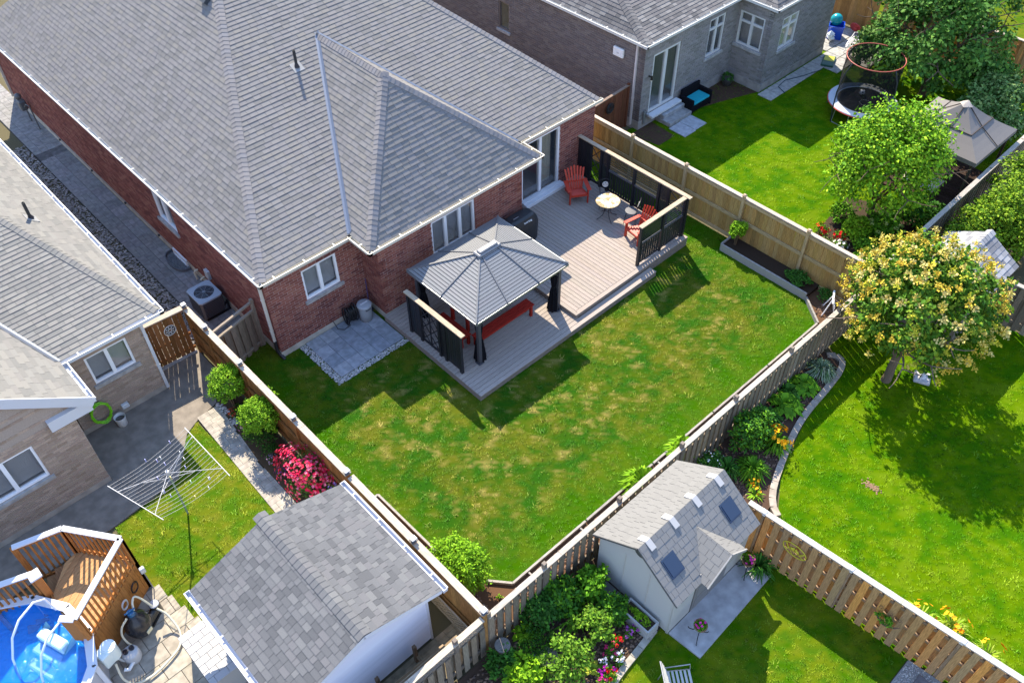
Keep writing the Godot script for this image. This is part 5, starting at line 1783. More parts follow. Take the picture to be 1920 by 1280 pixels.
# ---------- yard of the beige house: paving, clothes airer, pool, sheds ----------
func left_yard() -> void:
	var g = G.new()
	g.col = Color(0.25, 0.215, 0.175)
	g.slab(PackedVector2Array([Vector2(-1.66, -2.1), Vector2(-1.68, -0.9), Vector2(-2.05, -0.3), Vector2(-2.31, 0.19), Vector2(-2.97, 0.36), Vector2(-3.45, 0.6), Vector2(-4.33, 1.74), Vector2(-6.2, 1.96), Vector2(-13, 2.3), Vector2(-13, 0.62), Vector2(-5.6, 0.62), Vector2(-5.6, -1.24), Vector2(-3.04, -1.24), Vector2(-3.02, -2.1)]), -0.03, 0.02)
	struct("concrete_walk", g, M.concrete)
	lawn("mown grass under the clothes airer beside the beige house", PackedVector2Array([Vector2(-3.05, 0.42), Vector2(-3.5, 0.66), Vector2(-4.36, 1.78), Vector2(-6.2, 2.0), Vector2(-6.28, 4.2), Vector2(-6.1, 5.2), Vector2(-5.8, 6.4), Vector2(-3.06, 6.4), Vector2(-2.98, 2.3)]), 3, 150, 0.008, [], 0.035)
	# paver path
	var t = thing("paver_path", "pale paver path along the flower bed with leaf shadows", "path")
	var z = 0.3
	var r = 0
	while z < 6.4:
		var xl = lerpf(-2.98, -3.08, clampf((z - 0.3) / 4.0, 0, 1)); var xr = lerpf(-2.32, -2.52, clampf((z - 0.2) / 2.6, 0, 1))
		var x = xl
		var n = 0
		while x < xr - 0.05:
			var w = min([0.16, 0.24, 0.32][rng.randi() % 3], xr - x)
			var q = G.new()
			q.col = jit(Color(0.42, 0.38, 0.32), 0.08)
			q.box(V(x + 0.003, -0.02, z + 0.003), V(x + w - 0.003, 0.034, z + 0.157))
			part(t, "paver", q, M.stone)
			x += w
		z += 0.16
	var b = G.new(); b.col = Color(0.12, 0.08, 0.05)
	b.slab(PackedVector2Array([Vector2(-2.3, 0.2), Vector2(-1.68, 0.0), Vector2(-1.68, 6.3), Vector2(-2.54, 6.3), Vector2(-2.54, 2.8)]), -0.03, 0.04)
	struct("mulch_bed", b, M.soil)
	gravel("edge_stones", "row of pale cobbles edging the bed by the round shrubs", [[-2.36, 0.25, -2.22, 1.3]], 40, 0.035, 0.06, [Color(0.5, 0.48, 0.45), Color(0.4, 0.38, 0.36)], 0.03)
	# shrubs along the fence
	var lime = [Color(0.16, 0.32, 0.012), Color(0.2, 0.38, 0.018), Color(0.1, 0.22, 0.01), Color(0.24, 0.42, 0.03)]
	var deep = [Color(0.03, 0.09, 0.012), Color(0.045, 0.12, 0.015), Color(0.025, 0.07, 0.012)]
	bush("round_shrub", "round lime green shrub on bare stems nearest the wooden gate", V(-2.0, 0.04, 0.72), V(0.54, 0.52, 0.54), 6000, 0.058, lime, "lime globe shrubs", 0.5, 170, 0.2)
	bush("round_shrub", "round lime green shrub above a dark bush by the fence", V(-1.98, 0.04, 2.3), V(0.58, 0.53, 0.58), 6000, 0.058, lime, "lime globe shrubs", 0.48, 170, 0.2)
	bush("dark_bush", "dark green low bush beneath the second lime shrub", V(-2.1, 0.04, 2.35), V(0.55, 0.36, 0.66), 2200, 0.05, deep)
	bush("dark_bush", "small dark green bush under the first lime shrub's stems", V(-1.95, 0.04, 1.15), V(0.28, 0.2, 0.28), 700, 0.05, deep)
	var rose = bush("rose_bush", "big rose bush covered in red and pink blooms by the shed", V(-1.98, 0.04, 4.35), V(0.6, 0.6, 0.98), 3000, 0.05, [Color(0.06, 0.12, 0.02), Color(0.1, 0.17, 0.03), Color(0.04, 0.09, 0.02)])
	flowers(rose, V(0, 0.56, 0), V(0.62, 0.64, 1.0), 1150, 0.05, [Color(0.75, 0.04, 0.13), Color(0.7, 0.02, 0.08), Color(0.8, 0.2, 0.3), Color(0.75, 0.08, 0.12)])
	var clem = bush("purple_clematis", "leafy climber with small violet flowers beside the rose bush", V(-1.8, 0.04, 5.45), V(0.25, 0.5, 0.3), 900, 0.05, [Color(0.1, 0.2, 0.02), Color(0.07, 0.15, 0.02)])
	flowers(clem, V(0, 0.5, 0), V(0.26, 0.5, 0.3), 60, 0.05, [Color(0.25, 0.12, 0.4), Color(0.35, 0.2, 0.5)])
	for q in [[-2.25, 1.55, "pink", Color(0.7, 0.25, 0.4)], [-2.3, 3.0, "pale mauve", Color(0.5, 0.3, 0.42)], [-2.35, 3.55, "purple", Color(0.32, 0.08, 0.3)], [-2.2, 0.95, "rust red", Color(0.45, 0.08, 0.04)]]:
		var fl = bush("flower_clump", "low clump of %s flowers at the paver path edge" % q[2], V(q[0], 0.04, q[1]), V(0.14, 0.1, 0.16), 220, 0.04, [Color(0.06, 0.13, 0.02), Color(0.09, 0.16, 0.03)], "", 0.0, 12)
		flowers(fl, V(0, 0.12, 0), V(0.15, 0.12, 0.17), 40, 0.03, [q[3], jit(q[3], 0.3)])
	# clothes airer
	t = thing("clothes_airer", "white rotary clothes airer with sagging lines over the small lawn", "clothes airer", V(-4.68, 0, 2.86))
	var wh = Color(0.42, 0.43, 0.45)
	g = G.new(); g.col = Color(0.2, 0.28, 0.22)
	g.cyl(V(0, -0.05, 0), V(0, 1.75, 0), 0.024, 0.024, 10)
	part(t, "pole", g, M.paint)
	# lines run between two side bars
	var barA = [V(0.92, 2.0, -0.72), V(0.98, 2.0, 1.28)]
	var barB = [V(-1.22, 2.0, -0.42), V(-0.72, 2.0, 1.3)]
	g = G.new(); g.col = wh
	g.cyl(V(0, 1.68, 0), V(0, 1.82, 0), 0.045, 0.045, 12)
	part(t, "hub", g, M.paint)
	for bar in [barA, barB]:
		for f in [0.18, 0.85]:
			g = G.new(); g.col = wh
			var e = bar[0].lerp(bar[1], f)
			g.tube([V(0, 1.75, 0), e], 0.009, 6)
			g.tube([V(0, 1.55, 0), V(0, 1.7, 0).lerp(e, 0.5)], 0.009, 6)
			part(t, "arm", g, M.paint)
		g = G.new(); g.col = wh
		g.beam(bar[0], bar[1], 0.016, 0.016)
		part(t, "side_bar", g, M.paint)
	for i in 17:
		var f = (i + 0.3) / 17.0
		var a = barA[0].lerp(barA[1], f); var c = barB[0].lerp(barB[1], f)
		g = G.new(); g.col = Color(0.5, 0.47, 0.42)
		var pts = []
		for k in 7: pts.append(a.lerp(c, k / 6.0) - UPV * (0.12 * sin(PI * k / 6.0)))
		g.tube(pts, 0.0045, 4)
		part(t, "line", g, M.plain)
		if i % 2 == 0:
			var pg = G.new()
			for k in 2:
				pg.col = [Color(0.7, 0.72, 0.7), Color(0.5, 0.7, 0.55), Color(0.75, 0.6, 0.2), Color(0.4, 0.4, 0.75)][rng.randi() % 4]
				var p = a.lerp(c, rng.randf_range(0.2, 0.8))
				pg.box(p - V(0.008, 0.1, 0.015), p + V(0.008, 0.0, 0.015))
			part(t, "clothes_peg", pg, M.paint)
	# hose and bucket on the wall
	t = thing("garden_hose", "coiled lime green hose hanging on the beige brick wall", "hose", V(-4.88, 0.62, -1.2))
	g = G.new(); g.col = Color(0.22, 0.62, 0.02)
	var hp = []
	for i in 150:
		var a = i * 0.42
		hp.append(V(cos(a) * (0.25 + 0.03 * sin(i * 1.3)), sin(a) * (0.36 + 0.03 * cos(i * 0.9)), 0.08 + 0.03 * sin(i * 0.7) + 0.0004 * i))
	g.tube(hp, 0.013, 6)
	part(t, "coil", g, M.gloss)
	g = G.new(); g.col = BLACK
	g.bev(V(-0.1, 0.26, 0.0), V(0.1, 0.34, 0.1), 0.02)
	part(t, "hanger", g, M.paint)
	t = thing("white_bucket", "white bucket of water on the concrete below the hose", "bucket", V(-4.55, 0.02, -0.92))
	g = G.new(); g.col = Color(0.7, 0.7, 0.68)
	g.lathe(Vector3.ZERO, [Vector2(0.0, 0.0), Vector2(0.125, 0.0), Vector2(0.15, 0.3), Vector2(0.16, 0.31), Vector2(0.145, 0.31), Vector2(0.13, 0.08), Vector2(0, 0.08)], 24)
	part(t, "pail", g, M.paint)
	g = G.new(); g.col = Color(0.1, 0.09, 0.08)
	g.cyl(V(0, 0.2, 0), V(0, 0.21, 0), 0.135, 0.135, 20)
	part(t, "water", g, M.gloss)
	pool_area()
	sheds()

func pool_area() -> void:
	var g = G.new(); g.col = Color(0.24, 0.22, 0.19)
	g.slab(PackedVector2Array([Vector2(-6.22, 4.1), Vector2(-6.1, 5.2), Vector2(-5.82, 6.45), Vector2(-5.7, 12), Vector2(-12, 12), Vector2(-12, 2.4), Vector2(-6.5, 2.4)]), -0.05, 0.005)
	struct("paving_base", g, M.soil)
	var t = thing("stone_patio", "sunlit beige paving stones around the pool pump", "patio")
	var z = 4.15
	var k = 0
	while z < 8.6:
		var x = -8.3 - (0.3 if k % 2 else 0.0)
		while x < -5.5:
			var w = 0.6
			var a = V(x, 0, z); var b = V(x + w, 0, z + 0.45)
			var lim = -6.16 + clampf((z - 4.1) * 0.2, 0, 0.4)
			if z > 6.4: lim = -5.6
			if b.x > lim: b.x = lim
			if b.x - a.x > 0.1:
				var q = G.new()
				q.col = jit(Color(0.4, 0.355, 0.28), 0.1)
				q.bev(V(a.x + 0.006, -0.02, a.z + 0.006), V(b.x - 0.006, 0.035, b.z - 0.006), 0.005)
				part(t, "slab", q, M.stone)
			x += w
		z += 0.45
		k += 1
	# pool
	t = thing("swimming_pool", "round above-ground pool of blue water with a white rim", "pool", V(-9.7, 0, 4.75))
	g = G.new(); g.col = Color(0.5, 0.5, 0.52)
	var n = 14
	var R = 1.88
	var pt = func(i, r, y): return V(cos(TAU * i / n + 0.1) * r, y, sin(TAU * i / n + 0.1) * r)
	for i in n:
		g.quad(pt.call(i + 1, R, 0), pt.call(i, R, 0), pt.call(i, R, 1.2), pt.call(i + 1, R, 1.2))
	part(t, "wall", g, M.paint)
	g = G.new(); g.col = Color(0.04, 0.28, 0.68)
	for i in n: g.quad(pt.call(i, R - 0.02, 0.05), pt.call(i + 1, R - 0.02, 0.05), pt.call(i + 1, R - 0.02, 1.2), pt.call(i, R - 0.02, 1.2))
	g.col = Color(0.06, 0.38, 0.8)
	for i in n: g.tri(pt.call(i + 1, R, 0.06), pt.call(i, R, 0.06), V(0, 0.06, 0))
	part(t, "liner", g, M.paint)
	for i in n:
		var q = G.new(); q.col = Color(0.6, 0.62, 0.66)
		var a = pt.call(i, R - 0.1, 1.2); var b = pt.call(i + 1, R - 0.1, 1.2); var c = pt.call(i + 1, R + 0.1, 1.2); var d = pt.call(i, R + 0.1, 1.2)
		var h = UPV * 0.04
		q.quad(a + h, b + h, c + h, d + h); q.quad(d, c, c + h, d + h); q.quad(b, a, a + h, b + h)
		part(t, "top_rail", q, M.paint)
		q = G.new(); q.col = Color(0.74, 0.76, 0.8)
		var u = pt.call(i, R + 0.03, 0); 
		q.bev(u + V(-0.05, 0, -0.05), u + V(0.05, 1.24, 0.05), 0.012)
		part(t, "upright", q, M.paint)
	g = G.new()
	for i in n: g.tri(pt.call(i + 1, R - 0.03, 1.03), pt.call(i, R - 0.03, 1.03), V(0, 1.03, 0))
	part(t, "water", g, M.water)
	# steps inside the pool
	t = thing("pool_steps", "pale blue moulded pool steps with white curved handrails", "pool steps", V(-8.35, 0.06, 4.55), 0.35)
	for i in 4:
		g = G.new(); g.col = Color(0.55, 0.78, 0.85)
		g.bev(V(-0.95 + i * 0.24, 0, -0.36), V(-0.72 + i * 0.24, 0.45 + i * 0.25, 0.36), 0.03)
		part(t, "tread", g, M.gloss)
	for s in [-1, 1]:
		g = G.new(); g.col = Color(0.78, 0.82, 0.86)
		g.tube([V(-0.95, 0.5, s * 0.4), V(-0.8, 1.15, s * 0.41), V(-0.55, 1.65, s * 0.41), V(-0.25, 1.9, s * 0.41), V(0.15, 1.95, s * 0.41), V(0.35, 1.75, s * 0.41), V(0.4, 1.2, s * 0.41)], 0.024, 8)
		part(t, "handrail", g, M.gloss)
		g = G.new(); g.col = Color(0.3, 0.62, 0.74)
		g.quad(V(-0.95, 0, s * 0.37), V(0.1, 0, s * 0.37), V(0.1, 1.22, s * 0.37), V(-0.95, 0.48, s * 0.37))
		g.quad(V(-0.95, 0, s * 0.39), V(-0.95, 0.48, s * 0.39), V(0.1, 1.22, s * 0.39), V(0.1, 0, s * 0.39))
		part(t, "side_panel", g, M.gloss)
	# pool deck
	t = thing("pool_deck", "raised cedar pool deck with white-capped railings and stairs", "deck")
	var A = V(-8.15, 0, 2.6); var B = V(-7.15, 0, 2.88); var C = V(-6.33, 0, 4.02); var D = V(-7.88, 0, 5.12); var F = V(-8.08, 0, 4.1); var Eg = V(-8.02, 0, 3.55)
	var cedar = Color(0.5, 0.2, 0.055)
	var fl = PackedVector2Array([Vector2(B.x - 0.35, B.z + 0.1), Vector2(B.x, B.z), Vector2(C.x, C.z), Vector2(D.x, D.z), Vector2(F.x, F.z), Vector2(Eg.x, Eg.z)])
	# floor boards along the C-D direction
	var du = Vector2(D.x - C.x, D.z - C.z).normalized(); var dv = Vector2(-du.y, du.x)
	for i in range(-14, 15):
		var o = Vector2(-7.3, 3.9) + dv * i * 0.145
		var strip = PackedVector2Array([o - du * 3, o + du * 3, o + du * 3 + dv * 0.138, o - du * 3 + dv * 0.138])
		for q in Geometry2D.intersect_polygons(strip, fl):
			var bd = G.new(); bd.col = jit(Color(0.55, 0.31, 0.14), 0.12)
			bd.slab(q, 1.1, 1.14)
			part(t, "deck_board", bd, M.wood_x)
	var rail = func(a, b, y0, y1, skirt):
		var d = (b - a).normalized()
		var len = a.distance_to(b)
		var nn = d.cross(UPV)
		var r = Node3D.new(); r.name = "railing"; t.add_child(r, true)
		var q = G.new(); q.col = Color(0.62, 0.63, 0.67)
		q.beam(a + UPV * (y1 + 0.02), b + UPV * (y1 + 0.02), 0.13, 0.04)
		part(r, "top_rail", q, M.paint)
		q = G.new(); q.col = jit(cedar, 0.05)
		q.beam(a + UPV * (y1 - 0.06), b + UPV * (y1 - 0.06), 0.04, 0.09); q.beam(a + UPV * (y0 + 0.1), b + UPV * (y0 + 0.1), 0.04, 0.08)
		part(r, "rail", q, M.wood_x)
		var nb = int(len / 0.125)
		for i in nb:
			q = G.new(); q.col = jit(cedar, 0.12)
			var p = a + d * (i + 0.5) * len / nb + nn * 0.03
			q.obox(p + UPV * (y0 + y1) / 2, d * 0.02, UPV * (y1 - y0) / 2 * 0.98, nn * 0.018)
			part(r, "baluster", q, M.wood_y)
		for e in [a, b]:
			q = G.new(); q.col = jit(cedar, 0.05)
			q.bev(e + V(-0.05, 0, -0.05), e + V(0.05, y1, 0.05), 0.006)
			part(r, "post", q, M.wood_y)
		if skirt:
			var ns = int(len / 0.145)
			for i in ns:
				q = G.new(); q.col = jit(Color(0.5, 0.21, 0.06), 0.12)
				q.obox(a + d * (i + 0.5) * len / ns + nn * 0.012 + UPV * 0.56, d * (len / ns / 2 - 0.003), UPV * 0.54, nn * 0.01)
				part(r, "skirt_board", q, M.wood_y)
	rail.call(B, C, 1.12, 2.08, true); rail.call(D, C, 1.12, 2.08, true)
	rail.call(A, B, 0.6, 2.08, false)
	rail.call(V(-9.1, 0, 3.05), V(-8.12, 0, 3.4), 1.0, 1.95, false)
	var pk = G.new(); pk.col = Color(0.62, 0.63, 0.67)
	pk.beam(D + UPV * 2.1, V(-8.1, 2.1, 4.9), 0.14, 0.04)
	pk.bev(V(-8.2, 1.95, 3.35), V(-7.95, 2.0, 3.62), 0.01)
	part(t, "rail_end", pk, M.paint)
	pk = G.new(); pk.col = jit(cedar, 0.05)
	pk.beam(D + UPV * 1.6, V(-8.1, 1.6, 4.9), 0.05, 0.9)
	part(t, "end_panel", pk, M.wood_x)
	pk = G.new(); pk.col = jit(cedar, 0.05)
	pk.bev(V(-8.15, 0, 3.4), V(-8.0, 1.95, 3.55), 0.006); pk.beam(V(-8.06, 0.9, 3.5), V(-8.0, 0.9, 4.2), 0.04, 0.5)
	part(t, "gate_panel", pk, M.wood_x)
	# stairs descending to the walk
	var sd = (Vector2(A.x, A.z) - Vector2(B.x, B.z)).normalized()
	for i in 5:
		var q = G.new(); q.col = jit(Color(0.36, 0.19, 0.09), 0.1)
		var c = V(-7.62, 0.93 - i * 0.19, 3.28) + V(sd.x, 0, sd.y) * (0.1 + i * 0.24)
		q.obox(c, V(sd.x, 0, sd.y) * 0.14, UPV * 0.02, V(-sd.y, 0, sd.x) * -0.42)
		part(t, "stair_tread", q, M.wood_z)
	# filter, pumps, skimmer
	t = thing("sand_filter", "black round sand filter tank beside the cedar deck skirt", "pool filter", V(-6.98, 0.035, 4.98))
	g = G.new(); g.col = Color(0.02, 0.021, 0.024)
	g.lathe(Vector3.ZERO, [Vector2(0.17, 0.0), Vector2(0.2, 0.06), Vector2(0.26, 0.16), Vector2(0.3, 0.34), Vector2(0.29, 0.5), Vector2(0.22, 0.66), Vector2(0.12, 0.74), Vector2(0.1, 0.82), Vector2(0.0, 0.83)], 28)
	part(t, "tank", g, M.gloss)
	g = G.new(); g.col = Color(0.6, 0.58, 0.4)
	g.obox(V(0.12, 0.3, 0.285), V(0.07, 0, -0.03), V(0, 0.06, 0), V(0.03, 0, 0.07) * 0.1)
	part(t, "sticker", g, M.paint)
	g = G.new(); g.col = Color(0.03, 0.12, 0.25)
	g.cyl(V(0, 0.8, 0), V(0, 0.92, 0), 0.09, 0.08, 14); g.beam(V(-0.12, 0.95, 0), V(0.12, 0.95, 0), 0.03, 0.03)
	part(t, "valve", g, M.gloss)
	var hose = func(label, pts, r, col):
		var cv = Curve3D.new()
		for i in pts.size():
			var tg = (pts[min(i + 1, pts.size() - 1)] - pts[max(i - 1, 0)]) * 0.22
			cv.add_point(pts[i], -tg, tg)
		var l = []
		for p in cv.tessellate_even_length(4, 0.06): l.append(p)
		var h = G.new(); h.col = col
		h.tube(l, r, 8)
		single("pool_hose", h, M.paint, label, "hose")
	var cre = Color(0.62, 0.58, 0.44)
	hose.call("cream pool hose arching over the black filter tank", [V(-6.9, 0.88, 4.95), V(-6.82, 1.02, 4.82), V(-6.7, 1.0, 4.78), V(-6.55, 0.55, 4.92)], 0.024, cre)
	hose.call("long cream pool hose curving across the paving to the skimmer", [V(-6.5, 0.5, 5.0), V(-6.38, 0.3, 5.3), V(-6.45, 0.12, 5.8), V(-6.9, 0.1, 6.05), V(-7.5, 0.12, 6.1), V(-7.78, 0.3, 5.95), V(-7.75, 0.8, 5.75)], 0.026, cre)
	hose.call("short cream hose running down from the filter valve", [V(-7.1, 0.88, 5.02), V(-7.32, 0.7, 5.08), V(-7.36, 0.4, 5.2), V(-7.25, 0.15, 5.32)], 0.024, cre)
	hose.call("bent grey hose between skimmer and small pump", [V(-7.75, 0.8, 5.45), V(-7.72, 0.45, 5.35), V(-7.6, 0.2, 5.45)], 0.03, Color(0.5, 0.5, 0.46))
	t = thing("pool_pump", "black pool pump with a clear lid behind the filter tank", "pump", V(-6.6, 0.035, 4.85), 0.6)
	g = G.new(); g.col = Color(0.02, 0.02, 0.022)
	g.cyl(V(-0.25, 0.17, 0), V(0.05, 0.17, 0), 0.11, 0.11, 16); g.cyl(V(0.13, 0.05, 0), V(0.13, 0.34, 0), 0.12, 0.12, 16); g.box(V(-0.25, 0, -0.1), V(0.2, 0.06, 0.1))
	part(t, "motor", g, M.gloss)
	g = G.new(); g.col = Color(0.5, 0.5, 0.52)
	g.lathe(V(0.13, 0.34, 0), [Vector2(0.11, 0), Vector2(0.1, 0.03), Vector2(0.0, 0.05)], 16)
	part(t, "strainer_lid", g, M.gloss)
	t = thing("chlorinator", "squat pale grey pump unit with two black knobs on the paving", "pump", V(-7.42, 0.035, 5.42))
	g = G.new(); g.col = Color(0.5, 0.5, 0.5)
	g.lathe(Vector3.ZERO, [Vector2(0.17, 0.0), Vector2(0.19, 0.05), Vector2(0.19, 0.26), Vector2(0.15, 0.32), Vector2(0, 0.33)], 22)
	part(t, "body", g, M.gloss)
	for s in [-1, 1]:
		g = G.new(); g.col = BLACK
		g.cyl(V(s * 0.07, 0.32, -0.03), V(s * 0.07, 0.38, -0.03), 0.06, 0.055, 14)
		part(t, "knob", g, M.gloss)
	g = G.new(); g.col = Color(0.75, 0.76, 0.76)
	g.tube([V(-0.05, 0.12, 0.15), V(-0.2, 0.12, 0.25), V(-0.28, 0.15, 0.2)], 0.045, 8)
	part(t, "elbow", g, M.gloss)
	t = thing("pool_skimmer", "pale green-white skimmer box on the pool's outer wall", "skimmer", V(-7.76, 0.75, 5.55), 0.3)
	g = G.new(); g.col = Color(0.68, 0.76, 0.72)
	g.bev(V(-0.2, 0.0, -0.14), V(0.05, 0.42, 0.14), 0.02)
	g.cyl(V(0.08, 0.0, 0), V(0.08, 0.44, 0), 0.15, 0.16, 18)
	part(t, "body", g, M.gloss)
	g = G.new(); g.col = Color(0.75, 0.8, 0.78)
	g.cyl(V(0.08, 0.44, 0), V(0.08, 0.46, 0), 0.12, 0.12, 18)
	part(t, "lid", g, M.gloss)
	for q in [["black coiled cable hanging on the cedar skirt", V(-6.62, 0.72, 4.28), BLACK, 0.12], ["white coiled cable hanging on the cedar skirt", V(-6.98, 0.75, 4.55), Color(0.75, 0.72, 0.68), 0.1]]:
		var cb = G.new(); cb.col = q[2]
		var l = []
		for i in 70: l.append(q[1] + V(cos(i * 0.5) * q[3] * 0.8 * (1 + 0.1 * sin(i * 1.1)), sin(i * 0.5) * q[3] * 1.2, -cos(i * 0.5) * q[3] * 0.57 + 0.05 + 0.02 * sin(i * 0.37)))
		cb.tube(l, 0.007, 5)
		single("coiled_cable", cb, M.paint, q[0], "cable")
	t = thing("outlet_post", "grey electrical outlet box at the deck's outer corner", "outlet", V(-6.3, 0.0, 4.18))
	g = G.new(); g.col = Color(0.5, 0.52, 0.53)
	g.bev(V(-0.06, 0.85, -0.02), V(0.06, 1.03, 0.08), 0.015)
	part(t, "box", g, M.gloss)
	g = G.new(); g.col = Color(0.3, 0.3, 0.3)
	g.tube([V(0, 0, 0.02), V(0, 0.85, 0.02)], 0.012, 6)
	part(t, "conduit", g, M.paint)
	# deck box
	t = thing("storage_box", "low beige storage box with a white plank-patterned lid beside the shed", "storage box", V(-6.17, 0.03, 6.92))
	g = G.new(); g.col = Color(0.42, 0.4, 0.36)
	g.box(V(-0.3, 0, -0.68), V(0.3, 0.82, 0.68))
	part(t, "chest", g, M.paint)
	var zz = -0.72
	var rr = 0
	while zz < 0.71:
		var x = -0.35 - (0.15 if rr % 2 else 0.0)
		while x < 0.34:
			var a = max(x, -0.35); var b = min(x + 0.3, 0.35)
			if b - a > 0.02:
				g = G.new(); g.col = jit(Color(0.38, 0.37, 0.36), 0.05)
				g.bev(V(a + 0.003, 0.83, zz + 0.003), V(b - 0.003, 0.865, zz + 0.177), 0.006)
				part(t, "lid_plank", g, M.paint)
			x += 0.3
		zz += 0.18
		rr += 1

func sheds() -> void:
	var t = thing("garden_shed", "white sided shed with grey shingled gable roof at the bottom", "shed")
	var X0 = -5.55; var X1 = -2.3; var Z0 = 6.4; var Z1 = 9.62
	var E = 2.2; var rx = -3.93; var ry = 2.86
	var g = G.new(); g.col = Color(0.55, 0.56, 0.6)
	g.box(V(X0 + 0.03, 0.0, Z0), V(X1 - 0.03, 2.05, Z1 - 0.03))
	part(t, "frame", g, M.paint)
	var y = 0.08
	var slope = (ry - E) / (rx - X0)
	while y < 2.75:
		var q = G.new(); q.col = jit(Color(0.7, 0.7, 0.76), 0.04)
		var a = X0; var b = X1
		if y > 2.0:
			a = X0 + (y + 0.1 - 2.06) / slope; b = X1 - (y + 0.1 - 2.06) / slope
		if b - a > 0.1:
			q.quad(V(a, y, Z1), V(b, y, Z1), V(b, y + 0.1, Z1 - 0.03), V(a, y + 0.1, Z1 - 0.03))
			q.quad(V(a, y, Z1 - 0.03), V(b, y, Z1 - 0.03), V(b, y, Z1), V(a, y, Z1))
			part(t, "siding_plank", q, M.paint)
			if y < 2.0:
				q = G.new(); q.col = jit(Color(0.72, 0.72, 0.78), 0.015)
				q.quad(V(X0, y, Z0), V(X0, y, Z1), V(X0 + 0.016, y + 0.1, Z1), V(X0 + 0.016, y + 0.1, Z0))
				part(t, "siding_plank", q, M.paint)
		y += 0.1
	g = G.new(); g.col = Color(0.7, 0.7, 0.72)
	g.box(V(X1 - 0.04, 0, Z1 - 0.04), V(X1 + 0.01, 2.1, Z1 + 0.01)); g.box(V(X0 - 0.01, 0, Z1 - 0.04), V(X0 + 0.04, 2.1, Z1 + 0.01))
	part(t, "corner_trim", g, M.paint)
	var roof = Node3D.new(); roof.name = "roof"; t.add_child(roof)
	var gr = [Color(0.133, 0.135, 0.143), Color(0.167, 0.169, 0.177), Color(0.186, 0.188, 0.195), Color(0.152, 0.154, 0.163), Color(0.201, 0.204, 0.209), Color(0.175, 0.177, 0.185)]
	var d = shingle_set(gr, 0.14, [0.13, 0.19, 0.25], 0.013)
	shingles(d, [V(-2.03, E, 9.85), V(-2.03, E, 6.25), V(rx, ry, 6.25), V(rx, ry, 9.85)])
	shingles(d, [V(-5.85, E, 6.25), V(-5.85, E, 9.85), V(rx, ry, 9.85), V(rx, ry, 6.25)])
	shingle_done(roof, d)
	caps(roof, V(rx, ry, 9.85), V(rx, ry, 6.25), V(-1, -0.34, 0).normalized(), V(1, -0.34, 0).normalized(), [gr[1], gr[2], gr[4], gr[5]], 0.15, 0.15)
	var f = G.new(); f.col = Color(0.72, 0.73, 0.78)
	for z in [6.27, 9.83]:
		f.beam(V(-2.03, E - 0.07, z), V(rx, ry - 0.07, z), 0.03, 0.12); f.beam(V(-5.85, E - 0.07, z), V(rx, ry - 0.07, z), 0.03, 0.12)
	f.quad(V(-2.05, E - 0.06, 6.28), V(-2.05, E - 0.06, 9.8), V(-2.4, E - 0.02, 9.8), V(-2.4, E - 0.02, 6.28))
	part(roof, "fascia", f, M.paint)
	gutter(t, V(-2.03, E, 9.88), V(-2.03, E, 6.22), V(1, 0, 0), Color(0.56, 0.57, 0.62)); gutter(t, V(-5.85, E, 6.22), V(-5.85, E, 9.88), V(-1, 0, 0), Color(0.56, 0.57, 0.62))
	# storage corner behind the shed
	t = thing("stone_patio", "narrow strip of yellowish pavers behind the white shed", "patio")
	var z = 9.66
	while z < 10.6:
		var x = -5.4
		while x < -1.75:
			g = G.new(); g.col = jit(Color(0.33, 0.27, 0.17), 0.1)
			g.box(V(x, -0.02, z), V(min(x + 0.235, -1.72), 0.03, z + 0.115))
			part(t, "paver", g, M.stone)
			x += 0.24
		z += 0.12
	t = thing("lattice_panel", "low cream lattice panel leaning along the golden fence", "lattice", V(-1.74, 0.03, 8.2))
	g = G.new(); g.col = Color(0.6, 0.52, 0.38)
	lattice(g, V(0, 0.02, 0), V(0, 0, 1), 2.35, 0.55, V(-1, 0, 0), 0.11, 0.03)
	g.beam(V(0, 0.0, 0), V(0, 0.0, 2.35), 0.03, 0.04); g.beam(V(0, 0.58, 0), V(0, 0.58, 2.35), 0.03, 0.04)
	part(t, "laths", g, M.wood_z)
	var names = ["longest", "thin pale", "sun-bleached", "dark", "narrow"]
	for i in 9:
		g = G.new(); g.col = jit([Color(0.42, 0.32, 0.2), Color(0.3, 0.21, 0.12), Color(0.5, 0.4, 0.26)][i % 3], 0.1)
		var a = V(-2.0 - rng.randf() * 0.6, 0.75 + 0.05 * i, 10.2 + 0.035 * i); var b = V(-5.2 - rng.randf() * 0.4, 0.15 + 0.035 * i, 9.85 + 0.06 * i)
		g.beam(a, b, [0.05, 0.09, 0.03][i % 3], 0.03)
		single("lumber", g, M.wood_x, "%s length of old timber in the lumber stack behind the white shed" % ["topmost", "second", "third", "fourth", "fifth", "sixth", "seventh", "eighth", "lowest"][8 - i], "timber", "stacked lumber behind the shed")
	t = thing("lumber_rack", "low rough timber rack holding the lumber behind the shed", "rack")
	for x in [-2.9, -3.9, -4.9]:
		g = G.new(); g.col = Color(0.2, 0.14, 0.09)
		g.bev(V(x - 0.04, 0, 9.75), V(x + 0.04, 0.75, 9.83), 0.005)
		part(t, "post", g, M.wood_y)
		g = G.new(); g.col = Color(0.24, 0.17, 0.1)
		g.beam(V(x, 0.3, 9.8), V(x, 0.3, 10.5), 0.05, 0.06)
		part(t, "bearer", g, M.wood_z)

# ---------- plants of our yard, the yards behind and to the right ----------
var LEAF = [Color(0.088, 0.237, 0.013), Color(0.138, 0.312, 0.016), Color(0.062, 0.175, 0.013)]
var LIME = [Color(0.173, 0.346, 0.013), Color(0.216, 0.410, 0.019), Color(0.119, 0.259, 0.011)]
var DEEP = [Color(0.041, 0.142, 0.019), Color(0.068, 0.196, 0.024), Color(0.034, 0.101, 0.016)]

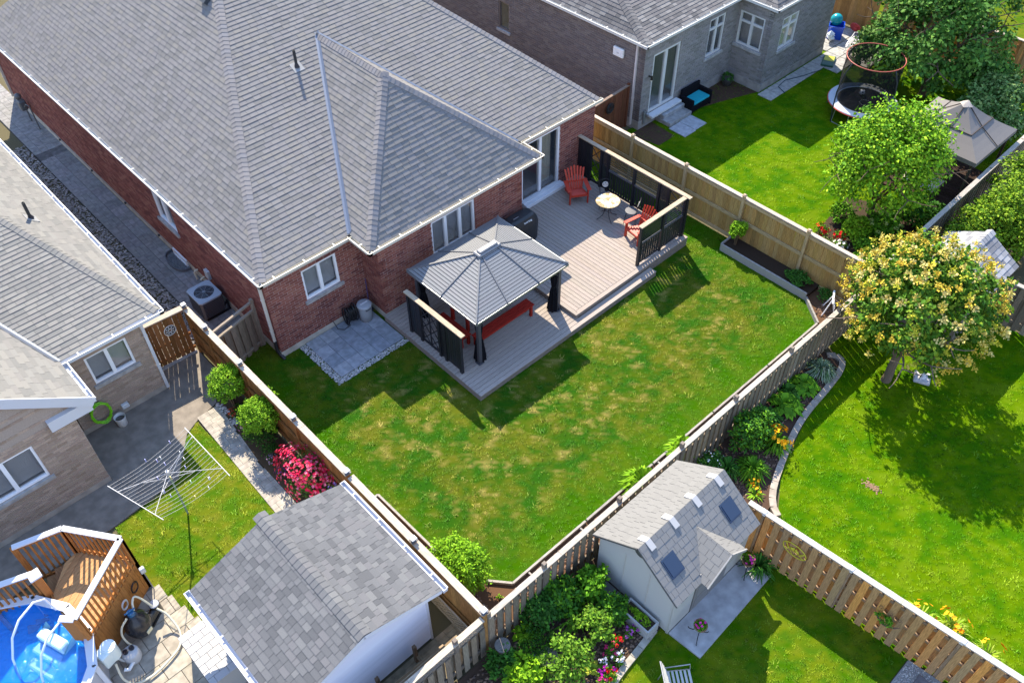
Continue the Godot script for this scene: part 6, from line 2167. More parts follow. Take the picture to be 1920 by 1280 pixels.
func yard_plants() -> void:
	bush("corner_bush", "large bright green bush in the lawn's lower left corner", V(-0.98, 0.07, 9.0), V(0.7, 0.64, 0.84), 8000, 0.07, LIME, "", 0.12, 190, 0.2)
	bush("planter_bush", "upright bright green shrub at the end of the raised planter", V(13.42, 0.2, 6.15), V(0.29, 0.44, 0.29), 2200, 0.07, LIME, "", 0.05, 34, 0.3)
	bush("low_shrub", "low dark leafy plant in the raised planter by the corner", V(13.4, 0.2, 8.55), V(0.3, 0.16, 0.5), 900, 0.07, DEEP)
	bush("low_shrub", "low dark leafy plant beside the white stand in the corner bed", V(13.45, 0.07, 9.55), V(0.25, 0.18, 0.3), 600, 0.06, DEEP)
	rosette("bed_plant", "bright strap-leaved plant in the rear bed behind the shed ridge", V(4.1, 0.07, 10.28), 220, 0.66, 0.026, 0.62, LIME)
	rosette("bed_plant", "smaller strap-leaved plant in the rear bed nearer the corner tree", V(5.7, 0.07, 10.3), 170, 0.56, 0.026, 0.55, LIME)
	bush("weed", "tuft of leaves peeping over the brown fence from the lawn side", V(-1.42, 0.0, 2.1), V(0.15, 0.75, 0.25), 160, 0.07, LIME, "", 0.2, 12, 0.4)
	bush("weed", "tiny seedling on the bark mulch near the corner bush", V(-0.6, 0.07, 10.0), V(0.08, 0.06, 0.08), 40, 0.05, LIME, "", 0.0, 6)

func curb(label: String, pts: Array, w: float, col: Color) -> void:
	var cv = Curve3D.new()
	for i in pts.size():
		var tg = (pts[min(i + 1, pts.size() - 1)] - pts[max(i - 1, 0)]) * 0.2
		cv.add_point(pts[i], -tg, tg)
	var t = thing("stone_edging", label, "edging")
	var L = cv.get_baked_length()
	var n = int(L / 0.26)
	for i in n:
		var a = cv.sample_baked(L * i / n); var b = cv.sample_baked(L * (i + 1) / n - 0.012)
		var g = G.new(); g.col = jit(col, 0.08)
		g.beam(a + UPV * 0.03, b + UPV * 0.03, w, 0.09 + rng.randf() * 0.006)
		part(t, "edging_stone", g, M.stone)

func rear_yards() -> void:
	lawn("bright lime green mown grass around the flowering tree", PackedVector2Array([Vector2(4.75, 13.0), Vector2(6.05, 13.05), Vector2(7.2, 12.35), Vector2(9, 11.85), Vector2(11.5, 11.5), Vector2(11.9, 10.75), Vector2(16.3, 10.75), Vector2(16.4, 13.6), Vector2(16.9, 20), Vector2(5.25, 20)]), 1, 120, 0.0)
	lawn("mown grass in front of the beige resin shed", PackedVector2Array([Vector2(-1.6, 13.2), Vector2(0.0, 13.12), Vector2(1.5, 13.0), Vector2(4.62, 13.0), Vector2(5.1, 17.2), Vector2(4.0, 17.2), Vector2(4.0, 19.5), Vector2(-1.6, 19.5)]), 2, 130, 0.0, [Rect2(1.6, 11, 3, 3)])
	var g = G.new(); g.col = Color(0.1, 0.065, 0.045)
	g.slab(PackedVector2Array([Vector2(-6, 10.76), Vector2(4.65, 10.76), Vector2(4.65, 12.9), Vector2(1.4, 12.95), Vector2(-0.06, 13.07), Vector2(-1.6, 13.3), Vector2(-6, 14)]), -0.03, 0.03)
	struct("garden_bed", g, M.soil)
	g = G.new(); g.col = Color(0.11, 0.07, 0.05)
	g.slab(PackedVector2Array([Vector2(4.75, 10.76), Vector2(11.6, 10.76), Vector2(11.5, 11.4), Vector2(9, 11.75), Vector2(7.15, 12.25), Vector2(6.1, 12.8), Vector2(4.75, 12.95)]), -0.03, 0.03)
	struct("garden_bed", g, M.soil)
	gravel("bark_mulch", "loose bark chips on the garden beds behind the rear fence", [[-2.5, 10.9, 1.4, 12.9], [4.9, 10.9, 11.3, 11.5], [5.0, 11.5, 8.0, 12.2]], 3200, 0.02, 0.045, [Color(0.15, 0.09, 0.055), Color(0.22, 0.14, 0.09), Color(0.08, 0.05, 0.04)], 0.03)
	curb("curved beige stone edging of the bed behind the rear fence", [V(5.95, 0, 13.1), V(6.25, 0, 12.72), V(7.16, 0, 12.3), V(8.9, 0, 11.78), V(10.6, 0, 11.6), V(11.45, 0, 11.45), V(11.72, 0, 11.15), V(11.5, 0, 10.9)], 0.17, Color(0.42, 0.36, 0.3))
	curb("beige stone edging between flower garden and lawn by the shed", [V(1.45, 0, 12.93), V(0.8, 0, 13.0), V(-0.06, 0, 13.1), V(-1.6, 0, 13.4)], 0.15, Color(0.42, 0.38, 0.31))
	resin_shed()
	# lilac with cream flowers
	var lil = tree("flowering_tree", "round tree covered in cream yellow flower clusters at right", V(11.92, 0, 12.57), 1.2, 0.13, V(0.6, 2.55, -0.1), V(2.0, 1.7, 2.0), 13000, 0.14, [Color(0.05, 0.13, 0.014), Color(0.075, 0.18, 0.016), Color(0.1, 0.22, 0.018), Color(0.18, 0.26, 0.02)], 150, 0.19, "", Color(0.2, 0.15, 0.11))
	g = G.new()
	for i in 370:
		var d = V(rng.randfn(), rng.randfn() + 0.35, rng.randfn()).normalized()
		if d.y < -0.5: continue
		var p = V(0.6, 2.55, -0.1) + d * V(2.0, 1.7, 2.0) * rng.randf_range(0.88, 1.07)
		var c = [Color(0.66, 0.48, 0.06), Color(0.7, 0.57, 0.14), Color(0.56, 0.43, 0.06), Color(0.5, 0.5, 0.05), Color(0.68, 0.57, 0.2)][rng.randi() % 5]
		for k in 26:
			var e = V(rng.randfn(), rng.randfn(), rng.randfn()).normalized() * rng.randf() * 0.1 + d * rng.randf() * 0.1
			g.col = jit(c, 0.2)
			g.leaf(p + e, (e.normalized() + V(rng.randfn(), rng.randfn(), rng.randfn()) * 0.5).normalized(), (d + V(rng.randfn(), rng.randfn(), rng.randfn()) * 0.4).normalized(), 0.07, 0.028)
	part(lil, "blossom", g, M.petal)
	# bed behind the rear fence
	rosette("grassy_clump", "pale variegated grass clump at the bed's rounded end", V(10.8, 0.03, 11.15), 260, 0.5, 0.014, 0.42, [Color(0.2, 0.28, 0.16), Color(0.08, 0.16, 0.06), Color(0.3, 0.36, 0.25)])
	rosette("hosta", "broad-leaved green plant next to the variegated grass clump", V(9.95, 0.03, 11.12), 90, 0.5, 0.08, 0.38, LEAF, "plant", "hostas")
	rosette("hosta", "broad-leaved green plant in the middle of the shaded bed", V(8.95, 0.03, 11.2), 100, 0.58, 0.085, 0.42, LEAF, "plant", "hostas")
	rosette("hosta", "small blue-green plant tight against the grey rear fence", V(9.45, 0.03, 10.98), 60, 0.4, 0.06, 0.3, DEEP, "plant", "hostas")
	bush("large_shrub", "tall dark green shrub filling the bed beside the yellow lilies", V(7.25, 0.03, 11.25), V(0.72, 0.5, 0.5), 3200, 0.09, LEAF + DEEP, "", 0.1, 50)
	rosette("fern", "feathery dark green fern behind the yellow lilies", V(8.1, 0.03, 11.1), 120, 0.6, 0.03, 0.5, DEEP)
	var yl = rosette("yellow_lily", "clump of lilies with bright yellow orange blooms by the edging", V(7.65, 0.03, 11.78), 160, 0.5, 0.016, 0.45, LEAF)
	flowers(yl, V(0, 0.28, 0), V(0.42, 0.38, 0.42), 260, 0.06, [Color(0.8, 0.42, 0.012), Color(0.75, 0.36, 0.01), Color(0.85, 0.5, 0.03)], 0.0)
	rosette("daylily", "green strappy daylily leaves below the dark shrub", V(6.55, 0.03, 11.85), 180, 0.55, 0.018, 0.42, LEAF)
	var ds = bush("daisy_clump", "dark leafy clump with tiny white daisies behind the shed", V(5.85, 0.03, 11.0), V(0.4, 0.28, 0.28), 1100, 0.06, DEEP)
	flowers(ds, V(0, 0.28, 0), V(0.4, 0.3, 0.28), 36, 0.03, [Color(0.85, 0.85, 0.82)], 0.1)
	bush("leafy_clump", "bright leafy clump with small white buds at the shed corner", V(5.35, 0.03, 11.75), V(0.38, 0.25, 0.45), 1300, 0.07, LIME)
	rosette("daylily", "dark strappy leaves between daisies and bright clump", V(6.1, 0.03, 11.4), 110, 0.5, 0.018, 0.4, DEEP)
	for q in [[6.05, 12.35, "first"], [6.3, 12.1, "yellow green"]]:
		var ol = rosette("orange_lily", "small %s lily with orange blooms on the mulch" % ("orange" if q[2] == "first" else q[2]), V(q[0], 0.03, q[1]), 30, 0.25, 0.014, 0.2, LIME)
		flowers(ol, V(0, 0.18, 0), V(0.15, 0.12, 0.15), 10, 0.045, [Color(0.8, 0.4, 0.02)], 0.2)
	# garden in front, left of the resin shed
	var mix2 = [Color(0.09, 0.2, 0.015), Color(0.13, 0.27, 0.02), Color(0.06, 0.14, 0.012), Color(0.17, 0.3, 0.03)]
	for q in [["leafy_shrub", "large dark leafy shrub against the grey fence by the log", -0.25, 11.0, 0.5, 0.42, DEEP, 0.1], ["leafy_shrub", "dark shrub with long leaves in the garden's middle", 0.4, 11.05, 0.48, 0.45, DEEP + LEAF, 0.11], ["leafy_shrub", "tall green shrub near the shed wall's rear end", 1.05, 11.35, 0.42, 0.48, LEAF, 0.12], ["leafy_shrub", "mid green shrub between stone path and phlox", 1.0, 12.0, 0.38, 0.3, LEAF + DEEP, 0.1], ["leafy_shrub", "big bright green bush in the centre of the flower garden", 0.3, 12.05, 0.5, 0.4, mix2, 0.09], ["leafy_shrub", "large yellow green bush at the bottom of the garden", -0.6, 12.15, 0.62, 0.42, mix2, 0.09], ["leafy_shrub", "bright peony bush at the garden's lower left", -1.5, 11.75, 0.5, 0.32, LIME, 0.13], ["leafy_shrub", "dull grey green bush behind the bright peony", -1.65, 11.25, 0.36, 0.3, DEEP, 0.1], ["leafy_shrub", "low ground cover clump around the rocks", -0.7, 11.35, 0.5, 0.12, LEAF + DEEP, 0.05]]:
		bush(q[0], q[1], V(q[2], 0.03, q[3]), V(q[4], q[5], q[4]), 1500, q[7], q[6])
	rosette("ribbon_grass", "spray of long narrow leaves in front of the dark shrubs", V(0.35, 0.03, 11.5), 60, 0.7, 0.014, 0.3, LEAF)
	rosette("hosta", "small broad-leaved plant beside the cut log", V(-0.75, 0.03, 10.95), 26, 0.32, 0.05, 0.2, LIME)
	rosette("hosta", "yellow-leaved plant by the planter trough", V(1.25, 0.03, 12.1), 26, 0.35, 0.06, 0.25, [Color(0.32, 0.4, 0.03), Color(0.16, 0.3, 0.02)])
	rosette("hosta", "small yellow green plant between bush and magenta flowers", V(-0.25, 0.03, 12.6), 22, 0.25, 0.05, 0.16, [Color(0.4, 0.45, 0.05), Color(0.2, 0.33, 0.03)])
	for q in [[0.62, 12.55, "scarlet", Color(0.7, 0.02, 0.03)], [0.36, 12.6, "rose pink", Color(0.6, 0.04, 0.15)], [0.32, 12.85, "pure white", Color(0.85, 0.83, 0.86)], [0.06, 12.72, "creamy white", Color(0.8, 0.76, 0.78)], [-0.12, 12.85, "magenta", Color(0.62, 0.02, 0.5)], [-0.08, 13.0, "deep red", Color(0.62, 0.015, 0.02)], [-0.35, 12.98, "hot pink", Color(0.6, 0.02, 0.22)], [-0.65, 13.0, "pale lilac", Color(0.55, 0.42, 0.6)], [0.95, 12.6, "mauve", Color(0.45, 0.12, 0.45)], [1.2, 12.65, "plum", Color(0.36, 0.05, 0.32)]]:
		var f = bush("flower_clump", "small clump of %s flowers along the stone edging" % q[2], V(q[0], 0.03, q[1]), V(0.17, 0.1, 0.15), 260, 0.045, LEAF, "", 0.03, 9, 0.4)
		for k in 6: flowers(f, V(rng.randfn() * 0.07, 0.17 + rng.randf() * 0.08, rng.randfn() * 0.07), V(0.035, 0.03, 0.035), 7, 0.03, [q[3], jit(q[3], 0.3)], 0.0)
	g = G.new()
	for i in 2:
		var rk = G.new(); rk.col = [Color(0.2, 0.2, 0.22), Color(0.3, 0.26, 0.2)][i]
		rk.rock(V([-1.1, -0.75][i], 0.12, [11.6, 11.75][i]), V(0.26, 0.16, 0.22), rng)
		single("boulder", rk, M.stone, ["dark grey boulder among the garden plants", "tan boulder beside the dark grey one"][i], "rock")
	var t = thing("log_stump", "upright cut log standing beside the grey fence", "log", V(-1.45, 0.02, 11.02))
	g = G.new(); g.col = Color(0.13, 0.1, 0.075)
	g.lathe(Vector3.ZERO, [Vector2(0.2, 0), Vector2(0.185, 0.3), Vector2(0.18, 0.58)], 18)
	part(t, "bark", g, M.wood_y)
	g = G.new(); g.col = Color(0.2, 0.19, 0.17)
	g.lathe(V(0, 0.575, 0), [Vector2(0.178, 0.0), Vector2(0.16, 0.015), Vector2(0.0, 0.018)], 18)
	part(t, "cut_face", g, M.wood_x)
	t = thing("planter_trough", "weathered white trough planter of seedlings against the shed wall", "planter", V(1.32, 0.03, 12.55), 0.0)
	g = G.new(); g.col = Color(0.5, 0.5, 0.48)
	for s in [-1, 1]:
		g.box(V(s * 0.17 - 0.02, 0, -0.42), V(s * 0.17 + 0.02, 0.35, 0.42)); g.box(V(-0.15, 0, s * 0.4 - 0.02), V(0.15, 0.35, s * 0.4 + 0.02))
	part(t, "trough", g, M.wood_z)
	g = G.new(); g.col = Color(0.08, 0.06, 0.04)
	g.box(V(-0.15, 0.02, -0.38), V(0.15, 0.28, 0.38))
	part(t, "soil", g, M.soil)
	g = G.new(); foliage(g, V(0, 0.3, 0), V(0.14, 0.07, 0.36), 420, 0.05, LIME, 20, 0.3)
	part(t, "seedlings", g, M.leaf)
	t = thing("stepping_stones", "grey stepping stones along the resin shed's side wall", "stones")
	for i in 4:
		g = G.new(); g.col = jit(Color(0.28, 0.27, 0.26), 0.1)
		g.bev(V(1.28, 0.0, 11.0 + i * 0.36), V(1.56, 0.06, 11.33 + i * 0.36), 0.015)
		part(t, "stone", g, M.stone)
	# pots on stands, ornaments on the fence
	for q in [["black iron stand with a basket of pink flowers on the slab's near end", V(2.05, 0.05, 13.68)], ["black iron stand with a basket of pink flowers beside the brown fence", V(4.12, 0.05, 13.45)]]:
		t = thing("plant_stand", q[0], "plant stand", q[1], 0.0, "iron plant stands on the slab")
		g = G.new(); g.col = BLACK
		for i in 3:
			var d = V(cos(TAU * i / 3 + 0.5), 0, sin(TAU * i / 3 + 0.5))
			g.tube([d * 0.13 + UPV * 0.42, d * 0.08 + UPV * 0.25, d * 0.14 + UPV * 0.08, d * 0.24 + UPV * 0.015, d * 0.27 + UPV * 0.04], 0.01, 5)
		part(t, "leg", g, M.paint)
		g = G.new(); g.col = Color(0.28, 0.17, 0.09)
		g.lathe(V(0, 0.36, 0), [Vector2(0.0, 0), Vector2(0.1, 0), Vector2(0.155, 0.1), Vector2(0.16, 0.14), Vector2(0.13, 0.13)], 18)
		part(t, "basket", g, M.cloth)
		g = G.new(); foliage(g, V(0, 0.52, 0), V(0.14, 0.08, 0.14), 260, 0.05, LEAF, 14)
		part(t, "foliage", g, M.leaf)
		flowers(t, V(0, 0.55, 0), V(0.13, 0.1, 0.13), 9, 0.045, [Color(0.65, 0.04, 0.35)], 0.3)
	rosette("daylily", "dark strappy daylily at the foot of the brown fence by the slab", V(4.42, 0.0, 13.6), 110, 0.5, 0.016, 0.4, DEEP)
	t = thing("wall_ornament", "yellow oval metal ornament with birds on the brown fence", "ornament", V(4.68, 1.2, 14.15))
	g = G.new(); g.col = Color(0.6, 0.52, 0.03)
	var l = []
	for i in 33: l.append(V(0, sin(TAU * i / 32) * 0.2, cos(TAU * i / 32) * 0.3))
	g.tube(l, 0.012, 5)
	part(t, "ring", g, M.paint)
	g = G.new(); g.col = Color(0.6, 0.52, 0.03)
	for s in [-1, 1]:
		g.ball(V(0, 0.0, s * 0.06), V(0.02, 0.05, 0.06), 8); g.ball(V(0, 0.05, s * 0.03), V(0.018, 0.03, 0.03), 8)
		g.tube([V(0, -0.06, 0), V(0, -0.02, s * 0.15), V(0, 0.08, s * 0.24)], 0.007, 4); g.tube([V(0, -0.19, s * 0.02), V(0, -0.06, s * 0.1), V(0, -0.1, s * 0.25)], 0.007, 4)
		for k in 5: g.ball(V(0, -0.05 + 0.04 * k, s * (0.16 + 0.02 * k)), V(0.008, 0.02, 0.028), 6)
	part(t, "bird_motif", g, M.paint)
	t = thing("wall_basket", "iron basket planter with scroll back hung on the brown fence", "planter", V(4.84, 1.05, 16.45))
	g = G.new(); g.col = Color(0.1, 0.06, 0.04)
	for k in 4:
		var w = []
		for i in 13: w.append(V(-0.16 * sin(PI * i / 12) * (1 - k * 0.12), -k * 0.05, (i / 12.0 - 0.5) * (0.6 - k * 0.05)))
		g.tube(w, 0.007, 4)
	for k in 5:
		var w = []
		for i in 15: w.append(V(0, 0.2 + sin(i * 0.5) * 0.07 * (1 - i / 20.0), (k - 2) * 0.11 + cos(i * 0.5) * 0.05 * (1 - i / 20.0)))
		g.tube(w, 0.006, 4)
	part(t, "frame", g, M.paint)
	g = G.new(); foliage(g, V(-0.08, 0.03, 0), V(0.1, 0.08, 0.24), 260, 0.06, LEAF, 12)
	part(t, "foliage", g, M.leaf)
	for q in [[5.95, 16.9], [6.25, 17.5], [6.15, 18.35]]:
		var ol = rosette("orange_lily", "orange daylilies in the lime lawn %s" % {16.9: "nearest the middle fence post", 17.5: "between the other orange daylilies", 18.35: "at the lower right edge"}[q[1]], V(q[0], 0, q[1]), 60, 0.5, 0.014, 0.42, [Color(0.2, 0.33, 0.02), Color(0.3, 0.38, 0.05)], "plant", "orange daylilies by the fence")
		flowers(ol, V(0, 0.3, 0), V(0.4, 0.28, 0.4), 14, 0.075, [Color(0.75, 0.3, 0.012), Color(0.8, 0.4, 0.02)], 0.3)
	# concrete pad with mat and path end
	g = G.new(); g.col = Color(0.36, 0.35, 0.33)
	g.slab(PackedVector2Array([Vector2(4.02, 17.22), Vector2(5.0, 17.22), Vector2(5.2, 20.2), Vector2(4.0, 20.2)]), -0.03, 0.012)
	struct("gravel_pad", g, M.soil)
	gravel("pebbles", "grey pebbles around the dark stepping mat by the brown fence", [[4.05, 17.25, 5.0, 19.5]], 2200, 0.012, 0.025, [Color(0.35, 0.34, 0.32), Color(0.45, 0.43, 0.4), Color(0.25, 0.24, 0.23)], 0.015)
	g = G.new(); g.col = Color(0.16, 0.15, 0.16)
	g.bev(V(4.4, 0.012, 17.55), V(4.85, 0.06, 18.0), 0.012)
	single("stepping_slab", g, M.stone, "dark square slab on the pebbles by the brown fence", "slab")
	g = G.new(); g.col = Color(0.25, 0.15, 0.09)
	for i in 90: g.rock(V(8.44 + rng.randfn() * 0.05, 0.01, 14.23 + rng.randfn() * 0.11), V(0.025, 0.015, 0.025), rng)
	tag(struct("bare_soil", g, M.plain, "stuff"), "bare brown soil patch in the lime lawn", "soil")
	# lawn chair at the bottom edge
	t = thing("lawn_chair", "grey metal lawn chair with slatted straps at the bottom edge", "chair", V(0.75, 0, 14.15), 0.9)
	g = G.new(); g.col = Color(0.4, 0.4, 0.4)
	for s in [-1, 1]:
		g.tube([V(s * 0.28, 0, 0.3), V(s * 0.28, 0.42, 0.3), V(s * 0.28, 0.4, -0.2), V(s * 0.26, 1.0, -0.42)], 0.014, 6); g.tube([V(s * 0.28, 0, -0.35), V(s * 0.28, 0.6, -0.25), V(s * 0.3, 0.62, 0.28), V(s * 0.28, 0.42, 0.3)], 0.014, 6)
	g.tube([V(-0.26, 1.0, -0.42), V(0.26, 1.0, -0.42)], 0.014, 6)
	part(t, "frame", g, M.metal)
	for i in 12:
		g = G.new(); g.col = Color(0.45, 0.44, 0.42)
		if i < 6: g.beam(V(-0.27, 0.41, 0.27 - i * 0.09), V(0.27, 0.41, 0.27 - i * 0.09), 0.05, 0.008)
		else: g.beam(V(-0.26, 0.46 + (i - 6) * 0.1, -0.21 - (i - 6) * 0.036), V(0.26, 0.46 + (i - 6) * 0.1, -0.21 - (i - 6) * 0.036), 0.008, 0.05)
		part(t, "strap", g, M.paint)

func resin_shed() -> void:
	var t = thing("resin_shed", "beige resin shed with skylights and dormer over double doors", "shed")
	var X0 = 1.6; var X1 = 4.32; var Z0 = 11.0; var Z1 = 13.18
	var E = 1.62; var RY = 2.5; var rz = 12.1
	var wc = Color(0.47, 0.46, 0.42)
	var g = G.new(); g.col = Color(0.4, 0.39, 0.36)
	g.box(V(X0 + 0.02, 0.0, Z0), V(X1 - 0.02, E, Z1 - 0.02))
	part(t, "core", g, M.paint)
	var sl = (RY - E) / (rz - Z0 + 0.12)
	var y = 0.04
	while y < 2.38:
		var q = G.new(); q.col = wc
		var a = Z0; var b = Z1
		if y > E - 0.12: a = Z0 + (y + 0.075 - E + 0.03) / sl; b = Z1 - (y + 0.075 - E + 0.03) / sl
		if b - a > 0.08:
			q.quad(V(X0, y, a), V(X0, y, b), V(X0 + 0.015, y + 0.075, b), V(X0 + 0.015, y + 0.075, a))
			q.quad(V(X0 + 0.015, y, a), V(X0 + 0.015, y, b), V(X0, y, b), V(X0, y, a))
			part(t, "siding_course", q, M.paint)
		y += 0.075
	g = G.new(); g.col = Color(0.5, 0.49, 0.45)
	for z in [Z0 + 0.02, Z0 + 0.75, Z0 + 1.45, Z1 - 0.04]: g.box(V(X0 - 0.006, 0, z - 0.012), V(X0 + 0.01, E + 0.1, z + 0.012))
	part(t, "wall_seam", g, M.paint)
	g = G.new(); g.col = Color(0.08, 0.08, 0.08)
	g.cyl(V(X0 - 0.012, 2.2, rz), V(X0 + 0.01, 2.2, rz), 0.14, 0.14, 18)
	part(t, "gable_vent", g, M.paint)
	# front wall panels and doors
	for q in [[X0, 2.35], [3.6, X1]]:
		var p = G.new(); p.col = wc
		p.box(V(q[0], 0.0, Z1 - 0.02), V(q[1], E - 0.02, Z1 + 0.004))
		p.col = Color(0.12, 0.12, 0.13)
		for k in 4: p.box(V((q[0] + q[1]) / 2 - 0.11 + (k % 2) * 0.12, 1.1 + (k / 2) * 0.14, Z1 + 0.002), V((q[0] + q[1]) / 2 - 0.01 + (k % 2) * 0.12, 1.22 + (k / 2) * 0.14, Z1 + 0.01))
		part(t, "front_panel", p, M.paint)
	for k in 2:
		var p = G.new(); p.col = Color(0.2, 0.195, 0.185)
		p.bev(V(2.37 + k * 0.61, 0.03, Z1 - 0.01), V(2.97 + k * 0.61, 1.72, Z1 + 0.03), 0.008)
		for i in 3: p.bev(V(2.43 + k * 0.61, 0.15 + i * 0.5, Z1 + 0.028), V(2.91 + k * 0.61, 0.58 + i * 0.5, Z1 + 0.04), 0.006)
		var dr = part(t, "door", p, M.paint)
		var hd = G.new(); hd.col = BLACK
		hd.tube([V(2.92 + k * 0.12, 0.95, Z1 + 0.03), V(2.92 + k * 0.12, 0.98, Z1 + 0.1), V(2.92 + k * 0.12, 1.1, Z1 + 0.1), V(2.92 + k * 0.12, 1.13, Z1 + 0.03)], 0.014, 6)
		part(dr, "handle", hd, M.paint)
	var roof = Node3D.new(); roof.name = "roof"; t.add_child(roof)
	var c = [Color(0.269, 0.265, 0.254), Color(0.277, 0.273, 0.261), Color(0.261, 0.257, 0.246), Color(0.273, 0.269, 0.257)]
	var d = shingle_set(c, 0.17, [0.14, 0.19, 0.23], 0.007)
	var dx0 = 2.3; var dx1 = 3.66; var dm = 2.98
	var fy = func(z): return E + (Z1 + 0.12 - z) * (RY - E) / (Z1 + 0.12 - rz)
	shingles(d, [V(X1 + 0.1, E, Z0 - 0.12), V(X0 - 0.12, E, Z0 - 0.12), V(X0 - 0.12, RY, rz), V(X1 + 0.1, RY, rz)])
	var my = 2.2; var mz = Z1 + 0.12 - (my - E) * (Z1 + 0.12 - rz) / (RY - E)
	shingles(d, [V(X0 - 0.12, E, Z1 + 0.12), V(dx0, E, Z1 + 0.12), V(dm, my, mz), V(dx1, E, Z1 + 0.12), V(X1 + 0.1, E, Z1 + 0.12), V(X1 + 0.1, RY, rz), V(X0 - 0.12, RY, rz)])
	var zf = Z1 + 0.3
	shingles(d, [V(dx0, E, Z1 + 0.12), V(dx0, E + 0.0, zf), V(dm, my, zf), V(dm, my, mz)])
	shingles(d, [V(dx1, E, zf), V(dx1, E, Z1 + 0.12), V(dm, my, mz), V(dm, my, zf)])
	shingle_done(roof, d)
	g = G.new(); g.col = Color(0.33, 0.32, 0.3)
	g.tri(V(dx0 + 0.03, E - 0.02, zf - 0.06), V(dx1 - 0.03, E - 0.02, zf - 0.06), V(dm, my - 0.05, zf - 0.06))
	g.beam(V(dx0, E - 0.02, zf), V(dm, my - 0.02, zf), 0.03, 0.07); g.beam(V(dx1, E - 0.02, zf), V(dm, my - 0.02, zf), 0.03, 0.07)
	part(roof, "dormer_front", g, M.paint)
	g = G.new(); g.col = Color(0.1, 0.1, 0.1)
	for x in [X0 - 0.12, X1 + 0.1]:
		g.beam(V(x, E - 0.03, Z0 - 0.12), V(x, RY - 0.03, rz), 0.02, 0.05); g.beam(V(x, E - 0.03, Z1 + 0.12), V(x, RY - 0.03, rz), 0.02, 0.05)
	part(roof, "verge_trim", g, M.paint)
	for i in 4:
		var x = X0 + 0.18 + i * 0.78
		g = G.new(); g.col = Color(0.42, 0.415, 0.4)
		g.obox(V(x, RY - 0.055, rz - 0.1), V(0.075, 0, 0), V(0, 0.85, -0.6) * 0.012, V(0, 0.5, 0.85) * 0.12); g.obox(V(x, RY - 0.05, rz + 0.1), V(0.075, 0, 0), V(0, 0.85, 0.6) * 0.012, V(0, -0.5, 0.85) * 0.12)
		part(roof, "ridge_clip", g, M.paint)
	for x in [1.95, 3.95]:
		var z = 12.72
		var o = V(x, fy.call(z) + 0.02, z)
		var dn = V(0, -(RY - E) / (Z1 + 0.12 - rz), 1).normalized()
		var up = V(0, dn.z, -dn.y)
		g = G.new(); g.col = Color(0.03, 0.05, 0.09)
		g.obox(o, V(0.2, 0, 0), up * 0.012, dn * 0.24)
		g.col = Color(0.025, 0.045, 0.085)
		g.obox(o + up * 0.015, V(0.165, 0, 0), up * 0.014, dn * 0.2)
		part(roof, "skylight", g, M.gloss)
	g = G.new(); g.col = Color(0.42, 0.42, 0.42)
	g.slab(PackedVector2Array([Vector2(1.62, 13.2), Vector2(4.5, 13.2), Vector2(4.48, 13.95), Vector2(1.68, 14.05)]), -0.03, 0.05)
	single("concrete_slab", g, M.concrete, "pale concrete slab in front of the beige shed's doors", "slab")

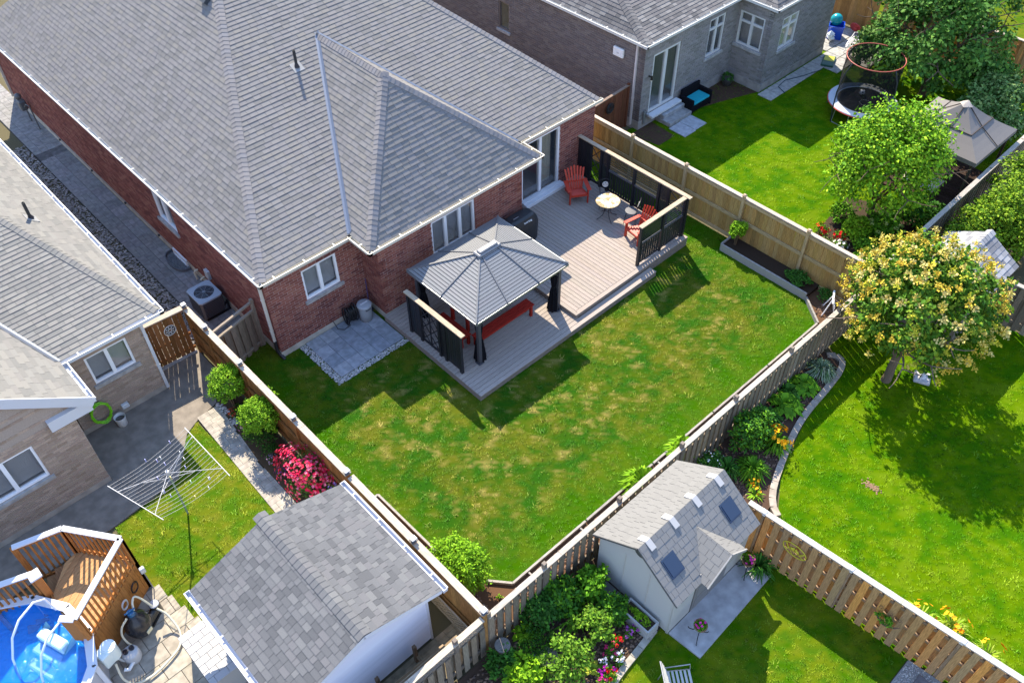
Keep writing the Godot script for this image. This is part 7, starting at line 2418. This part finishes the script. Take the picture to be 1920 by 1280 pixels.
func right_yard() -> void:
	lawn("mown grass between the olive fence and the grey brick house", PackedVector2Array([Vector2(13.85, -0.95), Vector2(29.2, -0.6), Vector2(29.6, 10.3), Vector2(13.85, 10.55)]), 1, 75, 0.0, [Rect2(21.9, -2, 4.6, 3), Rect2(16.4, -2, 6, 1.4)])
	lawn("sunny grass beyond the far slatted fence", PackedVector2Array([Vector2(30.3, -2), Vector2(45, -2), Vector2(45, 14), Vector2(30.3, 14)]), 3, 12, 0.0)
	var g = G.new(); g.col = Color(0.1, 0.06, 0.04)
	g.slab(PackedVector2Array([Vector2(18.9, -0.62), Vector2(21.9, -0.62), Vector2(21.9, 0.9), Vector2(20.8, 0.5), Vector2(18.9, -0.1)]), -0.02, 0.012)
	g.slab(PackedVector2Array([Vector2(15.9, -0.62), Vector2(17.2, -0.62), Vector2(17.1, 0.6), Vector2(16.2, 0.6)]), -0.02, 0.012)
	struct("bare_bed", g, M.soil)
	g = G.new(); g.col = Color(0.08, 0.055, 0.04)
	g.slab(PackedVector2Array([Vector2(15.5, 7.6), Vector2(18.5, 7.2), Vector2(20.0, 10.35), Vector2(13.9, 10.5), Vector2(14.2, 9.2)]), -0.02, 0.02)
	struct("garden_bed", g, M.soil)
	var t = thing("flagstones", "grey flagstones leading from the steps onto the lawn", "paving")
	for q in [[17.3, 0.15, 17.95, 0.95], [17.97, 0.13, 18.65, 0.92]]:
		g = G.new(); g.col = jit(Color(0.4, 0.42, 0.45), 0.06)
		g.bev(V(q[0], 0, q[1]), V(q[2], 0.04, q[3]), 0.008)
		part(t, "slab", g, M.stone)
	t = thing("flagstones", "row of grey paving slabs along the bay window wall", "paving")
	for i in 12:
		for j in 3 if i > 7 else (2 if i > 5 else 1):
			g = G.new(); g.col = jit(Color(0.4, 0.39, 0.37), 0.08)
			g.bev(V(21.75 + i * 0.62, 0, 1.05 + j * 0.66), V(22.35 + i * 0.62, 0.04, 1.69 + j * 0.66), 0.008)
			part(t, "slab", g, M.stone)
	for i in 4:
		for j in 3:
			g = G.new(); g.col = jit(Color(0.4, 0.39, 0.37), 0.08)
			g.bev(V(26.72 + i * 0.62, 0, -0.93 + j * 0.655), V(27.32 + i * 0.62, 0.04, -0.29 + j * 0.655), 0.008)
			part(t, "slab", g, M.stone)
	t = thing("wicker_sofa", "black wicker loveseat with a turquoise cushion by the grey wall", "sofa", V(19.3, 0.01, -0.2), 0.0)
	g = G.new(); g.col = BLACK
	g.bev(V(-0.55, 0.05, -0.35), V(0.55, 0.32, 0.32), 0.02)
	part(t, "base", g, M.cloth)
	g = G.new(); g.col = BLACK
	g.bev(V(-0.55, 0.32, -0.37), V(0.55, 0.78, -0.26), 0.02)
	part(t, "backrest", g, M.cloth)
	for s in [-1, 1]:
		g = G.new(); g.col = BLACK
		g.bev(V(s * 0.56 - 0.05, 0.0, -0.36), V(s * 0.56 + 0.05, 0.58, 0.33), 0.02)
		part(t, "arm_rest", g, M.cloth)
	g = G.new(); g.col = Color(0.03, 0.4, 0.48)
	g.bev(V(-0.49, 0.32, -0.25), V(0.49, 0.42, 0.32), 0.03)
	part(t, "cushion", g, M.cloth)
	t = thing("flower_pot", "dark pot with a small leafy plant in the grey house's corner", "planter", V(21.5, 0.01, -0.3))
	g = G.new(); g.col = Color(0.08, 0.08, 0.08)
	g.lathe(Vector3.ZERO, [Vector2(0.0, 0), Vector2(0.16, 0), Vector2(0.24, 0.28), Vector2(0.26, 0.3), Vector2(0.2, 0.26)], 16)
	part(t, "pot", g, M.paint)
	g = G.new(); foliage(g, V(0, 0.36, 0), V(0.25, 0.16, 0.25), 220, 0.08, DEEP, 12)
	part(t, "foliage", g, M.leaf)
	trampoline()
	# far gazebo
	t = thing("canopy_gazebo", "taupe canopy gazebo with a pointed fabric roof by the far fence", "gazebo", V(21.85, 0, 8.75))
	var hw = 1.45; var ye = 2.0; var pk = 3.05
	for s in [[-1, 1], [1, 1], [1, -1], [-1, -1]]:
		g = G.new(); g.col = Color(0.05, 0.045, 0.04)
		g.bev(V(s[0] * 1.3 - 0.04, 0, s[1] * 1.3 - 0.04), V(s[0] * 1.3 + 0.04, ye, s[1] * 1.3 + 0.04), 0.006)
		part(t, "post", g, M.paint)
	for i in 4:
		var a = [V(-hw, ye, hw), V(hw, ye, hw), V(hw, ye, -hw), V(-hw, ye, -hw)][i]; var b = [V(hw, ye, hw), V(hw, ye, -hw), V(-hw, ye, -hw), V(-hw, ye, hw)][i]
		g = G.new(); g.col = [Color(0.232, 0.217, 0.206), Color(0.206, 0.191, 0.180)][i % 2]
		var tp = V(0, pk, 0)
		var n = 7
		for r in n:
			for k in n:
				var f = func(u, v):
					var p = a.lerp(b, u).lerp(tp, v)
					return p - UPV * 0.09 * sin(PI * v) - UPV * 0.03 * sin(PI * u) * (1 - v)
				g.quad(f.call(float(k) / n, float(r) / n), f.call((k + 1.0) / n, float(r) / n), f.call((k + 1.0) / n, (r + 1.0) / n), f.call(float(k) / n, (r + 1.0) / n))
		g.quad(a - UPV * 0.15, b - UPV * 0.15, b, a)
		var cp = part(t, "canopy_panel", g, M.cloth)
		var rb = G.new(); rb.col = Color(0.1, 0.085, 0.075)
		var m0 = a.lerp(b, 0.5) + UPV * 0.0
		var am = a.lerp(tp, 0.48) - UPV * 0.075; var bm = b.lerp(tp, 0.48) - UPV * 0.075
		rb.tube([am, am.lerp(bm, 0.5) , bm], 0.02, 5); rb.tube([m0, am.lerp(bm, 0.5), tp], 0.016, 5)
		part(cp, "seam", rb, M.cloth)
	g = G.new(); g.col = Color(0.45, 0.4, 0.36)
	g.lathe(V(0, pk - 0.12, 0), [Vector2(0.24, 0), Vector2(0.12, 0.1), Vector2(0.0, 0.17)], 4)
	part(t, "top_cap", g, M.cloth)
	t = thing("patio_table", "beige patio table half under the far canopy gazebo", "table", V(20.3, 0, 8.8))
	g = G.new(); g.col = Color(0.5, 0.44, 0.34)
	g.bev(V(-0.45, 0.68, -0.6), V(0.45, 0.72, 0.6), 0.01)
	part(t, "table_top", g, M.paint)
	for s in [[-1, 1], [1, 1], [1, -1], [-1, -1]]:
		g = G.new(); g.col = BLACK
		g.tube([V(s[0] * 0.4, 0, s[1] * 0.55), V(s[0] * 0.38, 0.68, s[1] * 0.5)], 0.018, 6)
		part(t, "leg", g, M.paint)
	t = thing("low_deck", "dark stained low deck beneath the far canopy gazebo", "deck", V(21.6, 0, 9.0))
	for i in 22:
		g = G.new(); g.col = jit(Color(0.06, 0.035, 0.025), 0.2)
		g.bev(V(-1.6 + i * 0.145, 0, -1.4), V(-1.462 + i * 0.145, 0.1, 1.35), 0.005)
		part(t, "deck_board", g, M.wood_z)
	# trees and shrubs
	var map = [Color(0.156, 0.338, 0.012), Color(0.228, 0.442, 0.017), Color(0.108, 0.260, 0.012), Color(0.312, 0.494, 0.024), Color(0.072, 0.195, 0.012)]
	tree("maple_tree", "bright green maple with a full crown before the far gazebo", V(17.9, 0, 8.35), 0.8, 0.1, V(-0.1, 2.3, 0.05), V(1.95, 2.2, 1.9), 18000, 0.12, map, 170, 0.24)
	var dk = [Color(0.062, 0.163, 0.025), Color(0.088, 0.213, 0.031), Color(0.138, 0.275, 0.050), Color(0.037, 0.106, 0.020)]
	tree("tall_tree", "large dark green tree filling the upper right beyond the trampoline", V(26.4, 0, 5.6), 1.0, 0.14, V(0, 2.6, 0), V(2.5, 2.7, 2.7), 13000, 0.18, dk, 100, 0.22)
	tree("tall_tree", "dark tree rising at the top edge behind the larger tree", V(28.3, 0, 4.0), 1.4, 0.14, V(0, 3.4, 0), V(2.2, 2.5, 2.2), 8000, 0.18, dk, 80, 0.22)
	bush("large_shrub", "pale leaved shrub left of the big dark tree beside the patio clutter", V(26.6, 0, 3.1), V(1.1, 1.0, 0.9), 3200, 0.14, [Color(0.08, 0.17, 0.03), Color(0.13, 0.23, 0.05), Color(0.05, 0.12, 0.02)], "", 0.1, 60)
	bush("large_shrub", "broad silvery green shrub right of the big dark tree", V(25.5, 0, 8.7), V(1.7, 1.15, 1.5), 5200, 0.15, [Color(0.12, 0.22, 0.06), Color(0.18, 0.28, 0.09), Color(0.06, 0.14, 0.03)], "", 0.1, 80)
	bush("large_shrub", "dark shrub between the silvery shrub and the far fence", V(27.6, 0, 7.6), V(1.2, 0.9, 1.2), 2600, 0.15, dk, "", 0.1, 50)
	for q in [[17.3, 11.7, 0.85, 0.9, "nearest the small grey shed"], [18.5, 11.7, 1.0, 1.15, "second from the small grey shed"], [19.9, 11.7, 1.1, 1.25, "third from the small grey shed"], [21.4, 11.7, 1.2, 1.3, "at the right edge beside the fence"], [19.2, 12.8, 0.9, 1.0, "in front of the others at the right edge"]]:
		bush("cedar_shrub", "yellow green feathery cedar %s" % q[4], V(q[0], 0, q[1]), V(q[2], q[3], q[2]), 4200, 0.11, [Color(0.15, 0.27, 0.012), Color(0.22, 0.34, 0.02), Color(0.08, 0.17, 0.012)], "cedars along the far fence", 0.0, 70, 0.24, "cedar")
	var hy = bush("hydrangea", "rounded hydrangea with pale green flower heads below the maple", V(17.35, 0.02, 9.1), V(0.65, 0.45, 0.6), 1800, 0.12, LEAF)
	for i in 16:
		var d = V(rng.randfn(), abs(rng.randfn()) + 0.3, rng.randfn()).normalized()
		g = G.new()
		flower_heads(g, V(0, 0.45, 0) + d * V(0.62, 0.44, 0.58), V(0.07, 0.05, 0.07), 30, 0.03, [Color(0.34, 0.45, 0.1), Color(0.42, 0.5, 0.16)], -0.3)
		part(hy, "flower_head", g, M.petal)
	bush("leafy_shrub", "bright yellow green shrub left of the hydrangea", V(16.7, 0.02, 8.6), V(0.55, 0.4, 0.5), 1500, 0.1, LIME)
	bush("leafy_shrub", "deep green shrub under the maple's right side", V(18.7, 0.02, 9.6), V(0.7, 0.45, 0.45), 1600, 0.12, LEAF + DEEP)
	bush("leafy_shrub", "green bush just over the olive fence's far end", V(15.2, 0.02, 9.7), V(0.65, 0.5, 0.5), 1800, 0.09, LEAF + LIME)
	bush("leafy_shrub", "small light green weed tuft behind the olive fence", V(15.4, 0.0, 5.2), V(0.4, 0.14, 0.5), 500, 0.08, LIME)
	bush("leafy_shrub", "pale straggly shrub beside the white roses", V(15.55, 0.02, 8.2), V(0.45, 0.16, 0.4), 700, 0.06, [Color(0.2, 0.25, 0.08), Color(0.13, 0.2, 0.05)])
	for q in [[16.2, 8.3, "crimson", Color(0.6, 0.01, 0.02)], [15.75, 8.6, "white", Color(0.75, 0.72, 0.62)], [16.05, 7.7, "scarlet", Color(0.6, 0.03, 0.02)]]:
		var f = bush("rose_bush", "small bush with %s roses in the bed beyond the olive fence" % q[2], V(q[0], 0.02, q[1]), V(0.25, 0.2, 0.25), 420, 0.06, LEAF)
		flowers(f, V(0, 0.24, 0), V(0.25, 0.2, 0.25), 18, 0.07, [q[3]], 0.2)
	for q in [[16.0, 9.3, 0.5, 0.35, LEAF, "mid green bush at the near edge of the bed below the maple"], [17.2, 7.8, 0.5, 0.3, LEAF, "low green bush on the lawn side below the maple"], [18.6, 8.7, 0.6, 0.35, LIME, "bright low bush between the maple and the far gazebo"], [14.6, 9.9, 0.45, 0.35, LIME, "bright bush tucked into the corner of the olive fence"], [16.4, 10.0, 0.5, 0.4, LEAF, "green bush along the weathered fence behind the flowering tree"], [19.4, 9.9, 0.45, 0.35, DEEP, "dark bush beside the low stained deck"]]:
		bush("bed_shrub", q[5], V(q[0], 0.02, q[1]), V(q[2], q[3], q[2]), 1300, 0.09, q[4])
	patio_clutter()
	# small shed at right
	t = thing("garden_shed", "small shed with pale checkered shingles behind the flowering tree", "shed")
	g = G.new(); g.col = Color(0.22, 0.19, 0.16)
	g.box(V(14.35, 0, 11.4), V(16.5, 1.8, 13.15))
	part(t, "wall", g, M.wood_y)
	var roof = Node3D.new(); roof.name = "roof"; t.add_child(roof)
	var gr = [Color(0.22, 0.225, 0.24), Color(0.34, 0.345, 0.36), Color(0.42, 0.425, 0.44), Color(0.28, 0.285, 0.3), Color(0.46, 0.46, 0.47)]
	var d = shingle_set(gr, 0.16, [0.22, 0.28, 0.34], 0.014)
	shingles(d, [V(14.1, 1.85, 13.4), V(16.75, 1.85, 13.4), V(16.75, 2.5, 12.3), V(14.1, 2.5, 12.3)])
	shingles(d, [V(16.75, 1.85, 11.2), V(14.1, 1.85, 11.2), V(14.1, 2.5, 12.3), V(16.75, 2.5, 12.3)])
	shingle_done(roof, d)
	caps(roof, V(14.1, 2.5, 12.3), V(16.75, 2.5, 12.3), V(0, -0.51, 0.86), V(0, -0.51, -0.86), [gr[1], gr[2], gr[3], gr[4]], 0.14, 0.16)
	t = thing("bird_feeder_base", "white square bird bath base at the tree's foot", "bird bath", V(12.7, 0, 13.25), 0.4)
	g = G.new(); g.col = Color(0.55, 0.54, 0.55)
	g.bev(V(-0.22, 0, -0.22), V(0.22, 0.1, 0.22), 0.02)
	part(t, "base", g, M.stone)
	g = G.new(); g.col = Color(0.7, 0.7, 0.72)
	g.lathe(V(0, 0.1, 0), [Vector2(0.1, 0), Vector2(0.06, 0.04), Vector2(0.05, 0.14), Vector2(0.0, 0.15)], 12)
	part(t, "pedestal", g, M.stone)

func trampoline() -> void:
	var t = thing("trampoline", "round trampoline with black safety net and red top ring", "trampoline", V(23.45, 0, 4.6))
	var R = 1.22
	var ring = func(r, y, n): 
		var l = []
		for i in n + 1: l.append(V(cos(TAU * i / n) * r, y, sin(TAU * i / n) * r))
		return l
	var g = G.new(); g.col = Color(0.022, 0.023, 0.03)
	g.lathe(V(0, 0.6, 0), [Vector2(0.95, -0.004), Vector2(0.95, 0.0), Vector2(0.0, 0.0)], 40)
	part(t, "jumping_mat", g, M.cloth)
	g = G.new(); g.col = Color(0.45, 0.5, 0.56)
	g.lathe(V(0, 0.6, 0), [Vector2(1.3, -0.03), Vector2(1.3, 0.01), Vector2(1.26, 0.03), Vector2(0.97, 0.03), Vector2(0.95, 0.012)], 44)
	part(t, "pad", g, M.paint)
	g = G.new(); g.col = Color(0.5, 0.05, 0.02)
	g.tube(ring.call(1.31, 0.57, 44), 0.02, 6)
	part(t, "pad_trim", g, M.paint)
	g = G.new(); g.col = Color(0.4, 0.09, 0.06)
	g.tube(ring.call(1.06, 2.4, 44), 0.019, 7)
	part(t, "top_ring", g, M.paint)
	g = G.new()
	for i in 44:
		var a = TAU * i / 44; var b = TAU * (i + 1) / 44
		g.quad(V(cos(b) * 1.0, 0.63, sin(b) * 1.0), V(cos(a) * 1.0, 0.63, sin(a) * 1.0), V(cos(a) * 1.06, 2.4, sin(a) * 1.06), V(cos(b) * 1.06, 2.4, sin(b) * 1.06))
	part(t, "safety_net", g, M.net)
	for i in 4:
		var a = TAU * i / 4 + 0.35
		var d = V(cos(a), 0, sin(a))
		g = G.new(); g.col = Color(0.02, 0.025, 0.03)
		g.tube([d * 1.34 + UPV * 0.02, d * 1.42 + UPV * 0.6, d * 1.45 + UPV * 1.3, d * 1.32 + UPV * 2.0, d * 1.08 + UPV * 2.4], 0.026, 6)
		part(t, "net_pole", g, M.paint)
		g = G.new(); g.col = Color(0.3, 0.32, 0.33)
		var e = d.rotated(UPV, 0.5)
		g.tube([d * 1.25 + UPV * 0.56, d * 1.32 + UPV * 0.02, e * 1.32 + UPV * 0.02, e * 1.25 + UPV * 0.56], 0.022, 6)
		part(t, "leg", g, M.metal)
	g = G.new(); g.col = Color(0.55, 0.55, 0.55)
	for i in 14:
		var a = TAU * i / 14
		g.tube([V(-0.1 + cos(a) * 0.2, 0.603, 0.15 + sin(a) * 0.2), V(-0.1 + cos(a + 0.25) * 0.2, 0.603, 0.15 + sin(a + 0.25) * 0.2)], 0.008, 4)
	part(t, "mat_print", g, M.paint)
	t = thing("soccer_ball", "black and white ball lying on the trampoline mat", "ball", V(23.75, 0.72, 4.35))
	g = G.new(); g.col = Color(0.75, 0.75, 0.75)
	g.ball(Vector3.ZERO, V(0.115, 0.115, 0.115), 18)
	part(t, "shell", g, M.paint)
	g = G.new(); g.col = Color(0.03, 0.03, 0.03)
	for q in [V(0, 1, 0), V(0.89, 0.45, 0), V(0.28, 0.45, 0.85), V(-0.72, 0.45, 0.53), V(-0.72, 0.45, -0.53), V(0.28, 0.45, -0.85), V(-0.6, -0.4, 0.6)]:
		var n = q.normalized()
		g.cyl(n * 0.1, n * 0.1165, 0.04, 0.036, 5)
	part(t, "patch", g, M.paint)

func patio_clutter() -> void:
	var t = thing("recycling_bin", "bright blue plastic bin standing by the far wooden fence", "bin", V(28.0, 0.04, 0.55), 0.5)
	var g = G.new(); g.col = Color(0.01, 0.07, 0.5)
	for s in [-1, 1]:
		g.obox(V(s * 0.26, 0.3, 0), V(0.02, 0, 0), V(s * 0.03, 0.3, 0), V(0, 0, 0.3)); g.obox(V(0, 0.3, s * 0.28), V(0.28, 0, 0), V(0, 0.3, s * 0.03), V(0, 0, 0.02))
	g.box(V(-0.24, 0, -0.27), V(0.24, 0.04, 0.27))
	part(t, "body", g, M.gloss)
	t = thing("exercise_ball", "shiny teal ball sitting in the blue bin", "ball", V(28.05, 0.78, 0.45))
	g = G.new(); g.col = Color(0.0, 0.3, 0.36)
	g.ball(Vector3.ZERO, V(0.26, 0.26, 0.26), 20)
	part(t, "shell", g, M.gloss)
	t = thing("plastic_bag", "crumpled white bags in front of the blue bin", "bag", V(27.5, 0.04, 0.75))
	g = G.new(); g.col = Color(0.6, 0.68, 0.75)
	for i in 5: g.rock(V(rng.randf_range(-0.15, 0.15), 0.14 + i * 0.06, rng.randf_range(-0.15, 0.15)), V(0.16, 0.16, 0.16), rng)
	part(t, "folds", g, M.gloss)
	t = thing("folding_lounger", "white tubular folding lounger lying on the sunny slabs", "lounger", V(27.75, 0.04, 1.75), 0.3)
	g = G.new(); g.col = Color(0.75, 0.76, 0.78)
	for s in [0.0, 0.18]:
		g.tube([V(-0.6, 0.02 + s, 0.3), V(-0.6, 0.25 + s, 0.25), V(0.55, 0.28 + s, 0.2), V(0.75, 0.2 + s, 0.0), V(0.55, 0.25 + s, -0.25), V(-0.55, 0.22 + s, -0.3), V(-0.6, 0.02 + s, -0.32)], 0.02, 6)
	part(t, "frame", g, M.metal)
	g = G.new(); g.col = Color(0.6, 0.62, 0.62)
	for i in 8: g.beam(V(-0.5 + i * 0.14, 0.26, -0.25), V(-0.5 + i * 0.14, 0.26, 0.25), 0.06, 0.008)
	part(t, "webbing", g, M.cloth)
	t = thing("beige_pot", "round beige pot with a handle on the slabs", "pot", V(26.9, 0.04, 2.25))
	g = G.new(); g.col = Color(0.5, 0.44, 0.36)
	g.lathe(Vector3.ZERO, [Vector2(0, 0), Vector2(0.18, 0), Vector2(0.2, 0.2), Vector2(0.17, 0.22), Vector2(0, 0.21)], 18)
	part(t, "bowl", g, M.paint)
	g = G.new(); g.col = Color(0.1, 0.08, 0.06)
	g.tube([V(-0.2, 0.18, 0), V(-0.5, 0.22, -0.05)], 0.02, 6)
	part(t, "handle", g, M.paint)
	t = thing("sand_tray", "flat green-edged tray with yellow print lying on the slabs", "tray", V(25.95, 0.04, 1.6), 0.4)
	g = G.new(); g.col = Color(0.02, 0.09, 0.06)
	g.bev(V(-0.42, 0, -0.25), V(0.42, 0.09, 0.25), 0.015)
	part(t, "rim", g, M.paint)
	g = G.new(); g.col = Color(0.55, 0.5, 0.04)
	g.box(V(-0.05, 0.09, -0.2), V(0.36, 0.1, 0.2))
	part(t, "panel", g, M.paint)
	t = thing("flying_disc", "round red plastic disc leaning on the far fence", "disc", V(28.9, 0.3, 1.0))
	g = G.new(); g.col = Color(0.4, 0.04, 0.04)
	g.cyl(V(-0.02, 0, 0), V(0.02, 0.02, 0), 0.26, 0.26, 20)
	g.cyl(V(-0.05, 0.0, 0), V(-0.02, 0.0, 0), 0.1, 0.1, 14)
	part(t, "disc", g, M.paint)
	t = thing("log_roll", "dark rolled mat lying against the far fence", "mat", V(28.9, 0.12, 2.2))
	g = G.new(); g.col = Color(0.05, 0.04, 0.03)
	g.cyl(V(0, 0, -0.7), V(0.1, 0.02, 0.8), 0.16, 0.16, 14)
	part(t, "roll", g, M.cloth)
	g = G.new(); g.col = Color(0.42, 0.26, 0.13)
	g.beam(V(24.6, 0.06, 3.2), V(25.8, 0.05, 4.7), 0.12, 0.04)
	single("plank", g, M.wood_x, "loose wooden plank on the grass behind the trampoline", "plank")
	g = G.new(); g.col = Color(0.01, 0.05, 0.06)
	var l = [V(22.6, 0.05, 1.75), V(22.8, 0.055, 1.3), V(23.4, 0.055, 1.2), V(24.2, 0.055, 1.5), V(25.2, 0.055, 1.75)]
	g.tube(l, 0.014, 5)
	single("thin_hose", g, M.paint, "dark thin hose lying across the grey paving slabs", "hose")

func build() -> void:
	var g = G.new()
	g.col = Color(0.16, 0.14, 0.08)
	g.slab(PackedVector2Array([Vector2(-250, -250), Vector2(250, -250), Vector2(250, 250), Vector2(-250, 250)]), -0.6, -0.04)
	struct("ground", g, M.soil)
	red_house(); tan_house(); grey_house()
	lawn("short mown grass with dry yellow patches behind the red brick house", PackedVector2Array([Vector2(-1.56, -0.9), Vector2(13.72, -0.9), Vector2(13.72, 10.6), Vector2(-1.56, 10.6)]), 0, 150, 0.0, [Rect2(0, -1, 13.2, 1), Rect2(3.1, -1, 9.3, 6.2), Rect2(0.56, 0, 2.6, 2.04), Rect2(-0.1, 10, 12.5, 1), Rect2(13.06, 5.8, 1, 5)])
	deck(); gazebo(); deck_things()
	fences(); edging(); side_passage()
	left_yard()
	yard_plants(); rear_yards(); right_yard()
